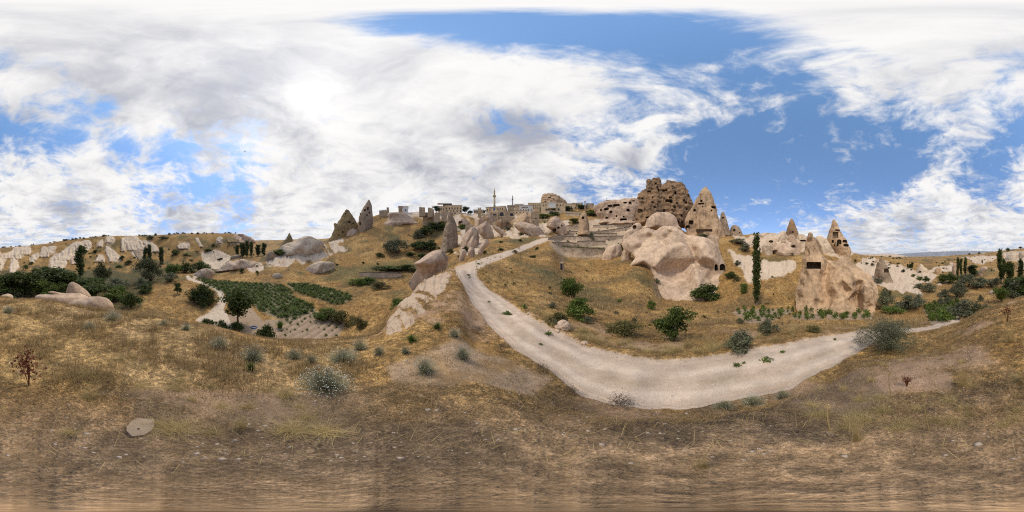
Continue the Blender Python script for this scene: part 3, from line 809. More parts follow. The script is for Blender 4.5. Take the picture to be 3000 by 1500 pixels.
col = lerp(col, C3(.40, .305, .245), bnk * .7 * sstep(-.2, .3, nz_small)); grass *= 1 - .7 * bnk
# undergrowth in the valley bottoms
und = soft(region([(0, 880), (0, 790), (300, 790), (500, 785), (700, 775), (640, 800), (520, 800), (420, 850), (420, 900), (300, 920)], 16, 90, 30.), 6)
col = lerp(col, C3(.060, .066, .028), und * .85)
gp = soft(region([(1235, 655), (1300, 645), (1310, 680), (1240, 690)], 60, 140) | region([(1050, 775), (1230, 760), (1225, 800), (1060, 800)], 40, 80) | region([(1000, 812), (1100, 800), (1110, 845), (1000, 838)], 35, 60) | region(FIELD_POLY, 18, 60) | region(STRIP_POLY, 18, 60), 3)
col = lerp(col, C3(.060, .085, .030), gp * .55)
# far plain: pale steppe with darker scrub
farw = sstep(220, 500, RG)
col = lerp(col, lerp(np.broadcast_to(C3(.34, .28, .19), col.shape), C3(.10, .105, .06), sstep(0, .3, N2(60, 4, 8.))), farw)
col = np.clip(col, .01, .9)

VG = np.stack([GX, GY, TZ + EYE], 2)
idx = np.arange(NAZ * NR).reshape(NAZ, NR)
i2 = np.roll(idx, -1, 0)
quads = np.stack([idx[:, :-1], i2[:, :-1], i2[:, 1:], idx[:, 1:]], 2)     # (NAZ,NR-1,4)
fcls = np.zeros((NAZ, NR - 1), int)


def fmean(m):
    m = m.astype(float); m2 = np.roll(m, -1, 0)
    return (m[:, :-1] + m[:, 1:] + m2[:, 1:] + m2[:, :-1]) / 4


fcls[fmean(edgep > .5) > .5] = 1
fcls[fmean(track_m) > .5] = 2
fcls[fmean(garden_m) > .5] = 3
fcls[fmean(field_m) > .5] = 4
fcls[fmean(vine_m) > .5] = 5
fcls[fmean(strip_m) > .5] = 6
fcls[(fcls == 0) & (fmean(RG) > 230)] = 7
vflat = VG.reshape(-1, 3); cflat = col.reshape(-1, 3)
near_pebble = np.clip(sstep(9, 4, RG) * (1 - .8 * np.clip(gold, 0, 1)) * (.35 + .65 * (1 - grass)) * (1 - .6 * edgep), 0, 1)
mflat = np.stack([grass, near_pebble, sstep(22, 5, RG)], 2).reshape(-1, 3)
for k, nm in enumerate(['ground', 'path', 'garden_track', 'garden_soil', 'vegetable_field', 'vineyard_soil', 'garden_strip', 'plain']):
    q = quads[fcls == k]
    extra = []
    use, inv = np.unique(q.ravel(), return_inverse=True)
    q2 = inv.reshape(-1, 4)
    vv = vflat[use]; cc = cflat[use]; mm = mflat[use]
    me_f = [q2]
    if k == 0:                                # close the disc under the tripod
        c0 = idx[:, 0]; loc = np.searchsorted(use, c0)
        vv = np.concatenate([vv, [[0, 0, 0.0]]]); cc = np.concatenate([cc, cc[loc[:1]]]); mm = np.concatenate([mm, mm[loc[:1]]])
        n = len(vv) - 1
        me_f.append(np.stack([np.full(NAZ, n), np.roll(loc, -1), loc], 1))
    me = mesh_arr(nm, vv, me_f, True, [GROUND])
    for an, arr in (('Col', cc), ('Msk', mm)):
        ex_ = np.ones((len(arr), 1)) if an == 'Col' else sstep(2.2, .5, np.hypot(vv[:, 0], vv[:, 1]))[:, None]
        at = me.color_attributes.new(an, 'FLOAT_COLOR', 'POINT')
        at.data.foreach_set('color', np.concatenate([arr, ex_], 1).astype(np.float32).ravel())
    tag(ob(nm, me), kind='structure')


def gz(x, y):
    """ground height (world z) at plan positions, arrays allowed"""
    x = np.asarray(x, float); y = np.asarray(y, float)
    r = np.clip(np.hypot(x, y), .06, 8900)
    a = (np.degrees(np.arctan2(x, y)) / 360 + .5) * NAZ
    a0 = np.floor(a).astype(int); fa = a - a0
    j = np.clip(np.searchsorted(RR, r) - 1, 0, NR - 2); fr = (r - RR[j]) / (RR[j + 1] - RR[j])
    A = TZ[a0 % NAZ, j] * (1 - fr) + TZ[a0 % NAZ, j + 1] * fr
    B = TZ[(a0 + 1) % NAZ, j] * (1 - fr) + TZ[(a0 + 1) % NAZ, j + 1] * fr
    return A * (1 - fa) + B * fa + EYE


def hit(px, py, dmin=0.0, dmax=400.):
    """distance at which the line of sight through a photo pixel meets the ground"""
    t = tane(py); a = (px % 3000) / 3.0; a0 = int(a); fa = a - a0
    z = TZ[a0 % NAZ] * (1 - fa) + TZ[(a0 + 1) % NAZ] * fa
    T = z / RR
    ok = (RR >= dmin)
    k = np.where(ok & (T >= t))[0]
    if len(k) == 0 or RR[k[0]] > dmax:
        m = ok & (RR < dmax); q = np.where(m)[0]
        return float(RR[q[np.argmax(T[q])]])
    k = k[0]
    if k == 0: return float(RR[0])
    f = (t - T[k - 1]) / (T[k] - T[k - 1] + 1e-9)
    return float(RR[k - 1] + np.clip(f, 0, 1) * (RR[k] - RR[k - 1]))


def plan(px, d):
    a = R((px / 3000 - .5) * 360)
    return math.sin(a) * d, math.cos(a) * d


def onground(px, py, dmin=0., dmax=400.):
    d = hit(px, py, dmin, dmax); x, y = plan(px, d)
    return Vector((x, y, float(gz(x, y)))), d


# crops of the photograph used for reading positions: origin and scale
CR = {'1': (0, 620, 4.294), '2': (400, 620, 4.294), '3': (800, 560, 4.294), '4': (1200, 520, 4.294), '5': (1600, 500, 4.294), '6': (1700, 620, 4.294),
      '7': (2100, 600, 3.68), '8': (2500, 650, 4.294), 'a': (0, 850, 1.981), 'b': (600, 850, 1.981), 'c': (1300, 850, 1.981), 'd': (2000, 850, 1.981),
      'e': (2400, 850, 2.862), 'g': (500, 780, 4.293), 'p': (1100, 720, 3.22), 's': (0, 0, 1.0)}


def cp(c, x, y):
    o = CR[c]
    return o[0] + x / o[2], o[1] + y / o[2]


# ------------------------------------------------------------------ rocks
def loft(d, rows, az0, ratio=.8, sink=2.0, seg=40, power=1.75, maxdep=None, back=0.0, nrow=26, foot=True):
    """rows (px_left, px_right, py[, forward metres]) top to bottom, standing in the plane at distance d facing the eye"""
    L = []
    for r in rows:
        xl, xr, y = r[:3]; fw = r[3] if len(r) > 3 else 0
        dd = d - fw
        a = lambda x: R((x - az0) * .12)
        ul, ur = dd * math.tan(a(xl)), dd * math.tan(a(xr))
        z = dd * tane(y)
        L.append(((ul + ur) / 2, (ur - ul) / 2, z, fw))
    if foot:
        for k in range(1, len(L)):
            if L[k][1] < L[k - 1][1] * .9: L[k] = (L[k][0], L[k - 1][1] * .9, L[k][2], L[k][3])
    L.append((L[-1][0], L[-1][1] * 1.25, L[-1][2] - sink, L[-1][3]))
    L = np.array(L)
    s = np.concatenate([[0], np.cumsum(np.hypot(np.diff(L[:, 2]), np.diff(L[:, 1])) + 1e-3)])
    si = np.linspace(0, s[-1], nrow)
    rw = np.stack([pchip(s, L[:, k], si) for k in range(4)], 1)
    th = np.linspace(0, 2 * math.pi, seg, endpoint=False)
    ct = np.sign(np.cos(th)) * np.abs(np.cos(th)) ** (2 / power); stt = np.sign(np.sin(th)) * np.abs(np.sin(th)) ** (2 / power)
    V = []
    for u, w, z, fw in rw:
        dep = w * ratio if maxdep is None else min(w * ratio, maxdep)
        V.append(np.stack([u + w * ct, np.full(seg, d - fw + back) + dep * stt, np.full(seg, z)], 1))
    V = np.concatenate(V)
    n = len(rw)
    top = np.array([[rw[0, 0], d - rw[0, 3] + back, rw[0, 2] + .05]]); bot = np.array([[rw[-1, 0], d - rw[-1, 3] + back, rw[-1, 2] - .1]])
    V = np.concatenate([V, top, bot])
    i = np.arange(n - 1)[:, None] * seg; k = np.arange(seg)[None]; k1 = (k + 1) % seg
    q = np.stack([i + k, i + seg + k, i + seg + k1, i + k1], 2).reshape(-1, 4)
    kk = np.arange(seg); kk1 = (kk + 1) % seg
    t = np.concatenate([np.stack([np.full(seg, n * seg), kk, kk1], 1), np.stack([np.full(seg, n * seg + 1), (n - 1) * seg + kk1, (n - 1) * seg + kk], 1)])
    # local (right, forward, up) -> world
    a = R((az0 / 3000 - .5) * 360)
    X = V[:, 0] * math.cos(a) + V[:, 1] * math.sin(a); Y = -V[:, 0] * math.sin(a) + V[:, 1] * math.cos(a)
    return np.stack([X, Y, V[:, 2] + EYE], 1), q, t


from mathutils.geometry import delaunay_2d_cdt


def relief(c, d0, outline, inner, levels=3, smooth_n=3, back=5.0, shrink=.82):
    """a rock given by measured points (crop x, crop y, metres towards the eye): folded front, narrower back, closed"""
    pts = outline + inner; nb = len(outline)
    V2 = [Vector((p[0], -p[1])) for p in pts]
    ov, oe, of, ovi, oei, ofi = delaunay_2d_cdt(V2, [(i, (i + 1) % nb) for i in range(nb)], [], 1, 1e-3)
    f_in = {}
    bm = bmesh.new(); vs = []
    for k, v in enumerate(ov):
        f = pts[ovi[k][0]][2] if ovi[k] else 0.0
        vs.append(bm.verts.new((v.x, -v.y, f)))
    for f in of:
        try: bm.faces.new([vs[i] for i in f])
        except ValueError: pass
    bmesh.ops.triangulate(bm, faces=bm.faces[:])
    for _ in range(levels):
        bmesh.ops.subdivide_edges(bm, edges=bm.edges[:], cuts=1, use_grid_fill=True)
        bmesh.ops.triangulate(bm, faces=bm.faces[:])
    bm.verts.ensure_lookup_table(); bm.verts.index_update()
    P = np.array([v.co[:] for v in bm.verts]); E = np.array([[e.verts[0].index, e.verts[1].index] for e in bm.edges]); F = np.array([[v.index for v in f.verts] for f in bm.faces])
    be = [(e.verts[0].index, e.verts[1].index, e.link_faces[0]) for e in bm.edges if len(e.link_faces) == 1]
    bnd = np.zeros(len(P), bool)
    for a, b, _ in be: bnd[a] = bnd[b] = True
    deg = np.bincount(E.ravel(), minlength=len(P)).astype(float)
    for _ in range(smooth_n * 4):
        sm = np.zeros(len(P)); np.add.at(sm, E[:, 0], P[E[:, 1], 2]); np.add.at(sm, E[:, 1], P[E[:, 0], 2])
        P[:, 2] = np.where(bnd, P[:, 2], .5 * P[:, 2] + .5 * sm / np.maximum(deg, 1))
    skirt = []
    for a, b, f in be:
        loop = [v.index for v in f.verts]; i = loop.index(a)
        if loop[(i + 1) % 3] != b: a, b = b, a
        skirt.append((b, a))
    bm.free()
    cxy = P[:, :2].mean(0); n = len(P)
    o = CR[c]
    def world(x, y, D):
        px = o[0] + x / o[2]; py = o[1] + y / o[2]; a = np.radians((px / 3000 - .5) * 360)
        return np.stack([np.sin(a) * D, np.cos(a) * D, D * np.tan(np.radians((750 - py) * .12)) + EYE], 1)
    fr = world(P[:, 0], P[:, 1], d0 - P[:, 2])
    Q = cxy + (P[:, :2] - cxy) * np.array([shrink, .9]) + np.array([0, 12.])
    bk = world(Q[:, 0], Q[:, 1], np.full(n, d0 + back))
    v = np.concatenate([fr, bk])
    q = np.array([(a, b, b + n, a + n) for a, b in skirt])
    t = np.concatenate([F, F[:, ::-1] + n])
    return v, q, t


def eval_mesh(o):
    dg = bpy.context.evaluated_depsgraph_get()
    e = o.evaluated_get(dg)
    me = bpy.data.meshes.new_from_object(e, depsgraph=dg)
    return me


def get_vn(me):
    n = len(me.vertices)
    v = np.empty(n * 3, np.float32); me.vertices.foreach_get('co', v)
    nn = np.empty(n * 3, np.float32); me.vertex_normals.foreach_get('vector', nn)
    return v.reshape(-1, 3).astype(float), nn.reshape(-1, 3).astype(float)


def union_mesh(parts, voxel, smooth_it=3):
    mb = MB()
    for v, q, t in parts: mb.add(v, q, t)
    me = mb.mesh('rock', None)
    o = ob('tmp', me)
    m = o.modifiers.new('r', 'REMESH'); m.mode = 'VOXEL'; m.voxel_size = voxel
    if smooth_it:
        s = o.modifiers.new('s', 'SMOOTH'); s.factor = .5; s.iterations = smooth_it
    out = eval_mesh(o)
    bpy.data.objects.remove(o); bpy.data.meshes.remove(me)
    return out


def prism(c, right, fwd, w, h, depth, shape):
    """an extruded opening: c on the axis at the front"""
    up = Vector((0, 0, 1))
    if shape == 'rect': pts = [(-.5, -.5), (.5, -.5), (.5, .5), (-.5, .5)]
    elif shape == 'arch': pts = [(-.5, -.5), (.5, -.5), (.5, .15)] + [(.5 * math.cos(t), .15 + .35 * math.sin(t)) for t in np.linspace(.35, math.pi - .35, 6)] + [(-.5, .15)]
    else: pts = [(.5 * math.cos(t), .5 * math.sin(t)) for t in np.linspace(0, 2 * math.pi, 12, endpoint=False)]
    n = len(pts)
    f = [c + right * (x * w) + up * (y * h) for x, y in pts]
    b = [p + fwd * depth for p in f]
    return f, b, n


def cut(me, opens, tex_mat):
    a_ = [o for o in opens if len(o) < 6 or o[5] < 8]; b_ = [o for o in opens if len(o) >= 6 and o[5] >= 8]
    if a_ and b_:
        me1, l1 = cut(me, b_, tex_mat); me2, l2 = cut(me1, a_, tex_mat)
        return me2, l2
    """cut openings (px, py, w px, h px, shape, depth m) into a rock; returns the new mesh and the opening linings"""
    me.calc_loop_triangles()
    v, _ = get_vn(me)
    polys = [tuple(p.vertices) for p in me.polygons]
    bvh = BVHTree.FromPolygons([tuple(x) for x in v], polys)
    cam_p = Vector((0, 0, EYE))
    cb = MB(); lin = []
    for op in opens:
        px, py, w, h = op[:4]; shape = op[4] if len(op) > 4 else 'rect'; dep = op[5] if len(op) > 5 else None
        D = pdir(px, py + (h * .6 if False else 0))
        loc, nrm, fi, dist = bvh.ray_cast(cam_p, D)
        if loc is None: continue
        W = dist * math.tan(R(w * .12)); H = dist * math.tan(R(h * .12))
        if dep is None: dep = max(1.5, 1.5 * max(W, H))
        fwd = Vector((D.x, D.y, 0)).normalized(); right = Vector((fwd.y, -fwd.x, 0))
        f, b, n = prism(loc - fwd * (W + 1.0), right, fwd, W, H, dep + W + 1.0, shape)
        cb.add(f + b, [(k, (k + 1) % n, n + (k + 1) % n, n + k) for k in range(n)], [(0, k + 1, k) for k in range(1, n - 1)] + [(n, n + k, n + k + 1) for k in range(1, n - 1)])
        lin.append((loc, right, fwd, W, H, dep, shape))
    if not lin: return me, []
    o = ob('tmp', me); cm = cb.mesh('c', tex_mat); c = ob('tmpc', cm)
    bm = bmesh.new(); bm.from_mesh(cm); bmesh.ops.recalc_face_normals(bm, faces=bm.faces); bm.to_mesh(cm); bm.free()
    m = o.modifiers.new('b', 'BOOLEAN'); m.operation = 'DIFFERENCE'; m.object = c; m.solver = 'EXACT'
    out = eval_mesh(o)
    bpy.data.objects.remove(o); bpy.data.objects.remove(c)
    if len(out.polygons) < .5 * len(polys): out = me
    return out, lin


def rock(name, label, parts, voxel, mat, cat='rock', amp=.25, freq=.35, rough=0.0, caves=(), smooth_it=3, group=None, az0=None, flat=False, grooves=0.0, terr=0.0, keep=False):
    me = union_mesh(parts, voxel, smooth_it)
    if keep:                                      # thin places may break off in the remesh: keep the largest piece
        bm = bmesh.new(); bm.from_mesh(me); seen = set(); best = []
        for v0 in bm.verts:
            if v0.index in seen: continue
            st = [v0]; isl = []; seen.add(v0.index)
            while st:
                a_ = st.pop(); isl.append(a_)
                for e_ in a_.link_edges:
                    b_ = e_.other_vert(a_)
                    if b_.index not in seen: seen.add(b_.index); st.append(b_)
            if len(isl) > len(best): best = isl
        ks = set(best)
        bmesh.ops.delete(bm, geom=[x for x in bm.verts if x not in ks], context='VERTS')
        bm.to_mesh(me); bm.free()
    v, n = get_vn(me)
    d = amp * fbm(v * freq, 4)
    if rough: d += rough * (ridged(v * freq * 1.7 + 40, 3) - .6)
    if grooves:
        d += grooves * (ridged(v * np.array([.55, .55, .05]) * freq * 2 + 3, 3) - .6)
    if terr:
        d += terr * np.sin(v[:, 2] * 2.2 + 2.5 * fbm(v * .15, 2)) * (.5 + fbm(v * .2 + 9, 2))
    v2 = v + n * d[:, None]
    me.vertices.foreach_set('co', v2.astype(np.float32).ravel()); me.update()
    me.materials.clear(); me.materials.append(mat)
    lin = []
    if caves:
        me, lin = cut(me, caves, CAVE)
        if len(me.materials) == 0: me.materials.append(mat)
        if len(me.materials) == 1: pass
    me.polygons.foreach_set('use_smooth', np.full(len(me.polygons), True))
    try:
        me.set_sharp_from_angle(angle=R(55))
    except Exception:
        pass
    lo = v2[:, 2].min(); cx_, cy_ = v2[:, 0].mean(), v2[:, 1].mean()
    gzv = float(gz(cx_, cy_))
    base = Vector((cx_, cy_, max(lo, min(gzv, v2[:, 2].max()))))
    vv, _ = get_vn(me)
    me.vertices.foreach_set('co', (vv - np.array(base)).astype(np.float32).ravel()); me.update()
    me.name = name
    o = ob(name, me); o.location = base
    tag(o, label, cat, group)
    for loc, right, fwd, W, H, dep, shape in lin:
        s = .96
        f, b, k = prism(loc + fwd * .12 - base, right, fwd, W * s, H * s, dep - .2, shape)
        mb = MB(); mb.add(f + b, [(i, (i + 1) % k, k + (i + 1) % k, k + i) for i in range(k)], [(k, k + i, k + i + 1) for i in range(1, k - 1)])
        mb.build('cave_opening', CAVE, o)
    return o


def folded(c, d, L, seed=0, ratio=.8, fixed=False):
    """folded rock from outline rows: an off-centre crest, a flank and a flared foot"""
    rg = random.Random(seed); o = CR[c]
    xb, yb = cp(c, (L[-1][0] + L[-1][1]) / 2, L[-1][2]); wmax = max(r[1] - r[0] for r in L) / o[2]
    if not fixed:
        h0 = hit(xb, yb, d * .6, d * 1.8); d = h0 + h0 * math.tan(R(wmax * .06)) * ratio * .5
    hy = L[-1][2] - L[0][2]; k = d * math.tan(R(.12 / o[2])) * .5
    rw = [tuple(r[:3]) for r in L] + [(L[-1][0] - (L[-1][1] - L[-1][0]) * .12, L[-1][1] + (L[-1][1] - L[-1][0]) * .12, L[-1][2] + hy * .30)]
    out = [(r[0], r[2], -.25 * (r[1] - r[0]) * k * ratio) for r in rw][::-1]
    out = [((rw[0][0] + rw[0][1]) / 2, rw[0][2] - hy * .03, 0)] + [(r[1], r[2], -.25 * (r[1] - r[0]) * k * ratio) for r in rw] + out
    inn = []; cf = rg.uniform(.28, .45); ff = rg.uniform(.62, .78)
    for q, r in enumerate(rw[:-1]):
        w = r[1] - r[0]; y = r[2] + hy * .04; t = q / max(1, len(rw) - 2)
        j = lambda: rg.uniform(-.05, .05)
        f0 = w * k * ratio * (.95 - .25 * t) + t * .3 * wmax * o[2] * k * .3
        inn += [(r[0] + w * (cf + j()), y, f0 * (1 + j() * 3)), (r[0] + w * (ff + j()), y + hy * .05, f0 * (.55 + j() * 3)), (r[0] + w * (.5 * (cf + ff) + j()), y + hy * .08, f0 * (.42 + j() * 3))]
    # drop inner points too close to one another
    keep = []
    for p in inn:
        if all(abs(p[0] - q_[0]) + abs(p[1] - q_[1]) > 4 for q_ in keep): keep.append(p)
    return relief(c, d, out, keep, levels=2, smooth_n=1, back=wmax * o[2] * k * .9)


def rows(c, L):
    """(xl, xr, y[, fw]) in crop coordinates -> photo pixels"""
    out = []
    for r in L:
        x0, y0 = cp(c, r[0], r[2]); x1, _ = cp(c, r[1], r[2])
        out.append((x0, x1, y0) + tuple(r[3:]))
    return out


def opn(c, L):
    out = []
    for r in L:
        x, y = cp(c, (r[0] + r[1]) / 2, (r[2] + r[3]) / 2); s = CR[c][2]
        out.append((x, y, (r[1] - r[0]) / s, (r[3] - r[2]) / s) + tuple(r[4:]))
    return out


def cpx(c, x): return CR[c][0] + x / CR[c][2]


def lf(c, d, L, ratio=.8, **k):
    rw = rows(c, L)
    if k.pop('auto', False):
        a, b, y = rw[-1][:3]
        w = max(r_[1] - r_[0] for r_ in rw)
        h0 = hit((a + b) / 2, y, d * .6, d * 1.8)
        d = h0 + h0 * math.tan(R(w * .06)) * ratio * .55
        k.setdefault('sink', max(1.0, d * .04))
    az0 = k.pop('az0', None) or sum((r[0] + r[1]) / 2 for r in rw) / len(rw)
    return loft(d, rw, az0, ratio, **k)


#PART2
# ---- the castle rock: towering brown mass riddled with caves
def ell(d, az, r):  # helper kept short: rows given directly in photo pixels
    return loft(d, r, az)


CA_OUT = [(1000, 690, 0), (1030, 600, 0), (1060, 545, -1), (1100, 480, -1), (1128, 400, -2), (1148, 335, -2), (1158, 290, -2), (1178, 275, -2), (1200, 252, -2), (1236, 248, -2), (1240, 225, -2), (1255, 205, -2), (1262, 160, -2), (1268, 108, -2), (1300, 103, -2), (1312, 118, -2), (1322, 140, -2), (1335, 102, -2), (1358, 92, -2), (1385, 88, -2), (1420, 81, -2), (1428, 108, -2), (1448, 148, -2), (1455, 186, -3), (1478, 164, -3), (1514, 150, -3), (1530, 114, -3), (1562, 111, -3), (1580, 128, -3), (1600, 124, -3), (1626, 134, -3), (1640, 152, -3), (1648, 137, -3), (1690, 140, -3), (1726, 136, -3), (1726, 156, -3),
          (1745, 180, -3), (1766, 206, -3), (1790, 255, -3), (1815, 318, -3), (1842, 390, -3), (1856, 440, -3), (1840, 520, -2), (1800, 600, -1), (1760, 720, 1), (1600, 730, 4), (1400, 730, 4), (1200, 720, 3), (1080, 710, 2)]
CA_IN = [(1295, 140, 0), (1290, 200, 1.5), (1280, 260, 3), (1325, 190, -.5), (1330, 260, 1.5), (1380, 130, 0), (1385, 180, 1.8), (1380, 240, 3), (1420, 180, .5), (1440, 230, .5), (1455, 260, -.5), (1400, 300, 3.8), (1340, 330, 4.2), (1300, 320, 3.4), (1250, 300, 1.5), (1245, 360, 1), (1195, 300, 1), (1190, 380, 2.5), (1160, 440, 2), (1225, 440, 2.5), (1300, 400, 5), (1380, 400, 5.4), (1450, 340, 2.2), (1440, 420, 3.2),
         (1500, 200, .5), (1545, 170, .8), (1540, 230, 2.8), (1500, 270, 2.2), (1600, 180, .3), (1610, 240, 1.6), (1580, 300, 3.8), (1520, 330, 3.4), (1640, 190, -1.2), (1650, 260, -.2), (1660, 330, .8), (1690, 180, .6), (1720, 220, 1), (1700, 280, 2.2), (1760, 290, .6), (1740, 360, 2.6), (1790, 380, 1.4), (1800, 440, 1.8), (1540, 400, 5.2), (1620, 400, 3.6), (1660, 440, 2.4), (1720, 440, 3.6), (1480, 440, 4.4), (1580, 480, 6),
         (1240, 500, 3), (1180, 500, 4), (1110, 540, 3), (1140, 600, 4.6), (1230, 580, 4.2), (1300, 500, 5.8), (1380, 520, 6.4), (1320, 600, 6.6), (1460, 540, 5.6), (1540, 580, 7), (1640, 560, 5.4), (1720, 540, 4.6), (1780, 520, 2.6), (1420, 640, 7), (1600, 650, 7), (1700, 640, 5.2), (1070, 630, 3), (1200, 650, 6)]
castle_parts = [relief('5', 88, CA_OUT, CA_IN, smooth_n=1, back=9)]
castle_caves = opn('5', [
    (1365, 1392, 148, 175), (1390, 1405, 190, 220), (1430, 1444, 188, 222, 'arch'), (1405, 1425, 232, 262), (1272, 1318, 245, 275), (1465, 1520, 230, 275), (1575, 1598, 185, 205),
    (1615, 1640, 255, 300, 'arch'), (1200, 1222, 335, 362), (1330, 1348, 322, 350), (1545, 1582, 322, 352), (1500, 1585, 355, 398), (1476, 1492, 335, 365), (1325, 1352, 382, 412), (1718, 1748, 355, 385), (1750, 1772, 388, 415),
    (1412, 1428, 375, 395), (1160, 1178, 335, 350), (1755, 1780, 470, 500), (1150, 1210, 475, 525, 'arch'), (1350, 1380, 440, 470), (1560, 1600, 540, 575), (1650, 1672, 620, 652), (1700, 1720, 620, 665), (1250, 1310, 575, 600), (1470, 1500, 480, 520),
    (1600, 1630, 440, 480, 'arch'), (1770, 1800, 295, 315), (1100, 1115, 550, 580), (1130, 1140, 600, 630), (1630, 1660, 395, 420), (1690, 1715, 545, 580)])
rock('castle_rock', 'towering brown castle rock riddled with cave windows above the terraces', castle_parts, .36, BROWN, amp=.6, freq=.22, rough=1.1, caves=castle_caves, smooth_it=1, grooves=.6, terr=.25)

# cave-pitted ridge falling from the castle rock towards the town
ridge_parts = [
    lf('5', 88, [(1000, 1150, 348), (900, 1180, 375), (840, 1200, 420), (800, 1220, 500), (800, 1220, 640)], .5, az0=cpx('5', 900)),
    lf('5', 90, [(740, 960, 385), (660, 1000, 410), (640, 1050, 450), (660, 1080, 520), (700, 1100, 620)], .5, az0=cpx('5', 900)),
    lf('5', 92, [(620, 760, 428), (600, 800, 450), (590, 850, 480), (620, 900, 540), (690, 950, 610)], .5, az0=cpx('5', 900)),
]
rock('pitted_rock', 'pale ridge pitted with dark cave mouths beside the castle rock', ridge_parts, .4, TUFFP, amp=.7, freq=.2, rough=.6, smooth_it=2,
     caves=opn('5', [(845, 925, 415, 450, 'arch'), (775, 830, 425, 455, 'arch'), (725, 790, 462, 500, 'oval'), (797, 832, 500, 534, 'arch'), (675, 708, 480, 508, 'oval'), (745, 785, 578, 605, 'arch'), (968, 1018, 388, 415, 'oval'), (1010, 1050, 475, 515, 'arch'),
                     (1085, 1115, 370, 390), (965, 985, 568, 590), (930, 1015, 598, 626), (880, 895, 555, 585), (850, 860, 595, 612), (1035, 1075, 385, 420, 'oval')]))
# the tall smooth-faced cone
cone_parts = [
    lf('5', 74, [(1998, 2020, 195), (1975, 2040, 215), (1955, 2062, 245), (1925, 2090, 290), (1900, 2105, 340), (1880, 2125, 400), (1850, 2145, 460), (1830, 2158, 520), (1820, 2180, 600), (1825, 2215, 700), (1840, 2260, 840)], .8, az0=cpx('5', 2000), seg=48),
    lf('5', 72, [(1900, 1960, 330), (1860, 1940, 400), (1810, 1900, 480), (1770, 1890, 550), (1748, 1890, 620), (1745, 1890, 700), (1760, 1880, 790)], .8, az0=cpx('5', 2000)),
]
rock('tall_cone', 'tall ochre cone rock with smooth carved face and window holes', cone_parts, .38, BROWNL, amp=.35, freq=.14, rough=.6, grooves=.6, smooth_it=2,
     caves=opn('5', [(1940, 1968, 360, 400), (1915, 1985, 402, 428), (2074, 2135, 440, 482, 'oval'), (2070, 2088, 488, 512), (1795, 1852, 622, 676), (1852, 1884, 478, 515, 'arch'), (1752, 1808, 685, 722, 'arch'), (1960, 1978, 445, 462), (2005, 2018, 210, 226), (2030, 2048, 682, 692), (1885, 2090, 735, 768, 'rect', 1.2)]))
rock('thin_cone', 'slim grey cone with one round window next to the tall ochre cone',
     [lf('6', 82, [(1790, 1802, 0), (1775, 1815, 20), (1762, 1835, 70), (1758, 1850, 120), (1762, 1868, 190), (1770, 1885, 260)], .9)], .3, GREYR, amp=.2, freq=.3, rough=.25, caves=opn('6', [(1782, 1810, 62, 92, 'oval')]), smooth_it=1)
rock('dome_rock', 'rounded grey dome rock with a doorway right of the slim cone',
     [lf('6', 84, [(1920, 1960, 170), (1895, 1995, 195), (1882, 2020, 230), (1875, 2040, 280), (1872, 2060, 345)], .9)], .3, GREYR, amp=.2, freq=.3, rough=.25, caves=opn('6', [(1925, 1952, 215, 250), (1996, 2012, 258, 275)]), smooth_it=1)
rock('apron_dome', 'smooth pale dome in front of the castle rock foot',
     [folded('5', 64, [(1385, 1540, 524), (1340, 1590, 545), (1300, 1630, 580), (1265, 1650, 620), (1240, 1670, 690)], 8, .4, True)], .35, TUFFP, amp=.2, freq=.25, smooth_it=3)

# ---- the great smooth skull-like rock
sk0 = cpx('6', 1300)
SK_OUT = [(530, 372, -3), (600, 310, -4), (690, 250, -4.5), (780, 205, -5), (860, 196, -5), (930, 225, -5), (985, 205, -5), (1040, 172, -5), (1130, 172, -5), (1210, 190, -5), (1260, 225, -4.5), (1310, 270, -4), (1345, 292, -3.5), (1450, 300, -3.2), (1560, 315, -3), (1640, 345, -2.8), (1700, 395, -2.5), (1745, 440, -2.2),
          (1765, 500, -2), (1785, 560, -1.8), (1812, 610, -1.5), (1835, 680, -1.2), (1848, 760, -1), (1850, 820, -.2), (1900, 875, 1.5), (1955, 915, 3), (2005, 960, 5), (1960, 1040, 7), (1850, 1080, 8), (1700, 1110, 8.5), (1560, 1130, 9), (1420, 1140, 9), (1250, 1140, 9), (1120, 1120, 8.5), (1000, 1120, 8), (900, 1000, 6),
          (820, 900, 5), (760, 820, 4), (700, 780, 3), (640, 740, 2), (625, 690, 1.4), (628, 660, 1.3), (660, 620, .6), (690, 580, -.2), (660, 540, -.8), (640, 520, -1), (600, 500, -1.5), (530, 470, -2.2), (515, 420, -2.8)]
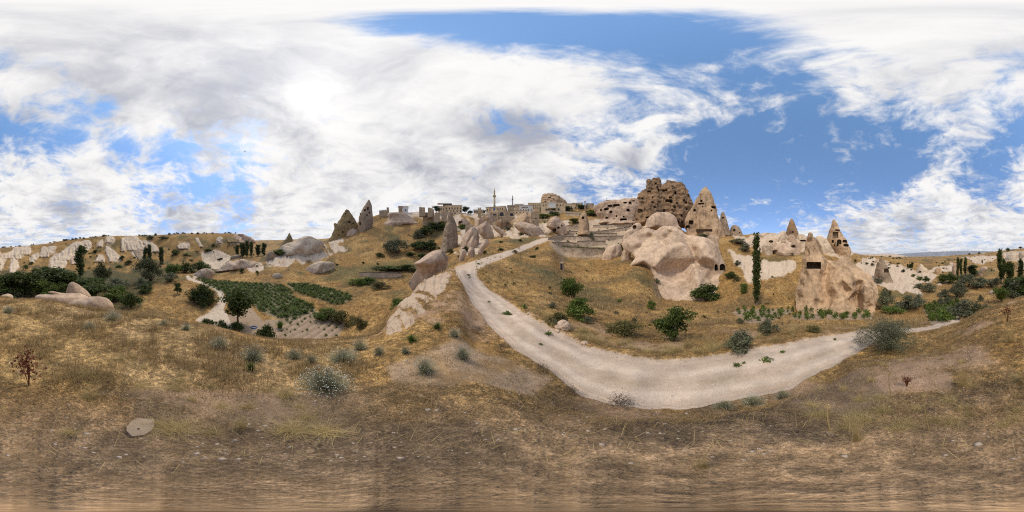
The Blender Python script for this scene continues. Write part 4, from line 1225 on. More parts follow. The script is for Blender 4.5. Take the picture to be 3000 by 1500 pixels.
SK_IN = [(1190, 268, -1.5), (1120, 330, -.5), (1240, 330, -.8), (1060, 350, -.6), (960, 400, .2), (860, 470, .9), (760, 560, 1.6), (700, 625, 2.2), (1000, 480, 1.6), (900, 560, 2.4), (800, 620, 2.9), (720, 652, 2.9), (740, 690, .2), (840, 716, .5), (900, 700, 3.0),
         (1170, 400, 1.0), (1110, 480, 2.5), (1050, 560, 3.6), (980, 640, 4.2), (930, 690, 4.2), (1060, 650, 2.6), (1150, 590, 2.0), (1300, 595, 1.5), (1400, 640, .6), (1200, 720, -.6), (1100, 760, .3), (1300, 740, -.9), (1180, 830, .7), (1000, 770, 3.0), (950, 840, 4.0), (1080, 880, 3.4), (1200, 920, 4.0), (1280, 860, 1.4), (1180, 1000, 7.2), (1050, 980, 6.6), (1250, 1030, 7.6), (1120, 1060, 8),
         (1300, 420, 1.2), (1380, 520, 1.8), (1415, 590, 1.7), (1290, 330, -2.8), (1345, 400, -2.4), (1408, 500, -1.8), (1448, 600, -1.2), (1465, 650, -.6), (1450, 340, -1.0), (1580, 370, -.2), (1500, 450, 1.3), (1620, 470, 1.6), (1700, 520, .8), (1560, 560, 2.6), (1680, 600, 2.4), (1500, 600, 2.0),
         (1560, 690, -.2), (1620, 720, .1), (1740, 690, 1.3), (1800, 690, .5), (1700, 800, .6), (1800, 800, .4), (1640, 820, .5), (1750, 880, 2.4), (1850, 920, 3.4), (1650, 930, 4.0), (1445, 690, 2.4), (1480, 760, 4.0), (1430, 800, 4.2), (1540, 850, 4.4), (1500, 880, 6.2), (1380, 920, 5.0), (1400, 980, 6.8), (1340, 1010, 6.8), (1480, 960, 7.6), (1570, 960, 5.2), (1540, 1020, 7.6), (1350, 860, 2.2),
         (700, 300, -2.6), (830, 260, -2.8), (905, 262, -3.0), (750, 400, -1.2), (650, 420, -1.2), (600, 400, -2.2), (928, 242, -5.0), (885, 302, -4.1), (838, 348, -3.3), (790, 388, -2.6), (720, 470, -1.9), (1060, 220, -2.8), (1150, 225, -3.0), (1000, 290, -2.0), (1070, 275, -1.8), (1142, 258, -4.0), (1112, 300, -3.2), (1070, 336, -2.5), (1022, 364, -1.7), (1215, 240, -2.6), (940, 350, -1.6)]
skull = [relief('6', 38.5, SK_OUT, SK_IN, smooth_n=1)]
rock('skull_rock', 'huge smooth pale boulder like a skull with two eye windows', skull, .25, TUFF, amp=.22, freq=.22, smooth_it=2, grooves=.14, rough=.10,
     caves=opn('6', [(1690, 1730, 660, 742, 'arch', 2.5), (1755, 1822, 655, 742, 'arch', 2.5)]))
rock('leaning_rock', 'pale rock hump at the foot of the lowest terrace wall',
     [folded('6', 41, [(410, 490, 410), (350, 515, 435), (315, 525, 480), (285, 525, 535), (272, 500, 600)], 2, .7)], .25, TUFF, amp=.2, freq=.4)
rock('small_dome', 'small pale dome between terrace wall hump and skull boulder',
     [folded('6', 38, [(550, 610, 470), (525, 635, 510), (512, 640, 560), (505, 640, 615)], 5, .7)], .22, TUFF, amp=.15, freq=.4)
rock('hollow_rock', 'pale rock with scooped hollow above the skull boulder beside terraces',
     [lf('5', 52, [(1130, 1175, 657), (1085, 1198, 685), (1065, 1205, 730), (1060, 1200, 770)], .7), lf('5', 51, [(1040, 1090, 738), (1000, 1105, 765), (975, 1105, 815)], .7)], .25, TUFF, amp=.2, freq=.4, caves=opn('5', [(1085, 1140, 680, 735, 'oval', 1.5)]))
rock('knuckle_rock', 'round pale knuckle rock touching the skull boulder shoulder', [lf('6', 44, [(1620, 1660, 297), (1605, 1690, 325), (1600, 1700, 385)], .8)], .22, TUFF, amp=.12, freq=.4)
rock('knuckle_rock', 'smaller pale knuckle rock nearer the thin cone', [lf('6', 46, [(1695, 1730, 312), (1685, 1745, 340), (1680, 1745, 390)], .8)], .22, TUFF, amp=.12, freq=.4)

# ---- the rock house with the square window
w0 = cpx('7', 1280)
WR_OUT = [(990, 300, -.3), (1005, 292, -.3), (1022, 298, -.3), (1026, 316, -.2), (1018, 326, -.2), (1042, 352, -.3), (1060, 400, -.4), (1078, 450, -.6), (1095, 500, -.8), (1130, 545, -1), (1200, 598, -1.2), (1260, 606, -1.4), (1310, 586, -1.4), (1350, 570, -1.4), (1410, 573, -1.4), (1450, 600, -1.3), (1500, 650, -1.2), (1560, 700, -1), (1640, 752, -.8), (1690, 812, -.4), (1725, 880, 0), (1742, 960, .5), (1744, 1045, 1),
          (1718, 1100, 2.4), (1700, 1190, 4), (1600, 1200, 4.8), (1400, 1190, 5), (1200, 1190, 5), (1000, 1185, 5), (900, 1175, 4.6), (850, 1140, 3.6), (840, 1040, 2.2), (843, 960, 1.2), (850, 900, .6), (880, 820, 0), (903, 740, -.2), (913, 680, -.3), (915, 620, -.4), (930, 540, -.5), (945, 470, -.5), (960, 400, -.4), (972, 348, -.3), (988, 326, -.2), (983, 314, -.2)]
WR_IN = [(1006, 312, .15), (1004, 328, 0), (1008, 350, .3), (1010, 450, 1.0), (1020, 560, 1.6), (1045, 600, 1.7), (970, 606, 1.5), (1125, 606, 1.4), (970, 702, 2.0), (1125, 702, 1.9), (1045, 720, 2.3), (1000, 760, 2.6), (930, 800, 1.9), (1080, 780, 2.4), (1185, 700, -.5), (1172, 760, -.2), (1165, 830, .5), (1150, 950, 1.4), (1185, 1060, 2.2), (880, 890, 1.0), (950, 880, 2.6), (905, 930, 3.3), (940, 1000, 3.6), (890, 1070, 3.2), (1000, 1080, 4.2), (1060, 900, 3.2), (1080, 1000, 3.8),
         (1380, 640, .9), (1300, 690, 1.2), (1450, 720, 1.5), (1240, 650, .2), (1350, 800, 3.0), (1255, 860, 3.2), (1500, 800, 2.2), (1600, 810, 1.3), (1420, 870, 3.6), (1400, 910, 2.0), (1320, 970, 3.7), (1480, 920, 3.3), (1525, 870, .9), (1520, 960, .5), (1515, 1050, 1.2), (1610, 860, 2.9), (1690, 930, 2.2), (1590, 950, 4.2), (1660, 1040, 3.4), (1590, 1050, 4.2), (1640, 1095, 2.4), (1400, 1040, 4.0), (1290, 1090, 4.4), (1440, 1120, 4.6), (1560, 740, .6)]
win = [relief('7', 25.5, WR_OUT, WR_IN, smooth_n=1, back=3.5)]
rock('window_rock', 'brown rock house with knobbed spire and wide square window', win, .15, BROWNL, amp=.16, freq=.5, rough=.22, smooth_it=1, grooves=.18,
     caves=opn('7', [(966, 1124, 616, 694, 'rect', 2.2), (1045, 1072, 630, 672, 'arch', 12)]))
rock('carved_cone', 'pointed brown cone with carved stepped facade at the valley edge',
     [lf('7', 60, [(1256, 1276, 155), (1240, 1298, 190), (1222, 1318, 245), (1205, 1345, 300), (1190, 1375, 345), (1186, 1400, 380), (1200, 1425, 425), (1230, 1442, 470), (1260, 1440, 510), (1280, 1430, 560)], .75, seg=44)], .28, BROWNL, amp=.35, freq=.35, rough=.4, smooth_it=1,
     caves=opn('7', [(1250, 1310, 290, 360, 'rect', 1.0), (1295, 1345, 372, 425, 'arch', 1.8), (1355, 1405, 375, 408, 'arch', 1.8), (1362, 1425, 418, 452, 'oval', 1.5), (1238, 1262, 378, 410), (1265, 1278, 425, 448), (1290, 1312, 425, 448), (1270, 1330, 262, 284, 'oval', .9)]))
rock('plain_cone', 'plain pointed brown cone standing alone on the pale ridge',
     [lf('7', 76, [(798, 816, 148), (785, 830, 175), (768, 848, 215), (755, 862, 255), (745, 880, 300), (742, 886, 320)], .9)], .3, BROWN, amp=.2, freq=.3, rough=.15, smooth_it=1, caves=opn('7', [(812, 826, 282, 305)]))
# pale mounds with the long overhang behind the poplar
mounds = [
    ('white hood rock with wind-worn hollow left of the overhang', [(530, 560, 400), (500, 590, 420), (482, 600, 450), (490, 605, 500), (495, 600, 545)], 62, []),
    ('pale overhang rock with long shadowed shelter', [(690, 760, 418), (640, 790, 445), (600, 860, 470), (570, 900, 500), (570, 905, 550)], 62, [(585, 720, 485, 540, 'arch', 3.0), (720, 830, 515, 545, 'arch', 2.0)]),
    ('tilted pale slab rock above the overhang', [(700, 740, 380), (685, 770, 405), (680, 775, 450)], 66, [(700, 745, 405, 425, 'oval', 1.0)]),
    ('pale wedge rock with two dark holes beside the overhang', [(850, 880, 370), (810, 905, 400), (790, 915, 440), (785, 920, 500)], 66, [(800, 850, 432, 462, 'oval', 1.5)]),
    ('brown-faced hollow rock among the pale mounds', [(570, 610, 365), (530, 640, 390), (520, 660, 430), (520, 660, 470)], 68, [(560, 610, 380, 410, 'oval', 1.2)]),
    ('small white hump under the plain cone', [(700, 745, 285), (660, 750, 320), (590, 760, 350), (560, 770, 400)], 74, []),
    ('low white dome with dark slot right of plain cone', [(880, 940, 315), (860, 970, 345), (855, 985, 390), (860, 990, 470)], 68, [(895, 965, 376, 396, 'oval', 2.0)]),
    ('white shoulder rock between spire and carved cone', [(1080, 1130, 335), (1050, 1180, 360), (1060, 1230, 410), (1080, 1270, 460), (1090, 1280, 530)], 66, []),
    ('narrow pale fin rock among the mounds', [(780, 830, 322), (760, 850, 350), (745, 850, 400)], 72, []),
]
for lab, L, d, cv in mounds:
    rock('tuff_mound', lab, [folded('7', d, L, len(lab), 1.0)], .28, TUFFW if 'white' in lab else TUFF, amp=.3, freq=.25, rough=.25, grooves=.15, caves=opn('7', cv), smooth_it=2, keep=True)
rock('low_cone', 'dark pitted cone with a bright carved niche on the white slope',
     [lf('8', 47, [(345, 362, 440), (325, 385, 475), (300, 405, 515), (280, 432, 570), (270, 450, 620), (268, 480, 700), (280, 512, 790)], .9)], .22, GREYR, amp=.3, freq=.5, rough=.3, smooth_it=1, caves=opn('8', [(385, 445, 585, 640, 'arch', 1.0)]))
for lab, L, d, mt in [
    ('small pale twin-peaked rock on the white slope', [(840, 860, 530), (815, 890, 560), (800, 935, 590), (790, 950, 625)], 80, TUFFW),
    ('brown hooded boulder below the white band', [(1060, 1090, 570), (1035, 1110, 595), (1020, 1118, 625), (1018, 1120, 655)], 80, BROWNL),
    ('tall white buttress rock behind the thin poplars', [(1255, 1285, 522), (1240, 1300, 560), (1235, 1305, 610), (1235, 1310, 650)], 90, TUFF),
    ('tiny pointed rock far along the white slope', [(188, 194, 440), (180, 204, 465), (175, 212, 492)], 130, GREYR),
    ('small reddish pointed rock behind dark pitted cone', [(300, 316, 458), (285, 325, 480), (272, 330, 515)], 110, TUFFP),
    ('white knob rock beside the valley track trees', [(1740, 1780, 860), (1710, 1795, 880), (1705, 1790, 915)], 38, TUFFW),
    ('flat white rock on the grass below white slope', [(1050, 1110, 778), (1040, 1120, 788), (1040, 1120, 802)], 60, TUFFW),
    ('white upright stone on the far dry hillside', [(1765, 1790, 575), (1758, 1800, 595), (1760, 1798, 618)], 120, TUFFW),
    ('pale arching rib of rock on far dry hillside', [(1620, 1680, 565), (1600, 1690, 590), (1590, 1640, 625), (1560, 1620, 680)], 100, TUFFW),
    ('knobbly white crag at the top right of far hillside', [(2110, 2147, 365), (2080, 2170, 400), (2075, 2200, 450)], 150, TUFFW),
    ('pale ridge of fluted rock under the far skyline', [(1960, 2060, 405), (1930, 2080, 430), (1900, 2100, 470)], 155, TUFFW)]:
    dd = d
    rock('rock_outcrop', lab, [lf('8', dd, L, .8, auto=True)], max(.18, dd * .004), mt, amp=.012 * dd * .5, freq=12. / dd, rough=.004 * dd, smooth_it=2)

# ---- left: yellow cone, tall watch cone, white mounds
rock('yellow_cone', 'broad yellow-brown ragged cone rock at the ridge end',
     [lf('3', 112, [(915, 938, 235), (895, 960, 262), (870, 1000, 300), (848, 1026, 350), (810, 1050, 400), (790, 1068, 450), (775, 1060, 500), (750, 1000, 560), (720, 920, 610)], .7, seg=44), lf('3', 110, [(770, 800, 405), (768, 830, 430), (765, 850, 480), (740, 860, 560), (715, 830, 620)], .8)],
     .5, YELLOW, amp=.8, freq=.16, rough=.9, grooves=1.0, smooth_it=1, caves=opn('3', [(950, 975, 375, 405), (865, 885, 500, 530), (1000, 1015, 395, 415), (820, 835, 540, 560), (905, 918, 275, 300)]))
rock('watch_cone', 'tall grey cone tower with stacked dark windows beside the yellow cone',
     [lf('3', 108, [(1200, 1210, 108), (1185, 1225, 135), (1170, 1236, 160), (1135, 1245, 200), (1110, 1250, 245), (1085, 1256, 300), (1075, 1258, 360), (1072, 1252, 420), (1070, 1240, 500), (1075, 1230, 560)], .9, seg=44)],
     .42, GREYR, amp=.4, freq=.2, rough=.4, grooves=.4, smooth_it=1, caves=opn('3', [(1185, 1202, 195, 245), (1085, 1105, 385, 430, 'arch'), (1140, 1165, 225, 255), (1175, 1190, 292, 312), (1090, 1105, 275, 300), (1205, 1222, 260, 285)]))
rock('grey_dome', 'low rounded grey dome at the foot of watch cone', [lf('3', 100, [(980, 1030, 472), (945, 1060, 488), (928, 1075, 515), (920, 1075, 545)], .7, auto=True)], .4, TUFFP, amp=.2, freq=.2)
rock('white_brow', 'broad whitish brow rock with undercut hollow on the dry slope',
     [lf('3', 112, [(1450, 1640, 278), (1430, 1700, 300), (1440, 1760, 350), (1400, 1830, 400), (1370, 1865, 420), (1365, 1780, 440), (1380, 1640, 490), (1395, 1560, 525)], .5, seg=44, maxdep=8)], .4, TUFFP, amp=.4, freq=.2, smooth_it=3, caves=opn('3', [(1620, 1760, 415, 455, 'oval', 2.5)]))
rock('peak_rock', 'small yellow pointed peak above whitish mound',
     [lf('3', 120, [(200, 208, 527), (185, 225, 560), (160, 248, 600), (120, 258, 640), (90, 275, 690)], .8)], .45, YELLOW, amp=.4, freq=.2, rough=.3, smooth_it=1)
rock('white_mound', 'large whitish eroded mound below the small yellow peak',
     [folded('3', 105, [(390, 490, 572), (320, 540, 592), (280, 600, 620), (200, 650, 650), (100, 650, 700), (30, 600, 760), (0, 560, 800)], 3, .6)], .45, TUFFW, amp=.6, freq=.15, grooves=.6, smooth_it=2)
rock('bare_patch_rock', 'flat whitish rock face in the golden slope above the garden',
     [folded('3', 56, [(560, 720, 885), (500, 775, 910), (440, 778, 950), (390, 765, 990), (365, 700, 1035)], 6, .6)], .25, TUFFW, amp=.25, freq=.4)
rock('bare_patch_rock', 'little whitish rock face left of flat one above garden',
     [lf('3', 52, [(40, 80, 1030), (0, 110, 1050), (-10, 130, 1075), (0, 110, 1095)], .4, auto=True)], .25, TUFFW, amp=.15, freq=.4)
rock('pale_hummock', 'long low pale hummock beyond the garden track', [folded('2', 82, [(1250, 1420, 612), (1150, 1520, 640), (1080, 1600, 680), (1040, 1640, 725)], 4, .6)], .35, TUFF, amp=.3, freq=.25)
rock('pale_hummock', 'rounded pale bluff where the garden track bends', [folded('2', 58, [(840, 900, 712), (770, 980, 745), (720, 990, 790), (690, 960, 840)], 5, .6)], .28, TUFF, amp=.25, freq=.35)
rock('round_boulder', 'grey upright boulder at the near end of the poplar row', [lf('2', 90, [(1680, 1720, 500), (1640, 1735, 530), (1620, 1740, 580), (1615, 1720, 610)], .8, auto=True)], .32, GREYR, amp=.25, freq=.3)
rock('round_boulder', 'low grey boulder under the poplar row', [lf('2', 90, [(1270, 1310, 542), (1190, 1325, 560), (1180, 1328, 590)], .6, auto=True)], .32, GREYR, amp=.25, freq=.3)

# ---- white outcrops on the far left hillside
def fluted(c, L, seed, bump=2.0):
    rg = random.Random(seed); o = CR[c]
    rw = [(r[0] - (r[1] - r[0]) * .10, r[1] + (r[1] - r[0]) * .10, r[2]) for r in L]
    hy = rw[-1][2] - rw[0][2]; rw.append((rw[-1][0], rw[-1][1], rw[-1][2] + hy * .12 + 6))
    def dist(x, y):
        px, py = cp(c, x, y)
        return hit(px, py + 1.5, 35, 172)
    d0 = dist((rw[-1][0] + rw[-1][1]) / 2, rw[-1][2]); far = d0
    def F(x, y, b):
        nonlocal far
        dd = min(dist(x, y), d0 + 55); far = max(far, dd)
        return d0 - dd + b
    out = [((rw[0][0] + rw[0][1]) / 2, rw[0][2] - 5)] + [(r[1], r[2]) for r in rw] + [(r[0], r[2]) for r in rw[::-1]]
    out = [(x, y, F(x, y, -.8)) for x, y in out]
    inn = []; w0 = max(r[1] - r[0] for r in rw); n = max(1, round(w0 / 48)); ph = [rg.uniform(-.1, .1) for _ in range(2 * n + 1)]; am = [rg.uniform(.6, 1.3) for _ in range(2 * n + 1)]
    for k, r in enumerate(rw[:-1]):
        w = r[1] - r[0]; y = r[2] + hy * .05
        sc = min(1, .45 + k * .3)
        for q in range(2 * n - 1):
            x = r[0] + w * ((q + 1) / (2 * n) + ph[q] / n + rg.uniform(-.02, .02)); b = bump * am[q] * sc * (1 if q % 2 == 0 else .12)
            inn.append((x, y + rg.uniform(-3, 3), F(x, y, b)))
    keep = []
    for p in inn:
        if all(abs(p[0] - q_[0]) + abs(p[1] - q_[1]) > 5 for q_ in keep): keep.append(p)
    return relief(c, d0, out, keep, levels=2, smooth_n=0, back=far - d0 + 4, shrink=.95)


for c, L, lab in OUT:
    pr = fluted(c, L, len(lab) * 3 + len(L), 2.2)
    mt = YELLOW if 'yellowish' in lab else (TUFFP if 'pink' in lab else (GREYR if 'grey ribbed' in lab else TUFFW))
    rock('rock_outcrop', lab, [pr], .45, mt, amp=.25, freq=.22, grooves=.35, rough=.1, smooth_it=2, keep=True)

# ---- centre: chimney, smooth rocks and boulders under the town
rock('stone_chimney', 'tall leaning grey chimney rock standing on the slope left of path',
     [lf('4', 60, [(500, 530, 430), (483, 542, 465), (476, 555, 510), (470, 575, 560), (450, 595, 610), (430, 602, 680), (415, 605, 760), (400, 605, 840), (385, 600, 900)], .8, seg=44)], .26, GREYR, amp=.35, freq=.3, rough=.3, grooves=.35, smooth_it=1)
C4 = [
    ('smooth_rock', 'long smooth pinkish slab rock right of the chimney rock', [(770, 830, 625), (720, 870, 680), (670, 880, 760), (635, 870, 830), (640, 830, 900)], 54, TUFFP, []),
    ('smooth_rock', 'pinkish round-headed rock with dark band in the middle', [(940, 985, 555), (880, 1010, 590), (845, 1030, 630), (860, 1050, 690), (900, 1065, 740), (930, 1050, 775)], 58, TUFFP, []),
    ('smooth_rock', 'tilted pinkish egg-shaped rock in front of round-headed one', [(800, 840, 722), (765, 858, 770), (730, 862, 830), (712, 850, 890)], 48, TUFFP, []),
    ('smooth_rock', 'pointed pale finger boulder by the upper path', [(665, 710, 900), (640, 720, 950), (625, 700, 1010), (618, 670, 1065)], 30, TUFFP, []),
    ('smooth_rock', 'blunt pale boulder beside the finger boulder at upper path', [(750, 800, 868), (722, 825, 905), (720, 830, 950), (740, 830, 1000)], 31, TUFFP, []),
    ('smooth_rock', 'low pale boulder strip tumbling towards the path', [(930, 990, 775), (900, 1010, 830), (870, 960, 880), (850, 920, 940), (870, 900, 985)], 36, TUFFP, []),
    ('smooth_rock', 'pale concave rock with dark cave under the houses', [(640, 690, 512), (610, 740, 550), (605, 790, 590), (640, 800, 620)], 72, TUFFP, [(612, 665, 545, 580, 'oval', 2.0)]),
    ('smooth_rock', 'creamy fan-shaped rock spilling from the dark vault', [(960, 1000, 455), (950, 1040, 500), (970, 1060, 550), (1000, 1050, 600)], 78, TUFF, [(915, 960, 458, 488, 'oval', 2.0)]),
    ('smooth_rock', 'creamy split rock left of the fan-shaped rock', [(870, 930, 490), (835, 960, 530), (820, 960, 570), (810, 900, 610)], 74, TUFF, []),
    ('smooth_rock', 'slanting pale apron running down behind the round-headed rock', [(1030, 1080, 600), (1050, 1150, 640), (1100, 1200, 680), (1170, 1235, 735)], 62, TUFF, []),
    ('whale_rock', 'broad whale-backed pinkish boulder beside the rising path', [(1350, 1450, 562), (1315, 1560, 585), (1320, 1640, 620), (1350, 1680, 660), (1420, 1700, 700), (1480, 1695, 735)], 62, TUFFP, []),
    ('cave_rock', 'pale cave rock with two dark holes at the path end', [(1830, 1860, 482), (1760, 1900, 520), (1730, 1940, 570), (1720, 1970, 620), (1790, 1990, 670), (1850, 1980, 722)], 66, TUFFP, [(1800, 1848, 640, 684, 'oval', 2.0), (1855, 1890, 612, 650, 'oval', 2.0), (1905, 1925, 590, 620, 'oval', 1.2), (1740, 1790, 500, 525, 'oval', 2.0)]),
    ('mound_rock', 'brown rock mound backing the ruined brick house', [(1440, 1540, 440), (1390, 1600, 470), (1340, 1630, 510), (1280, 1640, 545), (1270, 1640, 580)], 74, BROWNL, [(1525, 1570, 570, 590, 'oval', 1.0)]),
    ('rubble_rock', 'rough brown bank of rubble below the dark vaults', [(1130, 1200, 525), (1080, 1260, 555), (1050, 1290, 600), (1060, 1270, 650)], 76, BROWN, []),
]
for nm, lab, L, d, mt, cv in C4:
    rock(nm, lab, [folded('4', d, L, len(lab))], max(.2, d * .0045), mt, amp=.28, freq=.25, rough=.18, grooves=.12, smooth_it=2, caves=opn('4', cv), keep=True)
LB_OUT = [(60, 1095, -.2), (56, 1075, -.3), (110, 1045, -.6), (170, 1000, -.8), (240, 950, -.9), (300, 920, -1), (350, 908, -1), (420, 904, -1), (438, 930, -1), (452, 960, -1), (482, 982, -1), (492, 1012, -1), (480, 1100, -.8), (440, 1250, -.4), (400, 1400, 0), (200, 1420, 0), (20, 1420, 0), (-20, 1330, -.3), (40, 1230, -.4), (88, 1160, -.3), (84, 1120, -.2)]
LB_IN = [(330, 945, .2), (260, 990, 1.0), (180, 1050, 1.6), (110, 1080, 1.5), (390, 950, .4), (330, 1040, 1.5), (230, 1095, 1.5), (150, 1118, .9), (120, 1150, .1), (240, 1150, .6), (330, 1120, 1.0), (400, 1040, .9), (150, 1220, -.1), (280, 1230, .1), (420, 1000, .5)]
rock('leaf_boulder', 'big smooth leaf-shaped grey boulder overhanging the dry slope', [relief('4', 25, LB_OUT, LB_IN, smooth_n=1, back=2.2)], .12, TUFFP, amp=.06, freq=.7, smooth_it=3)
rock('fortress_rock', 'flat-topped distant stone fortress hill above the white hotel',
     [lf('4', 205, [(1700, 1760, 205), (1665, 1850, 218), (1660, 1900, 245), (1655, 1945, 275), (1650, 1970, 300), (1645, 1980, 330), (1640, 1990, 380)], .5, seg=44)], .7, BROWNL, amp=.9, freq=.12, rough=1.2, terr=.5, smooth_it=1, caves=opn('4', [(1745, 1775, 245, 262), (1700, 1715, 290, 305), (1800, 1815, 262, 275)]))
rock('terrace_chimney', 'stubby brown chimney rock with a hollow among the terraces',
     [lf('5', 74, [(470, 490, 505), (450, 505, 540), (425, 520, 575), (415, 535, 630), (412, 546, 690), (405, 545, 755)], .9)], .28, BROWNL, amp=.25, freq=.35, rough=.25, smooth_it=1, caves=opn('5', [(445, 482, 572, 615, 'oval', 1.5)]))

# ---- boulders on the near left shoulder
rock('shoulder_boulder', 'tilted smooth beige boulder standing on the grass shoulder',
     [lf('1', 15, [(895, 930, 885), (865, 975, 905), (850, 1030, 945), (835, 1080, 985), (830, 1120, 1025), (830, 1150, 1070), (860, 1155, 1100)], .6, seg=44)], .07, TUFF, amp=.07, freq=.8, smooth_it=3)
rock('shoulder_slab', 'long low beige rock slab lying along the grass shoulder',
     [lf('1', 10.2, [(1180, 1280, 1068), (1080, 1330, 1085), (980, 1370, 1110), (900, 1410, 1150), (850, 1435, 1200), (900, 1445, 1245), (1000, 1440, 1275)], .45, seg=44, sink=.6), lf('1', 11, [(560, 720, 1012), (900, 1000, 1034), (460, 1080, 1060), (440, 1150, 1110), (520, 1200, 1170)], .3, sink=.6, maxdep=1.0)], .07, TUFF, amp=.09, freq=.9, smooth_it=3)
rock('shoulder_rock', 'small pale rock poking out of grass left of the slab', [lf('1', 12, [(60, 130, 1040), (10, 160, 1060), (0, 168, 1090), (20, 160, 1110)], .6, sink=.5)], .06, TUFF, amp=.06, freq=1.)
rock('edge_boulder', 'rough pale stone lying on the outer edge of path', [lf('p', 6.6, [(1740, 1800, 712), (1700, 1835, 735), (1692, 1842, 765), (1705, 1840, 790)], .8, sink=.15)], .03, TUFF, amp=.06, freq=3., rough=.08, smooth_it=1)
#PART3
# ------------------------------------------------------------------ terrace walls
def terrace_wall(label, c, top, bot, lo=44, hi=115, creeper=False):
    tp = [cp(c, *p) for p in top]; bt = [cp(c, *p) for p in bot]
    x0, x1 = max(tp[0][0], bt[0][0]), min(tp[-1][0], bt[-1][0])
    n = max(6, int((x1 - x0) / 4)); P = []
    for i in range(n + 1):
        px = x0 + (x1 - x0) * i / n
        yt = np.interp(px, [p[0] for p in tp], [p[1] for p in tp]); yb = np.interp(px, [p[0] for p in bt], [p[1] for p in bt])
        P.append((px, yt, yb, hit(px, yb, lo, hi)))
    ds = np.array([p[3] for p in P])
    for _ in range(3):
        ds = np.convolve(np.pad(ds, 2, 'edge'), np.ones(5) / 5, 'valid')
    mid = plan(P[n // 2][0], ds[n // 2]); base = Vector((mid[0], mid[1], ds[n // 2] * tane(P[n // 2][2]) + EYE))
    w = empty('terrace_wall', base, 0, label, 'wall', 'dry-stone terrace walls')
    th = 1.1; mb = MB(); cap = MB(); V = []; K = []; tops = []
    for (px, yt, yb, _), d in zip(P, ds):
        zt = d * tane(yt) + EYE + random.uniform(-.05, .05); zb = d * tane(yb) + EYE - 1.2
        a = plan(px, d); b = plan(px, d + th)
        V += [(*a, zb), (*a, zt), (*b, zt), (*b, zb)]
        a2 = plan(px, d - .12); b2 = plan(px, d + th * .6); h = .16 + random.uniform(-.03, .05)
        K += [(*a2, zt), (*a2, zt + h), (*b2, zt + h), (*b2, zt)]
        tops.append(Vector((*a2, zt + h)))
    def strip(vs):
        vs = np.array(vs) - np.array(base)
        q = [(i * 4 + k, i * 4 + (k + 1) % 4, i * 4 + 4 + (k + 1) % 4, i * 4 + 4 + k) for i in range(n) for k in range(4)] + [(0, 3, 2, 1), (n * 4, n * 4 + 1, n * 4 + 2, n * 4 + 3)]
        return vs, q
    mb.add(*strip(V)); mb.build('wall_face', WALLST, w)
    cap.add(*strip(K)); cap.build('coping', COPE, w)
    if creeper:
        pts = []
        for i in range(len(tops) - 1):
            for k in range(34):
                p = tops[i].lerp(tops[i + 1], random.random())
                dr = (random.random() ** 3) * (1.9 if (i % 7) < 2 else .7)
                pts.append((p.x + random.uniform(-.25, .25), p.y + random.uniform(-.25, .25), p.z + .25 - dr))
        v, q = leafq(np.array(pts) - np.array(base), .22)
        ob('creeper', mesh_arr('creeper', v, q, False, [L_MID]), w)


def leafq(c, size, up=0.0, asp=.55, rng=RNG):
    """rhombic leaves at points c"""
    c = np.asarray(c, float); n = len(c)
    u = rng.normal(size=(n, 3)); u[:, 2] += up; u /= np.linalg.norm(u, axis=1)[:, None]
    t = rng.normal(size=(n, 3)); w = np.cross(u, t); w /= np.linalg.norm(w, axis=1)[:, None] + 1e-9
    s = (size if np.ndim(size) else np.full(n, size)) * rng.uniform(.65, 1.35, n)
    u = u * s[:, None]; w = w * s[:, None] * asp
    v = np.stack([c - u * .5, c + w * .5, c + u * .5, c - w * .5], 1).reshape(-1, 3)
    return v, np.arange(n * 4).reshape(-1, 4)


COPE = mat_plain('dark_coping', (.10, .078, .058), .4, 3)
terrace_wall('lowest and tallest terrace wall, hung with green creeper', '5', [(200, 955), (400, 962), (560, 975), (745, 985)], [(200, 1000), (330, 1062), (480, 1078), (745, 1050)], 40, 75, True)
terrace_wall('short terrace wall above left end of the creeper wall', '5', [(70, 900), (220, 903), (390, 912)], [(70, 925), (230, 948), (390, 952)], 44, 80)
terrace_wall('terrace wall just above the creeper wall', '5', [(390, 888), (560, 886), (750, 890)], [(390, 945), (560, 948), (750, 940)], 44, 80)
terrace_wall('terrace wall with a silver bush growing at its middle', '5', [(230, 828), (480, 832), (720, 826), (1020, 820)], [(230, 868), (480, 882), (720, 885), (1020, 850)], 46, 90)
terrace_wall('thin terrace wall meeting the end of the path', '5', [(20, 850), (120, 820), (240, 805), (350, 795)], [(20, 880), (120, 868), (240, 850), (350, 835)], 44, 90)
terrace_wall('long slanting terrace wall at mid height', '5', [(220, 758), (420, 765), (600, 772), (800, 745), (1060, 705)], [(220, 790), (420, 800), (600, 808), (800, 785), (1060, 745)], 50, 95)
terrace_wall('low terrace wall under the long slanting one', '5', [(600, 790), (740, 792), (880, 792)], [(600, 820), (740, 824), (880, 822)], 48, 95)
terrace_wall('terrace wall right of stubby chimney rock', '5', [(590, 690), (700, 684), (850, 678), (1080, 670)], [(590, 722), (700, 725), (850, 716), (1080, 705)], 55, 105)
terrace_wall('small terrace wall left of stubby chimney rock', '5', [(250, 692), (330, 692), (410, 694)], [(250, 738), (330, 745), (410, 745)], 52, 105)
terrace_wall('topmost bowed terrace wall under the cave ridge', '5', [(720, 640), (860, 622), (980, 628), (1100, 655)], [(720, 672), (860, 668), (980, 668), (1100, 680)], 60, 115)
terrace_wall('green-topped garden wall above the chimney rock', '5', [(250, 540), (360, 545), (450, 550)], [(250, 562), (360, 570), (450, 575)], 70, 140, True)
terrace_wall('garden wall below the hotel arches', '5', [(240, 510), (330, 515), (440, 518)], [(240, 538), (330, 540), (440, 545)], 80, 150, True)
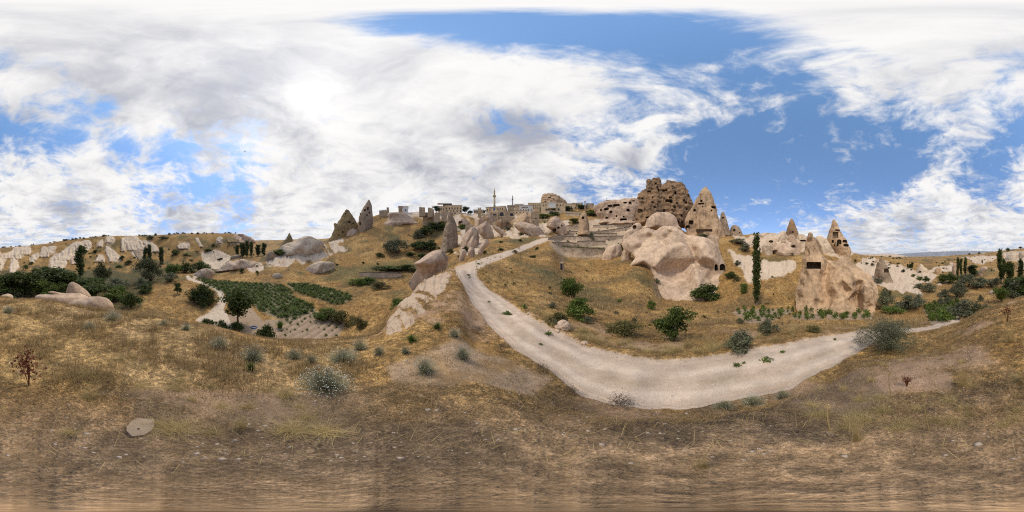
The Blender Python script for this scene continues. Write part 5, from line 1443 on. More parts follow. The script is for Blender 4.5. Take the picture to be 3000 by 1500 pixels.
terrace_wall('dark rubble wall below the green garden strip', '3', [(1080, 1030), (1200, 1022), (1400, 1025), (1620, 1035)], [(1080, 1065), (1200, 1080), (1400, 1098), (1620, 1080)], 36, 70)


# ------------------------------------------------------------------ town on the skyline
def box_house(name, label, c, rect, d, dep, mat, roof='flat', wins=(), roofmat=None, cat='house', yaw=0, group=None, over=.25):
    x0, y0 = cp(c, rect[0], rect[1]); x1, y1 = cp(c, rect[2], rect[3]); ac = (x0 + x1) / 2
    W = d * (math.tan(R((x1 - ac) * .12)) - math.tan(R((x0 - ac) * .12)))
    zt = d * tane(y0) + EYE; zb = d * tane(y1) + EYE
    X, Y = plan(ac, d); az = R((ac / 3000 - .5) * 360)
    h = empty(name, (X, Y, zb), -az + R(yaw), label, cat, group)
    H = zt - zb
    b = MB(); hw = W / 2
    gh = 0
    if roof == 'gable': gh = H * .28; H -= gh
    b.box(-hw, hw, 0, dep, -4.5, H)
    if roof == 'gable': b.add([(-hw, .0, H), (hw, 0, H), (hw, dep, H), (-hw, dep, H), (-hw + .02, dep / 2, H + gh - .05), (hw - .02, dep / 2, H + gh - .05)], (), [(0, 4, 3), (1, 2, 5)])
    b.build('wall', mat, h)
    r = MB(); rm = roofmat or ROOFS
    if roof == 'flat': r.box(-hw - over, hw + over, -over, dep + over, H + .004, H + .28)
    elif roof == 'gable':
        o = .4; e = H - .12
        for sgn, ya in ((0, -o), (1, dep + o)):
            r.add([(-hw - o, ya, e), (hw + o, ya, e), (hw + o, dep / 2, H + gh), (-hw - o, dep / 2, H + gh), (-hw - o, ya, e + .22), (hw + o, ya, e + .22), (hw + o, dep / 2, H + gh + .22), (-hw - o, dep / 2, H + gh + .22)],
                  [(0, 1, 2, 3), (4, 5, 6, 7), (0, 1, 5, 4), (1, 2, 6, 5), (2, 3, 7, 6), (3, 0, 4, 7)])
    elif roof == 'hip':
        o = .45
        r.add([(-hw - o, -o, H), (hw + o, -o, H), (hw + o, dep + o, H), (-hw - o, dep + o, H), (-hw * .4, dep / 2, H + H * .35), (hw * .4, dep / 2, H + H * .35)], [(0, 1, 5, 4), (2, 3, 4, 5), (3, 2, 1, 0)], [(1, 2, 5), (3, 0, 4)])
    elif roof == 'ruin':
        for k in range(7):
            a0 = -hw + W * k / 7; r.box(a0 + .01, a0 + W / 7 - .01, .01, dep - .01, H, H + random.uniform(.1, .9))
        rm = mat
    r.build('roof' if roof != 'ruin' else 'wall_top', rm, h)
    s = W / (rect[2] - rect[0])
    for wn_ in wins:
        kind = wn_[4] if len(wn_) > 4 else 'rect'
        cx_ = ((wn_[0] + wn_[2]) / 2 - (rect[0] + rect[2]) / 2) * s; ww = (wn_[2] - wn_[0]) * s
        zc = (rect[3] - (wn_[1] + wn_[3]) / 2) * s; hh = (wn_[3] - wn_[1]) * s
        nm = 'door' if 'door' in kind else 'window'
        pm = {'blue': BLUEP}.get(kind, GLASS_OR_SHADE)
        fr = Vector((cx_, 0, zc)); sh = 'arch' if 'arch' in kind else 'rect'
        def slab(k, y0_, y1_):
            f, bk, n = prism(fr + Vector((0, y0_, 0)), Vector((1, 0, 0)), Vector((0, 1, 0)), ww * k, hh * k, y1_ - y0_, sh)
            m = MB(); m.add(f + bk, [(i, (i + 1) % n, n + (i + 1) % n, n + i) for i in range(n)], [(0, i, i + 1) for i in range(1, n - 1)] + [(n, n + i + 1, n + i) for i in range(1, n - 1)])
            return m
        w_ = slab(1.35, -.05, .1).build(nm, STONE if mat is not STONE else ROOFS, h)
        slab(1.0, -.09, .08).build('pane_or_shade' if nm == 'window' else 'leaf_or_shade', pm, w_)  # in ruins and vaults this dark slab paints the shade of open arches
    return h


def grid(x0, x1, n, y0, y1, w, kind='rect'):
    return [(x0 + (x1 - x0) * k / max(1, n - 1) - w / 2, y0, x0 + (x1 - x0) * k / max(1, n - 1) + w / 2, y1, kind) for k in range(n)]


box_house('hut', 'small hut with white front and stone side above the brow rock', '3', (1630, 195, 1700, 266), 128, 6, WHITEW, 'flat', [(1658, 222, 1674, 250, 'blue')], cat='hut')
box_house('stone_shed', 'stone shed wing leaning on the small white-fronted hut', '3', (1578, 192, 1629, 262), 129, 6, STONED, 'flat', [(1592, 215, 1606, 232)], cat='shed')
box_house('ruined_wall', 'ruined stone wall stub left of the small hut', '3', (1335, 245, 1460, 300), 122, 4, STONED, 'ruin', cat='ruin')
box_house('ruined_tower', 'ruined stone pillar beside the wall stub', '3', (1428, 210, 1458, 270), 122, 3, STONED, 'ruin', cat='ruin')
box_house('arched_ruin', 'roofless ruin with two big arches under the hotel', '4', (165, 450, 305, 520), 104, 6, STONED, 'ruin', [(175, 470, 220, 505, 'arch'), (235, 468, 290, 515, 'arch')], cat='ruin')  # dark slabs paint the shade inside the two open arches
box_house('ruined_tower', 'slender ruined corner pier of the two-arched ruin', '4', (285, 405, 308, 452), 106, 3, STONED, 'ruin', cat='ruin')
box_house('guesthouse', 'low cream guesthouse wing under the red parasols', '4', (358, 365, 440, 430), 132, 8, STONE, 'flat', grid(375, 425, 3, 380, 400, 9) + grid(375, 425, 2, 408, 422, 9), cat='house')
box_house('guesthouse', 'large cream guesthouse with flat roof terrace', '4', (440, 352, 660, 466), 134, 12, STONE, 'flat', grid(465, 640, 6, 372, 394, 11) + grid(470, 640, 5, 408, 430, 11) + [(560, 440, 580, 466, 'arch')], cat='house')
g1 = box_house('roof_pavilion', 'dark flat canopy on the large guesthouse roof', '4', (422, 330, 530, 352), 137, 8, ROOFD, 'flat', roofmat=ROOFD, cat='pavilion')
box_house('arcade_house', 'long low house with a row of arches left of the mosque', '4', (806, 408, 935, 450), 140, 9, STONE, 'flat', grid(820, 925, 8, 418, 442, 9, 'arch'), cat='house')
box_house('mosque', 'gabled stone mosque hall with blue arched window', '4', (955, 340, 1195, 446), 138, 14, STONE, 'gable', [(1055, 378, 1075, 408, 'blue')] + grid(975, 1010, 2, 385, 410, 10, 'arch') + grid(1110, 1170, 3, 385, 408, 10, 'arch'), ROOFD, cat='mosque', yaw=-12)
box_house('stone_house', 'little stone house with gable right of the mosque', '4', (1232, 335, 1320, 395), 146, 8, STONED, 'gable', grid(1250, 1305, 3, 352, 368, 9), cat='house')
box_house('stone_house', 'ochre gabled house under the small minaret', '4', (1322, 320, 1430, 392), 158, 9, STONE, 'gable', grid(1340, 1415, 4, 352, 370, 9), cat='house')
box_house('white_hotel', 'whitish hotel wing with five little arches on its terrace', '4', (1382, 350, 1548, 425), 140, 10, WHITEW, 'flat', grid(1415, 1480, 5, 362, 380, 10, 'arch') + grid(1400, 1530, 5, 395, 412, 9), cat='hotel')
box_house('white_hotel', 'white retaining block below the arched terrace wing', '4', (1320, 418, 1500, 462), 134, 6, STONE, 'flat', grid(1345, 1480, 4, 432, 446, 9), cat='hotel')
box_house('white_hotel', 'long cream hotel building at the fortress hill foot', '4', (1490, 322, 1655, 410), 156, 12, STONE, 'flat', grid(1510, 1640, 6, 338, 356, 9) + grid(1510, 1640, 6, 372, 390, 9), cat='hotel')
box_house('arched_hotel', 'cream hotel with big arched ground floor windows', '4', (1655, 312, 1960, 446), 142, 12, STONE, 'flat', grid(1680, 1930, 8, 330, 350, 10) + [(1785, 382, 1835, 410, 'arch'), (1710, 388, 1732, 412, 'arch'), (1740, 388, 1760, 412, 'arch'), (1865, 384, 1885, 412, 'arch'), (1760, 425, 1805, 470, 'archdoor')], cat='hotel')
box_house('balcony', 'shaded balcony canopy on the arched hotel', '4', (1745, 312, 1840, 322), 139, 3, WHITEW, 'flat', roofmat=WHITEW, cat='canopy')
box_house('stone_house', 'terraced stone house right of the arched hotel', '4', (1960, 330, 2050, 440), 150, 10, STONE, 'flat', grid(1975, 2035, 3, 350, 370, 9) + grid(1975, 2035, 3, 395, 412, 9), cat='house')
box_house('stone_house', 'last stone house before the vine terraces', '4', (2052, 335, 2145, 400), 152, 10, STONED, 'flat', grid(2070, 2130, 3, 350, 368, 9), cat='house')
box_house('stone_house', 'small house on the bare terrace crest', '5', (330, 408, 460, 440), 150, 8, STONE, 'flat', grid(350, 440, 4, 416, 428, 8), cat='house')
box_house('stone_house', 'flat stone house overgrown with green on the crest', '5', (505, 415, 600, 445), 148, 8, STONED, 'flat', grid(520, 585, 3, 422, 434, 8), cat='house')
box_house('vault_wall', 'stone retaining wall with dark round vaults below the mosque', '4', (1110, 425, 1322, 505), 112, 6, STONED, 'ruin', [(1132, 430, 1184, 488, 'arch'), (1258, 442, 1308, 486, 'arch')], cat='ruin')  # vault mouths are dark slabs with their inner shade painted on
box_house('vault_wall', 'low dark vault left of the round vaults', '4', (1010, 450, 1108, 490), 110, 5, STONED, 'ruin', [(1048, 456, 1095, 478, 'arch')], cat='ruin')  # shade of the vault mouth painted as a dark slab
box_house('brick_ruin', 'ruined two-window brick house on the brown mound', '4', (1530, 445, 1632, 580), 71, 5, STONED, 'ruin', [(1575, 500, 1598, 522), (1548, 540, 1560, 560)], cat='ruin')
box_house('stone_stack', 'lone square stone chimney stack on the terrace crest', '5', (482, 385, 496, 440), 140, 1.5, STONED, 'flat', cat='chimney', over=.1)
box_house('crest_wall', 'long low stone parapet along the cave ridge top', '5', (750, 372, 1140, 392), 100, 2, STONED, 'flat', cat='wall', over=.05)
box_house('stone_doorway', 'small stone doorway ruin sunk in the grass slope', '4', (1885, 1050, 1945, 1180), hit(1648, 794, 15, 60) + .3, 2.5, STONED, 'ruin', [(1895, 1080, 1925, 1170, 'rectdoor')], cat='ruin')  # dark slab paints the shade of the open doorway, no real leaf
for k, (x, y, w, h) in enumerate([(700, 590, 60, 18), (860, 392, 40, 14), (120, 380, 75, 20), (230, 392, 60, 22), (320, 450, 60, 24), (400, 440, 70, 26), (310, 470, 50, 20)]):
    box_house('ruined_wall', ['broken stone wall beside the concave cave rock', 'broken garden wall left of the arcade house', 'low ruined house above the two-arched ruin', 'ruined gable next to the guesthouse trees', 'ruined wall between two-arched ruin and guesthouse', 'broken wall below the cream guesthouse wing', 'fallen wall beside slender corner pier'][k], '4', (x, y, x + w, y + h), 100 if k else 74, 3, STONED, 'ruin', cat='ruin')

# red parasols on the guesthouse terrace
for k, x in enumerate((372, 403)):
    px, py = cp('4', x, 365); d = 133.; X, Y = plan(px, d); zb = d * tane(py) + EYE
    t = empty('parasol', (X, Y, zb + .28), 0, 'red parasol on the low guesthouse wing', 'parasol', 'red parasols on the guesthouse terrace')
    m = MB(); m.lathe([(.05, 0), (.05, 2.4)], 6); m.build('pole', DARKM, t)
    m = MB(); m.lathe([(2.0, 2.0), (1.2, 2.35), (.05, 2.7)], 8); m.build('canopy', REDC, t)


def minaret(label, c, x, ytop, ybase, d, k=1.0, mat=MINST):
    px, yt = cp(c, x, ytop); _, yb = cp(c, x, ybase)
    X, Y = plan(px, d); zb = d * tane(yb) + EYE; H = d * tane(yt) + EYE - zb
    t = empty('minaret', (X, Y, zb), 0, label, 'minaret'); r = H * .048 * k
    m = MB(); m.lathe([(r * 1.15, -8), (r * 1.15, 0), (r, H * .03), (r * .92, H * .44)], 12); m.build('shaft', mat, t, True)
    b = MB(); b.lathe([(r * .92, H * .43), (r * 1.6, H * .475), (r * 1.65, H * .49), (r * 1.65, H * .53), (r * 1.5, H * .53), (r * 1.5, H * .5), (r * .8, H * .5)], 12); b.build('balcony', mat, t)
    u = MB(); u.lathe([(r * .8, H * .48), (r * .76, H * .73)], 12); u.build('upper_shaft', mat, t, True)
    s_ = MB(); s_.lathe([(r * .98, H * .725), (r * .9, H * .74), (r * .05, H * .96)], 12); sp = s_.build('spire', MINGR if mat is MINGR else MINST, t, True)
    f = MB(); f.lathe([(r * .1, H * .95), (r * .16, H * .965), (r * .05, H * .98), (r * .04, H)], 8); f.build('finial', DARKM, sp, True)


minaret('tall ochre minaret with pointed spire beside the mosque hall', '4', 1067, 122, 352, 146)
minaret('smaller grey minaret behind the gabled houses', '4', 1295, 215, 335, 190, 1.05, MINGR)
for px, yt, yb, d, lab in [(1600 + 762 / 4.294, 580, 588, 104, 'thin pole on the cave ridge parapet nearer the town'), (1600 + 1075 / 4.294, 575, 585, 98, 'thin pole on the ridge parapet beside the castle rock')]:
    X, Y = plan(px, d); z0 = d * tane(yb) + EYE; z1 = d * tane(yt) + EYE
    m = MB(); m.tube([(0, 0, -1), (0, 0, z1 - z0)], .09, 6); m.box(-.6, .6, -.05, .05, (z1 - z0) * .85, (z1 - z0) * .9)
    o = m.build('utility_pole', DARKM); o.location = (X, Y, z0); tag(o, lab, 'pole')

# ------------------------------------------------------------------ plants: prototypes of unit height and unit width
def crown_pts(n, lobes, shell=.55, rng=RNG):
    L = np.array(lobes); w = L[:, 3] ** 2; k = rng.choice(len(L), n, p=w / w.sum())
    u = rng.normal(size=(n, 3)); u /= np.linalg.norm(u, axis=1)[:, None]
    r = rng.uniform(shell, 1.05, n)[:, None] * L[k, 3:4] * (1 + .25 * rng.normal(size=(n, 1)))
    return L[k, :3] + u * r * np.array([1, 1, .8])


def norm_unit(v):
    """scale to width 1 (in plan) and top at 1"""
    w = (np.percentile(np.abs(v[:, :2]), 97) * 2) or 1
    return np.array([1 / w, 1 / w, 1 / np.percentile(v[:, 2], 99.5)])


PROTO = {}


def proto(key, leafmat, barkmat, v, q, stems, crown_name='crown', stem_name='trunk'):
    PROTO.setdefault(key, []).append((mesh_arr(key + '_crown', v, q, False, [leafmat]), stems.mesh(key + '_stem', barkmat, True) if stems else None, crown_name, stem_name))


for k in range(4):      # poplars: narrow, upswept
    rng = np.random.default_rng(100 + k); pts = []
    for b in range(130):
        z0 = rng.uniform(.05, .86); L = rng.uniform(.10, .24) * (1.1 - .6 * z0); a = rng.uniform(0, 6.28); out = rng.uniform(.045, .085) * min(1, .35 + z0 * 4) * (1 if z0 < .72 else max(.25, 1 - (z0 - .72) * 2.4))
        t = rng.uniform(.1, 1, 24)
        pts.append(np.stack([np.cos(a) * out * t ** .6, np.sin(a) * out * t ** .6, z0 + L * t], 1) + rng.normal(0, .012, (24, 3)))
    pts = np.concatenate(pts); pts[:, 2] = np.minimum(pts[:, 2], 1.0); pts[:, 0] += .02 * np.sin(pts[:, 2] * 7 + k)
    v, q = leafq(pts, .034, .6, rng=rng); s_ = norm_unit(v); v *= s_
    st = MB(); st.tube([(0, 0, -.04), (0, 0, .3), (.02 * s_[0], 0, .8)], [.016 * s_[0], .012 * s_[0], .003 * s_[0]], 6)
    proto('poplar', L_POP, BARKG, v, q, st)
for k in range(4):      # spreading trees
    for key, mt, nlf, sz in (('tree_dark', L_DARK, 3200, .062), ('tree_mid', L_MID, 3000, .062), ('tree_grey', L_GREY, 3200, .055)):
        rng = np.random.default_rng(200 + k * 3 + len(key)); lob = []
        for b in range(18):
            a = rng.uniform(0, 6.28); rr = rng.uniform(0, .36); z = rng.uniform(.26, .86) - rr * .15
            lob.append((rr * math.cos(a), rr * math.sin(a), z, rng.uniform(.11, .19)))
        v, q = leafq(crown_pts(nlf, lob, .5, rng), sz, rng=rng); s_ = norm_unit(v); v *= s_
        st = MB(); st.tube([(0, 0, -.05), (.01, 0, .2), (0, .01, .42), (.02, 0, .7)], [.045, .036, .026, .008], 7)
        for b in lob[:7]: st.tube([(0, 0, .25), (b[0] * .5 * s_[0], b[1] * .5 * s_[1], (.25 + b[2]) / 2 + .04), (b[0] * s_[0], b[1] * s_[1], b[2])], [.02, .013, .004], 5)
        proto(key, mt, BARK, v, q, st)
for k in range(4):      # bushes
    for key, mt, nlf, sz in (('bush_silver', L_SILV, 2400, .062), ('bush_dark', L_DARK, 2200, .070), ('bush_mid', L_MID, 2200, .070), ('bush_olive', L_OLIV, 2200, .06), ('bush_grey', L_GREY, 3000, .05)):
        rng = np.random.default_rng(300 + k * 5 + len(key)); lob = []
        for b in range(15):
            a = rng.uniform(0, 6.28); rr = rng.uniform(0, .40); z = rng.uniform(.18, .74) * (1 - rr * .9)
            lob.append((rr * math.cos(a), rr * math.sin(a), z, rng.uniform(.12, .22)))
        p = crown_pts(nlf, lob, .45, rng); p = p[p[:, 2] > -.02]
        v, q = leafq(p, sz, .35, rng=rng); s_ = norm_unit(v); v *= s_
        st = MB()
        for b in lob[:9]: st.tube([(0, 0, -.05), (b[0] * .5, b[1] * .5, b[2] * .55), (b[0], b[1], b[2])], [.02, .014, .005], 5)
        proto(key, mt, BARK, v, q, st, 'foliage', 'stems')
for k in range(4):      # low leafy plants, vines
    for key, mt, n, sz in (('vine', L_MID, 110, .26), ('leafy', L_MID, 120, .26), ('sprout', L_MID, 60, .34), ('sunflower', L_MID, 90, .2)):
        rng = np.random.default_rng(500 + k * 7 + len(key)); p = rng.normal(size=(n, 3)) * np.array([.25, .25, .22]) + np.array([0, 0, .5]); p[:, 2] = np.clip(p[:, 2], .04, 1)
        v, q = leafq(p, sz, .2, .7, rng=rng); v *= norm_unit(v)
        st = MB()
        for b in range(4): st.tube([(0, 0, -.06), (rng.uniform(-.2, .2), rng.uniform(-.2, .2), .7)], [.03, .01], 4)
        proto(key, mt, BARK, v, q, st, 'leaves', 'stems')


def blades(base, h, w, lean, rng, curve=.5, seg2=True):
    """grass blades: base (n,3), height, width, lean (n) -> verts, quads, tris"""
    n = len(base); a = rng.uniform(0, 6.283, n); d = np.stack([np.cos(a), np.sin(a), np.zeros(n)], 1); s = np.stack([-np.sin(a + rng.normal(0, .6, n)), np.cos(a), np.zeros(n)], 1)
    l1 = lean[:, None]; up = np.array([0, 0, 1.0])
    hh = h[:, None]; ww = w[:, None]
    m = base + (d * np.sin(l1 * .7) + up * np.cos(l1 * .7)) * hh * .55
    t = m + (d * np.sin(np.minimum(l1 * (1 + curve), 1.75)) + up * np.cos(np.minimum(l1 * (1 + curve), 1.75))) * hh * .5
    v = np.stack([base - s * ww * .5, base + s * ww * .5, m + s * ww * .38, m - s * ww * .38, t], 1).reshape(-1, 3)
    i = np.arange(n)[:, None] * 5
    return v, i + np.array([[0, 1, 2, 3]]), i + np.array([[3, 2, 4]])


for k in range(4):      # white-flowered cushion tufts
    rng = np.random.default_rng(700 + k); n = 700
    a = rng.uniform(0, 6.283, n); e = np.arccos(rng.uniform(.12, 1, n)); L = rng.uniform(.75, 1.08, n)
    tip = np.stack([np.sin(e) * np.cos(a) * .5, np.sin(e) * np.sin(a) * .5, np.cos(e)], 1) * L[:, None]
    b0 = tip * .12 * np.array([1, 1, 0]); sd = np.cross(tip, [0, 0, 1.]); sd /= np.linalg.norm(sd, axis=1)[:, None] + 1e-9
    v = np.stack([b0 - sd * .006, b0 + sd * .006, tip], 1).reshape(-1, 3); v[:, 2] -= .02
    me = mesh_arr('tuft_stems', v, np.arange(n * 3).reshape(-1, 3), False, [L_FST])
    fp = np.repeat(tip, 3, 0) + rng.normal(0, .025, (n * 3, 3))
    fv, fq = leafq(fp[rng.random(n * 3) < .55], .019, 0, .9, rng)
    fm = mesh_arr('tuft_flowers', fv, fq, False, [L_FLOW])
    fm2 = mesh_arr('tuft_flowers_few', *leafq(fp[rng.random(n * 3) < .22], .020, 0, .9, rng), False, [L_FLOW])
    sv = v.copy(); me2 = me
    PROTO.setdefault('tuft', []).append((fm, me, 'flowers', 'stems')); PROTO.setdefault('tuft_green', []).append((fm2, me, 'flowers', 'stems'))
for k in range(3):      # tall straw tussocks
    rng = np.random.default_rng(800 + k); n = 240
    b0 = np.concatenate([rng.normal(0, .05, (n, 2)), np.zeros((n, 1))], 1)
    v, q, t = blades(b0 * np.array([2.2, 2.2, 1]), rng.uniform(.25, 1.1, n), np.full(n, .0065), np.abs(rng.normal(.45, .38, n)), rng, .9)
    s_ = norm_unit(v)
    PROTO.setdefault('tussock', []).append((mesh_arr('tussock', v * s_, [q, t], False, [L_STRAW]), None, 'blades', ''))
    v, q, t = blades(b0, rng.uniform(.5, 1.1, n), np.full(n, .03), np.abs(rng.normal(.3, .25, n)), rng)
    PROTO.setdefault('greentuft', []).append((mesh_arr('greentuft', v * norm_unit(v), [q, t], False, [L_MID]), None, 'blades', ''))
    PROTO.setdefault('brush', []).append((mesh_arr('brush', *leafq(rng.normal(0, .22, (500, 3)) * np.array([1, 1, .8]) + np.array([0, 0, .45]), .16, .3, .12, rng), False, [L_DUSK]), None, 'dry_foliage', ''))
_rk = [0]
HUE = {'bush_dark': 'dark green', 'bush_olive': 'olive', 'bush_silver': 'silvery', 'bush_mid': 'bright green', 'brush': 'dry brown', 'sprout': 'leafy green'}


def plant(kind, name, px, yb, yt, wpx, label, cat, group=None, dmin=0., dmax=400., at=None, size=None, var=None, sink=.03):
    if at is None:
        p, d = onground(px, yb, dmin, dmax)
        H = max(.05, d * (tane(yt) - tane(yb))); W = d * math.tan(R(wpx * .12))
    else:
        p = Vector(at); W, H = size
    L = PROTO[kind]; _rk[0] += 1; cr, st, cn, sn = L[(_rk[0] if var is None else var) % len(L)]
    r = empty(name, (p.x, p.y, p.z - sink * H), random.uniform(0, 6.28), label, cat, group)
    r.scale = (W, W * random.uniform(.92, 1.08), H)
    co = ob(cn, cr, r)
    if cn in ('flowers', 'dry_foliage'): co['kind'] = 'stuff'
    if st is not None: ob(sn, st, r)
    return r


# poplars
for x, yt, yb, w, lab, dm in [(235, 717, 813, 27, 'tall solitary dark poplar rising from the left valley thicket', 25)]:
    plant('poplar', 'poplar_tree', x, yb, yt, w, lab, 'poplar', dmin=dm)
for x, yt, yb, w in [(425, 724, 770, 11), (437, 714, 768, 14), (472, 722, 780, 14)]:
    plant('poplar', 'poplar_tree', x, yb, yt, w, 'slim poplar at the foot of the far left hillside', 'poplar', 'slim poplars below the far hillside', 40)
for x, yt, yb, w in [(695, 717, 750, 11), (711, 709, 754, 16), (724, 704, 753, 12), (736, 707, 753, 10), (756, 716, 750, 15), (773, 711, 750, 14)]:
    plant('poplar', 'poplar_tree', x, yb, yt, w, 'poplar in the far row of six beneath the gap', 'poplar', 'far row of poplars', 60)
plant('poplar', 'poplar_tree', 2217, 895, 680, 26, 'very tall poplar between skull boulder and window rock', 'poplar', dmin=12)
for x, yt, yb, w in [(2806, 752, 812, 9), (2815.5, 756, 812, 8), (2828, 752, 808, 10)]:
    plant('poplar', 'poplar_tree', x, yb, yt, w, 'one of three thin poplars beside the silver thicket', 'poplar', 'three thin poplars', 40)
plant('poplar', 'poplar_tree', 2849, 810, 775, 26, 'short broad poplar next to three thin ones', 'poplar', dmin=40)
plant('poplar', 'poplar_tree', 2931, 828, 727, 17, 'tallest poplar of the valley grove by the dry hill', 'poplar', dmin=28)
plant('poplar', 'poplar_tree', 2941, 818, 756, 9, 'thin poplar leaning on the tallest grove poplar', 'poplar', dmin=28)
plant('tree_dark', 'tree', 2957, 832, 765, 34, 'bushy dark tree between the two tall grove poplars', 'tree', dmin=28)
plant('poplar', 'poplar_tree', 2990, 822, 757, 17, 'second tall poplar at the grove end', 'poplar', dmin=28)
for x, yt, yb, w in [(2660, 773, 787, 6), (2666, 773, 787, 6), (2672, 768, 785, 9)]:
    plant('poplar', 'poplar_tree', x, yb, yt, w, 'tiny far poplar on the white slope', 'poplar', 'tiny far poplars on the white slope', 60)

# left valley thicket
T = [(20, 866, 803, 100, 'tree_dark'), (75, 866, 795, 95, 'tree_dark'), (130, 848, 781, 85, 'tree_dark'), (165, 855, 783, 95, 'tree_dark'), (280, 850, 815, 70, 'tree_dark'), (2990, 860, 810, 60, 'tree_dark'), (110, 872, 815, 70, 'tree_mid'), (175, 872, 825, 60, 'tree_mid'),
     (205, 850, 800, 60, 'tree_dark'), (250, 855, 812, 85, 'tree_dark'), (2975, 868, 835, 50, 'bush_mid'), (45, 872, 850, 55, 'bush_silver'), (225, 868, 840, 60, 'tree_mid'), (140, 878, 845, 50, 'bush_mid')]
for x, yb, yt, w, kd in T:
    plant(kd, 'tree' if 'tree' in kd else 'bush', x, yb, yt, w, {'tree_dark': 'dense dark tree of the left valley thicket', 'tree_mid': 'lighter green tree fronting the left thicket', 'bush_mid': 'round light green bush by the thicket', 'bush_silver': 'low silvery bush at the thicket foot'}[kd], 'tree' if 'tree' in kd else 'bush', 'left valley thicket', 22, 60)
plant('bush_grey', 'tree', 300, 838, 765, 48, 'loose ragged tree right of the solitary poplar', 'tree', dmin=30)
plant('bush_grey', 'willow_tree', 441, 822, 752, 78, 'big rounded grey-green willow below twin poplars', 'tree', dmin=30)
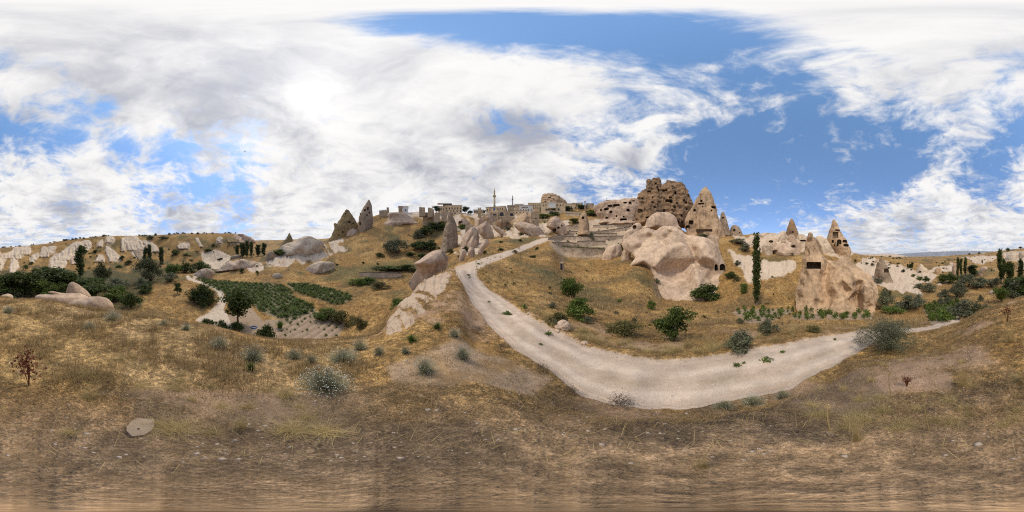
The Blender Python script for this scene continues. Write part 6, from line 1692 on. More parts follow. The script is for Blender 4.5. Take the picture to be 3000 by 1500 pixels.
for x, yb, yt, w, kd, lab in [
    (500, 806, 772, 50, 'bush_mid', 'green bush right of the grey-green willow'), (545, 800, 770, 52, 'bush_dark', 'dark bush at the foot of middle hillside'), (588, 795, 764, 48, 'bush_dark', 'darkest round bush above the track bluff'),
    (340, 845, 815, 66, 'bush_silver', 'wide silvery bush below the slanting white blade'), (412, 842, 812, 38, 'bush_silver', 'small silvery bush below the willow'), (330, 882, 845, 60, 'bush_mid', 'light green bush behind the tilted boulder'),
    (385, 900, 855, 56, 'bush_dark', 'dark rounded bush at the shoulder edge'), (270, 880, 828, 72, 'tree_dark', 'broad dark tree just behind the tilted boulder'), (355, 865, 838, 50, 'bush_mid', 'pale green bush left of grassy mound'), (425, 858, 832, 45, 'bush_dark', 'dark bush fringing the grassy mound top'),
    (430, 838, 825, 28, 'bush_dark', 'small dark bush at the mound crest'), (500, 825, 798, 40, 'bush_silver', 'silvery bush where the mound meets willow'), (520, 862, 828, 24, 'tree_dark', 'small dark tree alone on the grassy mound'),
    (592, 896, 832, 66, 'bush_dark', 'large green bush covering the mound bank'), (568, 882, 842, 48, 'bush_olive', 'olive bush left on the mound bank'), (615, 890, 850, 50, 'bush_olive', 'olive bush low on bank beside the track'),
    (375, 775, 762, 20, 'bush_dark', 'small dark bush above the silver one on far slope'), (350, 783, 776, 18, 'bush_mid', 'bright low bush on the far slope'), (250, 742, 731, 13, 'bush_dark', 'dark bush tucked by the fluted rib'), (278, 742, 731, 14, 'bush_dark', 'dark bush beside lump of white rocks'),
    (92, 775, 766, 14, 'bush_dark', 'dark dot bush near drip-shaped rock'), (102, 795, 785, 18, 'bush_mid', 'green bush under hooked rock'), (75, 792, 775, 16, 'tree_mid', 'little green tree by the drip-shaped rock'), (357, 762, 748, 14, 'bush_dark', 'dark bush right of slanting white blade'),
    (440, 701, 692, 22, 'bush_dark', 'dark hedge clump on the hill brow'), (478, 700, 691, 30, 'bush_silver', 'grey hedge clump on the hill brow'), (515, 748, 730, 24, 'bush_dark', 'dark bush in the middle hillside fold'), (545, 750, 742, 16, 'bush_mid', 'small green bush in hillside fold'),
    (625, 722, 714, 12, 'bush_dark', 'small dark bush under yellowish cliff'), (610, 735, 728, 22, 'bush_mid', 'bright green bush on middle hillside'), (645, 765, 755, 22, 'bush_dark', 'low bush by bulging white rock'), (710, 800, 785, 16, 'bush_dark', 'dark round bush on the golden slope'), (755, 805, 792, 10, 'bush_mid', 'little green bush on golden slope'),
    (818, 748, 730, 36, 'bush_mid', 'green bush in front of the whitish mound'), (1163, 741, 700, 66, 'bush_silver', 'biggest blue-grey bush on the dry slope'), (1143, 735, 703, 40, 'bush_silver', 'blue-grey bush joined to the biggest one'), (1226, 700, 672, 32, 'bush_silver', 'small blue-grey bush uphill of the biggest'),
    (1265, 676, 652, 60, 'bush_dark', 'dark green thicket left of the chimney rock'), (1245, 690, 668, 50, 'bush_dark', 'dark green scrub below thicket'), (1290, 665, 650, 40, 'bush_mid', 'greener scrub near the chimney rock top'), (1235, 732, 705, 70, 'bush_dark', 'dark scrub under the small blue-grey bush'), (1265, 722, 702, 40, 'bush_dark', 'dark scrub beside the chimney rock foot'), (1205, 750, 738, 30, 'bush_dark', 'low dark scrub by garden strip'), (1240, 762, 742, 34, 'bush_dark', 'dark scrub above the leaf boulder'), (1112, 752, 740, 26, 'bush_dark', 'small dark bush on slope above green strip'),
    (1366, 752, 735, 24, 'bush_dark', 'dark shrub beside the finger boulder'), (1295, 775, 755, 18, 'bush_olive', 'olive shrub on the leaf boulder edge'), (1320, 742, 728, 26, 'bush_olive', 'dry shrub topping the leaf boulder'), (1352, 672, 656, 22, 'bush_mid', 'green shrub right of the chimney rock'), (1485, 675, 664, 16, 'bush_dark', 'dark shrub above whale-backed boulder'), (1525, 690, 680, 18, 'bush_olive', 'olive shrub left of whale-backed boulder'),
    (1733, 705, 681, 18, 'bush_silver', 'silver bush on the middle terrace'), (1918, 655, 646, 12, 'bush_silver', 'small grey shrub on the apron dome'), (2060, 693, 680, 28, 'bush_silver', 'grey shrub under the tall ochre cone'), (1990, 715, 690, 20, 'bush_olive', 'dry shrub in cleft of the skull boulder'),
    (1820, 735, 715, 14, 'bush_dark', 'dark shrub in cleft by the terrace wall hump'), (1826, 762, 750, 14, 'bush_mid', 'green shrub at the small dome foot'), (1924, 830, 815, 20, 'bush_silver', 'grey shrub at left cheek of skull boulder'), (1950, 862, 838, 18, 'bush_silver', 'grey shrub climbing the skull boulder foot'),
    (2165, 715, 698, 45, 'bush_silver', 'grey-green bush above the white slope'), (2185, 735, 712, 40, 'bush_silver', 'grey-green bush left of the very tall poplar'), (2145, 812, 795, 36, 'bush_dark', 'dark shrubs right of the eye windows'), (2160, 825, 808, 24, 'bush_olive', 'olive shrub low beside white slope'), (2160, 778, 762, 18, 'bush_silver', 'small grey shrub on white slope top'), (2287, 700, 693, 14, 'bush_dark', 'dark shrub on the pale mounds'),
    (2072, 882, 832, 84, 'bush_dark', 'wide dark green bush before the skull boulder'), (2177, 860, 830, 26, 'bush_mid', 'round green bush right of skull boulder'), (1907, 905, 880, 24, 'bush_mid', 'small leafy bush in the golden hollow'), (1675, 872, 812, 54, 'bush_mid', 'leafy green bush on the slope below path'), (1699, 928, 870, 78, 'bush_mid', 'broad leafy green bush just beyond the path edge'),
    (1830, 985, 945, 110, 'bush_olive', 'long olive scrub along the path edge'), (1640, 955, 915, 60, 'bush_olive', 'olive scrub left of broad leafy bush'), (2174, 1018, 966, 90, 'bush_silver', 'blue-grey wormwood bush beyond the path'), (2247, 978, 935, 60, 'bush_silver', 'grey wormwood bush beside the vine plot'), (2390, 970, 955, 50, 'bush_olive', 'olive clump at the path edge near window rock'),
    (2660, 908, 866, 72, 'bush_silver', 'large grey-green bush below the white slope'), (2692, 900, 860, 48, 'bush_silver', 'grey-green bush joined to the large one'), (2592, 903, 850, 50, 'bush_silver', 'grey-green bush against the window rock'), (2572, 828, 815, 28, 'bush_silver', 'grey bush under dark pitted cone'), (2615, 918, 900, 60, 'bush_mid', 'low green bush in front of grey-green ones'), (2595, 868, 845, 30, 'bush_olive', 'olive bush on the white spur'),
    (2807, 872, 824, 52, 'bush_silver', 'domed silver bush in the valley middle'), (2840, 840, 803, 62, 'bush_silver', 'wide silver thicket bush under thin poplars'), (2873, 842, 812, 60, 'bush_silver', 'silver thicket bush right of the wide one'), (2765, 868, 845, 36, 'bush_silver', 'small silver bush left of the domed one'), (2722, 856, 828, 38, 'bush_silver', 'silver bush at the white slope foot'), (2693, 846, 830, 32, 'bush_silver', 'low silver bush on white slope foot'),
    (2826, 938, 878, 86, 'bush_silver', 'big silver bush beside the far vineyard'), (2857, 930, 888, 44, 'bush_olive', 'dark olive bush joined to the vineyard bush'), (2885, 915, 890, 46, 'bush_silver', 'silver bush on the shoulder edge by vineyard'), (2758, 895, 870, 26, 'bush_silver', 'upright grey bush above the far vineyard'), (2777, 892, 870, 20, 'bush_silver', 'narrow grey bush above the far vineyard'), (2872, 883, 862, 20, 'bush_silver', 'small grey bush in the valley grass'),
    (2761, 830, 803, 34, 'tree_mid', 'green tree left of three thin poplars'), (2788, 830, 800, 40, 'bush_dark', 'dark bush under three thin poplars'), (2677, 812, 803, 14, 'bush_mid', 'green shrub high on white slope'), (2695, 822, 810, 20, 'bush_mid', 'green shrub lower on white slope'), (2712, 825, 808, 20, 'bush_dark', 'dark shrub on the white slope'), (2820, 828, 806, 34, 'bush_silver', 'silver bush behind the domed one'),
    (2935, 885, 842, 42, 'tree_mid', 'young round-headed tree by the white knob rock'), (2972, 870, 822, 60, 'bush_silver', 'large silver bush at the grove foot'), (2950, 858, 815, 46, 'bush_dark', 'dark bush at the grove foot'), (2920, 842, 812, 30, 'bush_silver', 'silver bush left of tallest grove poplar'), (2995, 872, 830, 40, 'bush_dark', 'dark bush at grove end'), (2905, 838, 828, 24, 'bush_dark', 'low dark bush before the grove'),
    (2878, 775, 760, 5, 'tree_dark', 'lone dark cypress on the far dry hill'), (2953, 737, 725, 12, 'bush_dark', 'dark tree on the far skyline'), (2990, 728, 722, 12, 'bush_dark', 'dark shrub on far skyline'), (2868, 744, 738, 8, 'bush_dark', 'dark shrub dot along far hill brow'), (2840, 746, 741, 8, 'bush_dark', 'second dark shrub dot along far hill brow'),
    (1278, 618, 600, 22, 'tree_dark', 'dark tree left of the guesthouse'), (1363, 618, 600, 20, 'tree_dark', 'dark tree right of the guesthouse'), (1378, 622, 612, 16, 'tree_dark', 'small dark tree near arcade house'), (1420, 622, 610, 8, 'tree_dark', 'narrow dark tree by mosque gable'), (1588, 618, 606, 14, 'tree_mid', 'green tree before the arched hotel'),
    (1600, 640, 628, 46, 'bush_mid', 'green vines hanging below the arched hotel'), (1625, 632, 620, 30, 'bush_dark', 'dark greenery by the hotel arch door'), (1740, 632, 616, 50, 'bush_mid', 'bright green garden below crest houses'), (1700, 612, 600, 40, 'bush_dark', 'green trellis on the crest terrace'), (1680, 655, 640, 30, 'bush_dark', 'dark green vines left of stubby chimney rock'), (1665, 618, 606, 30, 'bush_dark', 'dark green trellis right of arched hotel'),
    (648, 968, 938, 36, 'bush_dark', 'dark shrub at lower end of the garden track'), (610, 958, 935, 44, 'bush_dark', 'wild green shrub on track edge'), (690, 970, 942, 44, 'bush_dark', 'dark shrub under the fruit tree'), (778, 1008, 955, 66, 'bush_dark', 'dark leafy bush near the blue hose'), (1000, 950, 910, 80, 'bush_olive', 'olive hedge below the flower strip'), (1050, 960, 928, 50, 'bush_olive', 'olive shrub at the garden corner'), (960, 935, 905, 70, 'bush_mid', 'green hedge along the garden plot'),
    (1165, 905, 872, 60, 'bush_mid', 'bright green bush beside the white spur'), (1080, 830, 812, 40, 'bush_mid', 'green shrub in the upper garden'), (1045, 835, 815, 50, 'bush_mid', 'leafy green row in the upper garden'), (1110, 845, 825, 60, 'bush_olive', 'olive shrub right of upper garden'), (1135, 790, 778, 90, 'bush_dark', 'long dark bean row on the upper terrace'), (1190, 792, 775, 70, 'bush_dark', 'dark bean row end by leaf boulder')]:
    dm = 14 if x > 2500 else (24 if x < 480 else (14 if x < 1200 else (20 if x < 1480 and yb < 800 else 3.2)))
    if yb < 760: dm = 45
    if x < 480 and yb < 800: dm = 60
    plant(kd, 'tree' if 'tree' in kd else 'bush', x, yb, yt, w, lab, 'tree' if 'tree' in kd else 'bush', None, dm, 260)
plant('tree_dark', 'fig_tree', 1976, 1000, 900, 96, 'dark fig tree growing just below the path', 'tree', dmin=5)
ft = plant('tree_dark', 'fruit_tree', 697, 950, 845, 84, 'fruit tree with yellow fruit in the garden', 'tree', dmin=15)
rng = np.random.default_rng(9); pf = rng.normal(size=(150, 3)); pf /= np.linalg.norm(pf, axis=1)[:, None]; pf = pf * np.array([.42, .42, .30]) + np.array([0, 0, .64])
ob('fruit', mesh_arr('fruit', *leafq(pf, .022, 0, 1, rng), False, [L_YEL]), ft)['kind'] = 'stuff'

# scrub along the far left skyline and slopes, each its own bush
rng = np.random.default_rng(21)
for k in range(58):
    x = rng.uniform(0, 720); dmx = 178
    a = int(x / 3) % NAZ; m = (RR > 60) & (RR < 175); q = np.where(m)[0]; j = q[np.argmax(TZ[a][q] / RR[q])]
    d = RR[j] - rng.uniform(0, 4); X, Y = plan(x, d)
    plant(['bush_dark', 'bush_olive', 'bush_silver'][k % 3], 'bush', 0, 0, 0, 0, HUE[['bush_dark', 'bush_olive', 'bush_silver'][k % 3]] + ' small scrub bush on the far left skyline', 'bush', 'scrub along the far left skyline', at=(X, Y, float(gz(X, Y))), size=(rng.uniform(1.2, 3.4), rng.uniform(.7, 1.7)))
for k in range(70):
    x = rng.uniform(0, 760); y = rng.uniform(715, 790)
    d = hit(x, y, 60, 175); X, Y = plan(x, d)
    plant(['bush_dark', 'bush_olive', 'bush_mid'][k % 3], 'bush', 0, 0, 0, 0, HUE[['bush_dark', 'bush_olive', 'bush_mid'][k % 3]] + ' small scrub bush dotted on the far left hillside', 'bush', 'scrub dotted on the far left hillside', at=(X, Y, float(gz(X, Y))), size=(rng.uniform(.8, 2.2), rng.uniform(.5, 1.2)))
for k in range(60):
    x = rng.uniform(2500, 3000); y = rng.uniform(745, 800)
    d = hit(x, y, 60, 200); X, Y = plan(x, d)
    plant(['bush_dark', 'bush_olive', 'bush_silver'][k % 3], 'bush', 0, 0, 0, 0, HUE[['bush_dark', 'bush_olive', 'bush_silver'][k % 3]] + ' small scrub bush dotted over the far right hillside', 'bush', 'scrub over the far right hillside', at=(X, Y, float(gz(X, Y))), size=(rng.uniform(.7, 1.8), rng.uniform(.5, 1.1)))
for k in range(70):
    x = rng.uniform(880, 1600); y = rng.uniform(640, 800)
    d = hit(x, y, 36, 140); X, Y = plan(x, d)
    plant(['bush_dark', 'bush_olive', 'brush'][k % 3], 'bush', 0, 0, 0, 0, HUE[['bush_dark', 'bush_olive', 'brush'][k % 3]] + ' small scrub bush on the golden slope below the town', 'bush', 'scrub on the slope below the town', at=(X, Y, float(gz(X, Y))), size=(rng.uniform(.5, 1.5), rng.uniform(.35, .9)))
for k in range(60):
    x = rng.uniform(1450, 2330); y = rng.uniform(770, 960)
    if in_poly(np.array([x]), np.array([y + 6.]), PATH_POLY)[0] or in_poly(np.array([x]), np.array([y - 6.]), PATH_POLY)[0]: continue
    d = hit(x, y, 6, 60); X, Y = plan(x, d)
    plant(['bush_olive', 'brush', 'sprout', 'bush_silver'][k % 4], 'weed', 0, 0, 0, 0, HUE[['bush_olive', 'brush', 'sprout', 'bush_silver'][k % 4]] + ' low weed in the golden hollow beyond the path', 'weed', 'weeds in the golden hollow', at=(X, Y, float(gz(X, Y))), size=(rng.uniform(.2, .6), rng.uniform(.15, .45)))


# ------------------------------------------------------------------ vineyard, garden rows
def fill(poly, dmin, dmax, sp, jit, rng, rot=0.0, sy=None):
    xs = []
    for x, y in poly:
        d = hit(x, y, dmin, dmax); xs.append(plan(x, d))
    xs = np.array(xs); lo = xs.min(0) - 1; hi = xs.max(0) + 1; c = (lo + hi) / 2; R_ = np.hypot(*(hi - lo)) / 2
    out = []
    sy = sy or sp
    for i in np.arange(-R_, R_, sp):
        for j in np.arange(-R_, R_, sy):
            X = c[0] + i * math.cos(rot) - j * math.sin(rot) + rng.normal(0, jit); Y = c[1] + i * math.sin(rot) + j * math.cos(rot) + rng.normal(0, jit)
            d = math.hypot(X, Y)
            if not dmin < d < dmax: continue
            z = float(gz(X, Y)); px = (math.degrees(math.atan2(X, Y)) / 360 + .5) * 3000; py = 750 - math.degrees(math.atan((z - EYE) / d)) / .12
            if in_poly(np.array([px]), np.array([py]), poly)[0]: out.append((X, Y, z))
    return out


for poly, sp, kd, nm, lab, grp, wh, rot, a, b, cap in [
    (VINE1, 1.25, 'vine', 'grapevine', 'young grapevine in the plot by the very tall poplar', 'vines in the plot by the tall poplar', (.55, .65), .5, 10, 30, 60),
    (VINE2, 1.6, 'vine', 'grapevine', 'grapevine at the foot of window rock', 'vines at the foot of window rock', (.6, .7), .2, 10, 30, 30),
    (VINE3, 1.05, 'vine', 'grapevine', 'grapevine in the far vineyard by big silver bush', 'vines of the far vineyard', (.75, .8), .8, 10, 35, 120),
    (GARDEN_POLY, .95, 'sprout', 'seedling', 'small seedling in the bare garden rows', 'seedlings in the garden rows', (.36, .3), .7, 14, 30, 80),
    (FIELD_POLY, 1.15, 'leafy', 'potato_plant', 'low dark leafy plant in the vegetable field', 'leafy plants of the vegetable field', (1.15, .55), .3, 18, 62, 290),
    (STRIP_POLY, 1.0, 'leafy', 'bean_plant', 'dark leafy plant in the narrow flower strip', 'leafy plants of the flower strip', (1.1, .6), .9, 18, 62, 150)]:
    rng = np.random.default_rng(len(nm) * 7 + int(sp * 100)); P = fill(poly, a, b, sp, .14, rng, rot, sp * .8 if kd == 'sprout' else None)
    if len(P) > cap: P = [P[i] for i in sorted(rng.choice(len(P), cap, replace=False))]
    if nm == 'seedling': P = [p for p in P if (math.degrees(math.atan2(p[0], p[1])) / 360 + .5) * 3000 > 820]
    for p in P:
        k = rng.uniform(.65, 1.3)
        plant(kd, nm, 0, 0, 0, 0, lab, 'plant', grp, at=p, size=(wh[0] * k, wh[1] * k))
for k in range(24):
    t = k / 23; x, y = cp('g', 320 + 420 * t ** .9, 175 + 140 * t)
    p, d = onground(x, y, 18, 70)
    plant('sunflower', 'sunflower', 0, 0, 0, 0, 'sunflower in the row along the garden track', 'plant', 'sunflowers along the garden track', at=p, size=(.5, random.uniform(.7, 1.1)))
for x, y, w, h in [(2362, 918, 14, 26), (2535, 912, 12, 16), (2405, 922, 18, 20), (2365, 938, 18, 18), (2425, 918, 30, 12), (2505, 930, 18, 16), (2530, 932, 16, 14)]:
    plant('vine', 'grapevine', x, y, y - h, w, 'taller leafy vine before the window rock', 'plant', 'taller vines before window rock', 10, 30)

# ------------------------------------------------------------------ near plants
for kd, x, yb, yt, w, lab in [
    ('tuft', 953, 1135, 1082, 165, 'largest white-flowered tuft on the trampled ground'), ('tuft', 1246, 1090, 1040, 84, 'white-flowered tuft on the pale spur nearer the path'), ('tuft', 1355, 1050, 1008, 72, 'white-flowered tuft with violet blooms by the path bend'), ('tuft', 1332, 986, 958, 46, 'small white-flowered tuft at the spur crest'),
    ('tuft', 643, 1018, 985, 74, 'white-flowered tuft above the garden drop'), ('tuft_green', 741, 1055, 1005, 98, 'greenish cushion tuft above the garden drop'), ('tuft_green', 862, 1050, 1020, 70, 'greenish cushion tuft left end of the low row'), ('tuft_green', 912, 1062, 1032, 56, 'greenish cushion tuft second in the low row'),
    ('tuft_green', 1004, 1056, 1020, 112, 'wide greenish cushion tuft ending the low row'), ('tuft_green', 1054, 1024, 988, 68, 'dark greenish cushion tuft on the drop edge'), ('tuft_green', 1110, 1038, 1010, 52, 'grey-green cushion tuft under the white spur'), ('tuft_green', 1187, 1034, 1012, 40, 'small grey-green cushion tuft on the spur'),
    ('tuft', 330, 938, 908, 60, 'white-flowered tuft at the end of the beige slab'), ('tuft_green', 262, 962, 938, 50, 'greenish cushion tuft in the shoulder grass'), ('tuft', 23, 916, 893, 42, 'white-flowered tuft near the small shoulder rock'), ('tuft_green', 480, 952, 934, 44, 'grey tuft on the shoulder edge'), ('tuft_green', 545, 965, 944, 40, 'second grey tuft on the shoulder edge'),
    ('tuft', 2120, 1196, 1172, 80, 'flat white-flowered tuft at path edge'), ('tuft', 2205, 1184, 1158, 90, 'wide white-flowered tuft at path edge'), ('tuft_green', 2293, 1166, 1138, 62, 'grey tuft at the path edge'),
    ('brush', 1585, 1090, 1060, 46, 'dark dry twiggy weed at the near path edge'), ('brush', 1470, 1030, 998, 40, 'dark twiggy weed on the spur bank'), ('brush', 1818, 1188, 1155, 90, 'sprawling dry weed on the path verge'), ('brush', 1675, 1152, 1128, 46, 'reddish dry weed on the path verge'), ('brush', 1400, 975, 950, 44, 'dry weed beside the upper path bend'),
    ('greentuft', 1280, 962, 944, 32, 'fresh green grass clump on the spur'), ('greentuft', 1205, 1000, 980, 40, 'green grass clump by the white spur foot'), ('greentuft', 735, 1085, 1062, 36, 'green leafy sprout in the shoulder grass'), ('greentuft', 820, 960, 935, 30, 'green reed clump in the bare garden'),
    ('tussock', 2512, 1290, 1195, 85, 'straw tussock sprouting from bare trampled soil'), ('tussock', 2822, 1130, 1050, 62, 'tall straw tussock right of the bare patch'), ('tussock', 2060, 1378, 1330, 90, 'flattened straw tussock near the tripod spot'), ('tussock', 2015, 1018, 972, 66, 'bright straw tussock beside the fig tree'), ('tussock', 2080, 1010, 975, 60, 'second bright straw tussock beyond the path'),
    ('tussock', 705, 1255, 1205, 70, 'straw tussock on the left trampled edge'), ('tussock', 110, 920, 890, 40, 'straw tussock near the white tuft on shoulder'), ('tussock', 2960, 1000, 930, 60, 'straw tussock on the right shoulder')]:
    plant(kd, {'tuft': 'flower_tuft', 'tuft_green': 'flower_tuft', 'brush': 'dry_weed', 'greentuft': 'grass_clump', 'tussock': 'straw_tussock'}[kd], x, yb, yt, w, lab, {'tuft': 'flower tuft', 'tuft_green': 'flower tuft', 'brush': 'weed', 'greentuft': 'grass', 'tussock': 'grass'}[kd], None, 0, 40)
for k in range(48):
    x = random.uniform(180, 980); y = random.uniform(1040, 1270); p, d = onground(x, y, 1, 9)
    plant('tussock', 'straw_tussock', 0, 0, 0, 0, 'golden straw tussock flopping over in the left trampled grass', 'grass', 'straw tussocks in the left grass', at=p, size=(random.uniform(.18, .34), random.uniform(.08, .17)))
for k in range(55):
    x = random.uniform(2330, 2990); y = random.uniform(1010, 1290); p, d = onground(x, y, 1, 9)
    if in_poly(np.array([x]), np.array([y]), PATH_POLY)[0] or in_poly(np.array([x]), np.array([y]), [(2560, 1110), (2620, 1065), (2720, 1055), (2790, 1100), (2790, 1170), (2700, 1190), (2600, 1170)])[0]: continue
    plant('tussock', 'straw_tussock', 0, 0, 0, 0, 'low golden grass clump on the right verge soil', 'grass', 'golden clumps on the right verge', at=p, size=(random.uniform(.16, .3), random.uniform(.06, .13)))
# the big shrub on the right verge: twiggy, fine silver leaves
rng = np.random.default_rng(77); p, d = onground(2598, 1022, 3, 12)
W = d * math.tan(R(205 * .12)); H = d * (tane(925) - tane(1022)); sh = empty('silver_shrub', p, 0, 'broad twiggy silver shrub overhanging the path verge', 'shrub')
st = MB(); tips = []
for k in range(90):
    a = rng.uniform(0, 6.28); rr = abs(rng.normal(0, .30)) + .05; rr = min(rr, .55); e = Vector((math.cos(a) * rr * W * .95, math.sin(a) * rr * W * .75, H * rng.uniform(.45, 1.0) * (1 - rr * .75)))
    mid = e * .5 + Vector((rng.normal(0, .06), rng.normal(0, .06), .12)); st.tube([(rng.normal(0, .08), rng.normal(0, .08), -.05), mid, e], [.018, .011, .004], 5)
    for _ in range(5): tips.append(mid.lerp(e, rng.uniform(.25, 1.05)) + Vector(rng.normal(0, .10, 3)))
st.build('stems', BARKG, sh, True)
tp = np.array([t[:] for t in tips]); pts = np.repeat(tp, 34, 0) + rng.normal(0, .075, (len(tp) * 34, 3)); pts = pts[pts[:, 2] > .03]
v, q = leafq(pts, .055, .3, .32, rng); ob('leaves', mesh_arr('leaves', v, q, False, [L_SILV]), sh)
# the rust-red dried plant
for x, y, yt, lab in [(85, 1130, 1025, 'rust-red dried dock plant in the shoulder grass'), (2951, 945, 895, 'rust-red dried stalk on right shoulder'), (2657, 1132, 1100, 'small dead reddish stalk on the bare patch')]:
    p, d = onground(x, y, 1.5, 12); H = d * (tane(yt) - tane(y)) * .85; t = empty('dock_plant', p, 0, lab, 'plant'); st = MB(); hp = []
    for k in range(9):
        a = rng.uniform(0, 6.28); e = Vector((math.cos(a) * H * .3 * rng.random(), math.sin(a) * H * .3 * rng.random(), H * rng.uniform(.6, 1)))
        st.tube([(0, 0, -.02), e * .5 + Vector((0, 0, .03)), e], [.006, .005, .003], 4)
        hp += [e + Vector(rng.normal(0, .04 * H / .4, 3)) for _ in range(28)]
    st.build('stalks', L_RED, t); sh_ = ob('seed_heads', mesh_arr('seed_heads', *leafq(np.array([h_[:] for h_ in hp]), .028 * H / .4, .2, .7, rng), False, [L_RED]), t); sh_['kind'] = 'stuff'
# dried allium stems
for x, y, yt, lab in [(2722, 1262, 1165, 'dried seed-ball stem curving over bare soil'), (2432, 1260, 1200, 'dried seed-ball stem by the tussock'), (2612, 1165, 1100, 'thin dry stem on the bare patch')]:
    p, d = onground(x, y, 1, 8); H = d * (tane(yt) - tane(y)); t = empty('seed_stem', p, 0, lab, 'plant'); m = MB(); m.tube([(0, 0, -.02), (.02, .01, H * .5), (.05, 0, H)], [.006, .005, .004], 5); m.build('stem', L_STRAW, t)
    u = rng.normal(size=(60, 3)); u /= np.linalg.norm(u, axis=1)[:, None]; ob('seed_ball', mesh_arr('seed_ball', *leafq(u * .022 + np.array([.05, 0, H]), .012, 0, .8, rng), False, [L_STRAW]), t)

for k in range(16):          # clods along the outer edge of the path
    e = PATH_POLY[32:45]; t = (k + .3) / 16 * (len(e) - 1); a = int(t); f = t - a
    x = e[a][0] * (1 - f) + e[a + 1][0] * f; y = e[a][1] * (1 - f) + e[a + 1][1] * f - random.uniform(1, 5)
    p, d = onground(x, y, 2, 30); sz = random.uniform(.05, .16)
    if k == 0:
        me = union_mesh([loft(5, [(-8, 8, 750), (-20, 20, 752), (-24, 22, 757), (-20, 20, 762)], 0, .8, sink=.02)], .05, 1); vv_, nn_ = get_vn(me); vv_ -= vv_.mean(0); vv_ /= np.abs(vv_).max(); vv_ += nn_ * (fbm(vv_ * 2, 3) * .25)[:, None]
        me.vertices.foreach_set('co', vv_.astype(np.float32).ravel()); me.update(); me.materials.clear(); me.materials.append(TUFF); CLOD = me
    o = ob('clod', CLOD); o.location = p; o.scale = (sz, sz * random.uniform(.7, 1.3), sz * random.uniform(.5, .9)); o.rotation_euler = (0, 0, random.uniform(0, 6.28)); tag(o, 'pale clod of earth on the outer rim of path', 'stone', 'clods on the outer rim of the path')
for k in range(90):          # tall straw along the outer edge of the path
    e = PATH_POLY[26:42]; t = random.random() * (len(e) - 1.001); a = int(t); f = t - a
    x = e[a][0] * (1 - f) + e[a + 1][0] * f; y = e[a][1] * (1 - f) + e[a + 1][1] * f - random.uniform(6, 34)
    p, d = onground(x, y, 2, 30)
    plant('tussock', 'straw_tussock', 0, 0, 0, 0, 'tall straw tussock fringing the outer edge of path', 'grass', 'straw fringing the outer path edge', at=p, size=(random.uniform(.35, .7), random.uniform(.25, .5)))
for x, y, w in [(1373, 807, 14), (1401, 774, 14), (1375, 814, 10), (1482, 920, 24), (1495, 922, 16), (1606, 980, 24), (1585, 1010, 14), (1432, 885, 10), (2160, 1072, 26), (2178, 1065, 14), (2245, 1058, 34), (2293, 1032, 16), (2184, 1034, 14), (2446, 996, 14)]:
    plant('sprout', 'weed', x, y, y - w * .35, w, 'flat green weed growing on the bare path', 'weed', 'weeds growing on the path', 2, 40)
for k in range(70):
    x = random.uniform(1625, 1860); y = random.uniform(655, 745)
    if not in_poly(np.array([x]), np.array([y]), TERRACE_POLY)[0]: continue
    d = hit(x, y, 46, 110); X, Y = plan(x, d)
    plant('vine' if k % 3 else 'bush_dark', 'terrace_vine', 0, 0, 0, 0, 'small vine planted on the stone terraces', 'plant', 'vines on the stone terraces', at=(X, Y, float(gz(X, Y))), size=(random.uniform(.5, 1.1), random.uniform(.4, .8)))

# ------------------------------------------------------------------ dry grass (stuff): blades over the wild ground
def grass_field(name, n, r0, r1, nb, hfun, wfun, mat, rng, dens, label, power=1.0, spread=.05, lean=(.35, .3)):
    u = rng.random(n * 6); r = (r0 ** power + (r1 ** power - r0 ** power) * u) ** (1 / power); a = rng.random(n * 6)
    ai = (a * NAZ).astype(int) % NAZ; ri = np.clip(np.searchsorted(RR, r), 0, NR - 1)
    ok = rng.random(n * 6) < dens(ai, ri); r, a, ai, ri = [z_[ok][:n] for z_ in (r, a, ai, ri)]
    az = (a - .5) * 2 * math.pi; X = np.sin(az) * r; Y = np.cos(az) * r
    X = np.repeat(X, nb) + rng.normal(0, 1, len(X) * nb) * spread * (1 if np.isscalar(spread) else 1); Y = np.repeat(Y, nb) + rng.normal(0, 1, len(Y) * nb) * spread
    hh = np.repeat(hfun(ai, ri, rng), nb) * rng.uniform(.45, 1.15, len(X)); rr = np.repeat(r, nb)
    b = np.stack([X, Y, gz(X, Y) - .015], 1)
    v, q, t = blades(b, hh, wfun(rr), np.abs(rng.normal(lean[0], lean[1], len(X))), rng)
    o = ob(name, mesh_arr(name, v, [q, t], False, [mat])); tag(o, label, 'grass', kind='stuff')


GR = np.clip(grass, 0, 1) * (1 - np.clip(pth + trk + soilm, 0, 1)) * (tuf < .5)
GOLD = np.clip(gold, 0, 1)
rng = np.random.default_rng(31)
patch = sstep(-.25, .25, N2(1.1, 3, 300.))
hf = lambda ai, ri, g: .06 + .20 * GOLD[ai, ri] * g.uniform(.5, 1.2, len(ai)) + .10 * sstep(3, 6, RR[ri]) * g.uniform(.3, 1, len(ai))
grass_field('dry_grass', 10000, 1.6, 13, 11, hf, lambda r: .0035 + .0011 * r, L_DRY, rng, lambda ai, ri: (GR * patch)[ai, ri] * (.25 + .75 * np.maximum(GOLD[ai, ri], sstep(4, 7, RR[ri]))), 'golden dry grass over the near shoulder', 1.3, .05)
grass_field('dry_grass', 5600, 1.2, 9, 12, lambda ai, ri, g: .05 + .09 * g.random(len(ai)), lambda r: .003 + .001 * r, L_DRYD, rng, lambda ai, ri: (.25 + .75 * GR * patch)[ai, ri] * (1 - np.clip(pth, 0, 1)[ai, ri]), 'short brown dry grass on the trampled ground', 1.1, .06, (.7, .35))
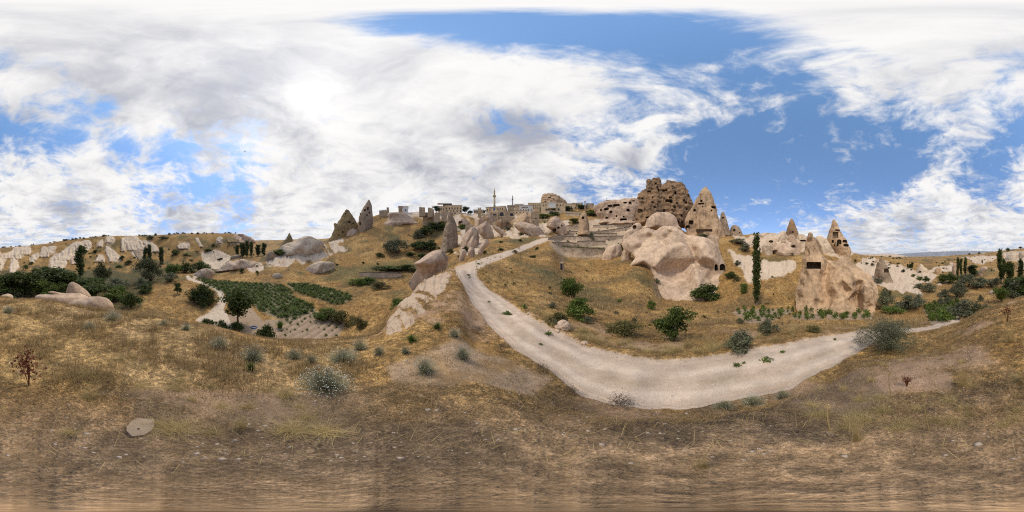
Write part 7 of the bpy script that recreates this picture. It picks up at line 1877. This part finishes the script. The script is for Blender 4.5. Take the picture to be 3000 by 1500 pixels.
grass_field('dry_grass', 11500, 12, 48, 7, lambda ai, ri, g: .22 + .3 * g.random(len(ai)), lambda r: .012 + .0012 * r, L_DRY, rng, lambda ai, ri: GR[ai, ri] * patch[ai, ri], 'tufted golden grass on the middle slopes', 1.0, .16)
grass_field('dry_grass', 5000, 40, 130, 6, lambda ai, ri, g: .3 + .35 * g.random(len(ai)), lambda r: .001 * r, L_DRYD, rng, lambda ai, ri: GR[ai, ri], 'brownish grass on the far slopes', 1.0, .35)
grass_field('dry_grass', 5000, .8, 4.5, 8, lambda ai, ri, g: .025 + .05 * g.random(len(ai)), lambda r: .002 + .0008 * r, L_DUSK, rng, lambda ai, ri: sstep(-.2, .2, N2(.8, 3, 900.))[ai, ri] * (1 - np.clip(pth, 0, 1)[ai, ri]), 'matted dead weeds on the trampled soil', 1.0, .05, (1.0, .35))
# straw litter lying flat round the viewpoint
n = 2200; r = .6 + 2.4 * rng.random(n) ** .8; a = rng.uniform(0, 6.283, n); X, Y = r * np.sin(a), r * np.cos(a)
keep = pth[((a / 6.283 + .5) % 1 * NAZ).astype(int) % NAZ, np.clip(np.searchsorted(RR, r), 0, NR - 1)] < .3; X, Y = X[keep], Y[keep]; n = len(X)
v, q, t = blades(np.stack([X, Y, gz(X, Y) + .006], 1), rng.uniform(.05, .26, n), np.full(n, .0026), rng.uniform(1.42, 1.56, n), rng, .02)
tag(ob('straw_litter', mesh_arr('straw_litter', v, [q, t], False, [L_STRAW])), 'fallen straw lying on the trampled soil', 'straw', kind='stuff')
n = 20000; r = .35 + 4.2 * rng.random(n) ** .75; a = rng.uniform(0, 6.283, n); X, Y = r * np.sin(a), r * np.cos(a)
keep = pth[((a / 6.283 + .5) % 1 * NAZ).astype(int) % NAZ, np.clip(np.searchsorted(RR, r), 0, NR - 1)] < .3; X, Y, r = X[keep], Y[keep], r[keep]; n = len(X)
v, q, t = blades(np.stack([X, Y, gz(X, Y) + .004], 1), rng.uniform(.02, .10, n), .0010 + .0008 * r, rng.uniform(1.3, 1.57, n), rng, .02)
tag(ob('straw_litter', mesh_arr('straw_litter', v, [q, t], False, [L_DRYD])), 'short brown straw bits strewn over the soil', 'straw', kind='stuff')
# small stones
n = 2600; r = .6 + 6.2 * rng.random(n) ** .9; a = rng.uniform(0, 6.283, n); X, Y = r * np.sin(a), r * np.cos(a)
s_ = rng.gamma(2.0, .0042, n) + .004
o6 = np.array([[1, 0, 0], [-1, 0, 0], [0, 1, 0], [0, -1, 0], [0, 0, .7], [0, 0, -.7]]); f8 = np.array([[0, 2, 4], [2, 1, 4], [1, 3, 4], [3, 0, 4], [2, 0, 5], [1, 2, 5], [3, 1, 5], [0, 3, 5]])
v = (o6[None] * rng.uniform(.6, 1.3, (n, 6, 1)) * s_[:, None, None]) + np.stack([X, Y, gz(X, Y)], 1)[:, None, :]
tag(ob('gravel', mesh_arr('gravel', v.reshape(-1, 3), (np.arange(n)[:, None, None] * 6 + f8[None]).reshape(-1, 3), True, [mat_plain('gravel_stone', (.40, .325, .26), .35, 40)])), 'small tuff chips scattered on the soil', 'gravel', kind='stuff')

# ------------------------------------------------------------------ small things
p, d = onground(744, 960, 14, 30); hr = d * math.tan(R(23 * .06)) * .9; m = MB()
pts = [(math.cos(t) * hr * (.85 + .07 * math.sin(t * .33)), math.sin(t) * hr * (.85 + .05 * math.cos(t * .4)), .03 + .012 * (t / 6.28)) for t in np.linspace(0, 6.28 * 7, 150)]
m.tube(pts, .035, 5); o = m.build('garden_hose', BLUEP, None, True); o.location = p; tag(o, 'coil of blue garden hose on bare soil', 'hose')
p, d = onground(412, 1252, .6, 3); m = MB(); n = 10
ou = [(.15 * math.cos(t) * (1 + .16 * math.sin(3 * t + 1)), .105 * math.sin(t) * (1 + .12 * math.cos(2 * t))) for t in np.linspace(0, 6.283, n, endpoint=False)]
inn = [(.05 + .012 * math.cos(t), .012 * math.sin(t)) for t in np.linspace(0, 6.283, n, endpoint=False)]
V = [(x, y, z) for z in (-.02, .03) for x, y in ou] + [(x, y, z) for z in (-.02, .03) for x, y in inn]
Q = []
for i in range(n):
    j = (i + 1) % n
    Q += [(i, j, n + j, n + i), (n + i, n + j, 3 * n + j, 3 * n + i), (2 * n + j, 2 * n + i, 3 * n + i, 3 * n + j)]
m.add(V, Q); o = m.build('stone_slab', GREYR); o.location = p + Vector((0, 0, .01)); o.rotation_euler = (0, 0, .4); tag(o, 'flat grey stone with a small hole half hidden in straw', 'stone')
for px, py, d, lab, sp in [(718, 445, 60, 'dark bird gliding under the grey cloud', 1.1), (1508, 553, 150, 'tiny dark bird above the small minaret', 1.0)]:
    D = pdir(px, py) * d; t = empty('bird', D + Vector((0, 0, EYE)), R(40), lab, 'bird')
    m = MB(); m.tube([(-.28 * sp, 0, 0), (-.1 * sp, 0, .01), (.12 * sp, 0, .02), (.24 * sp, 0, .03)], [.01, .05 * sp, .05 * sp, .015], 6); m.build('body', DARKM, t, True)
    for s1 in (-1, 1):
        m = MB(); m.add([(.1 * sp, s1 * .03, .02), (-.08 * sp, s1 * .03, .02), (-.05 * sp, s1 * .35 * sp, .10), (.12 * sp, s1 * .33 * sp, .10), (-.06 * sp, s1 * .62 * sp, .03)], [(0, 1, 2, 3)], [(3, 2, 4)]); m.build('wing', DARKM, t)

# ------------------------------------------------------------------ far hills beyond the plain
def far_hill(name, prof_, d, depth, mat):
    n = 90; xs = np.linspace(prof_[0][0], prof_[-1][0], n); ys = pchip([p_[0] for p_ in prof_], [p_[1] for p_ in prof_], xs)
    V = []; 
    for k, f in enumerate((0, .35, .7, 1.0, 1.5)):
        for x, y in zip(xs, ys):
            dd = d + depth * (f - .7); X, Y = plan(x, dd)
            crest = d * tane(y); z = -45 + (crest + 45) * [0, .62, .94, 1, .3][k] + [0, 1, .6, 0, 0][k] * crest * .12 * math.sin(x * .6 + k)
            V.append((X, Y, z + EYE))
    q = [(k * n + i, k * n + i + 1, (k + 1) * n + i + 1, (k + 1) * n + i) for k in range(4) for i in range(n - 1)]
    tag(ob(name, mesh_arr(name, np.array(V), np.array(q), True, [mat])), kind='structure')


SAND = mat_rock('far_sand_hill', (.62, .47, .34), (.33, .25, .19), .3, .012, .6, 8.0, .1)
FARB = mat_rock('far_mountain', (.26, .25, .24), (.17, .17, .165), .2, .002, .5, 20.0, .1)
far_hill('hill', [(2440, 752), (2505, 745), (2560, 743), (2610, 742), (2640, 747), (2665, 753)], 1500, 700, SAND)
far_hill('mountain', [(2560, 752), (2630, 744), (2680, 740), (2760, 736), (2840, 734), (2900, 735), (2990, 741), (3060, 752)], 8200, 3000, FARB)

# ------------------------------------------------------------------ air
hz = MB(); hz.box(-11500, 11500, -11500, 11500, -60, 140)
hm = bpy.data.materials.new('haze_air'); hm.use_nodes = True; hm.node_tree.nodes.clear()
pv = hm.node_tree.nodes.new('ShaderNodeVolumePrincipled'); pv.inputs['Density'].default_value = 6e-5; pv.inputs['Color'].default_value = (.62, .75, 1.0, 1); pv.inputs['Anisotropy'].default_value = .2
mo = hm.node_tree.nodes.new('ShaderNodeOutputMaterial'); hm.node_tree.links.new(pv.outputs[0], mo.inputs['Volume'])
if USE_HAZE:
    tag(hz.build('haze', hm), kind='stuff')
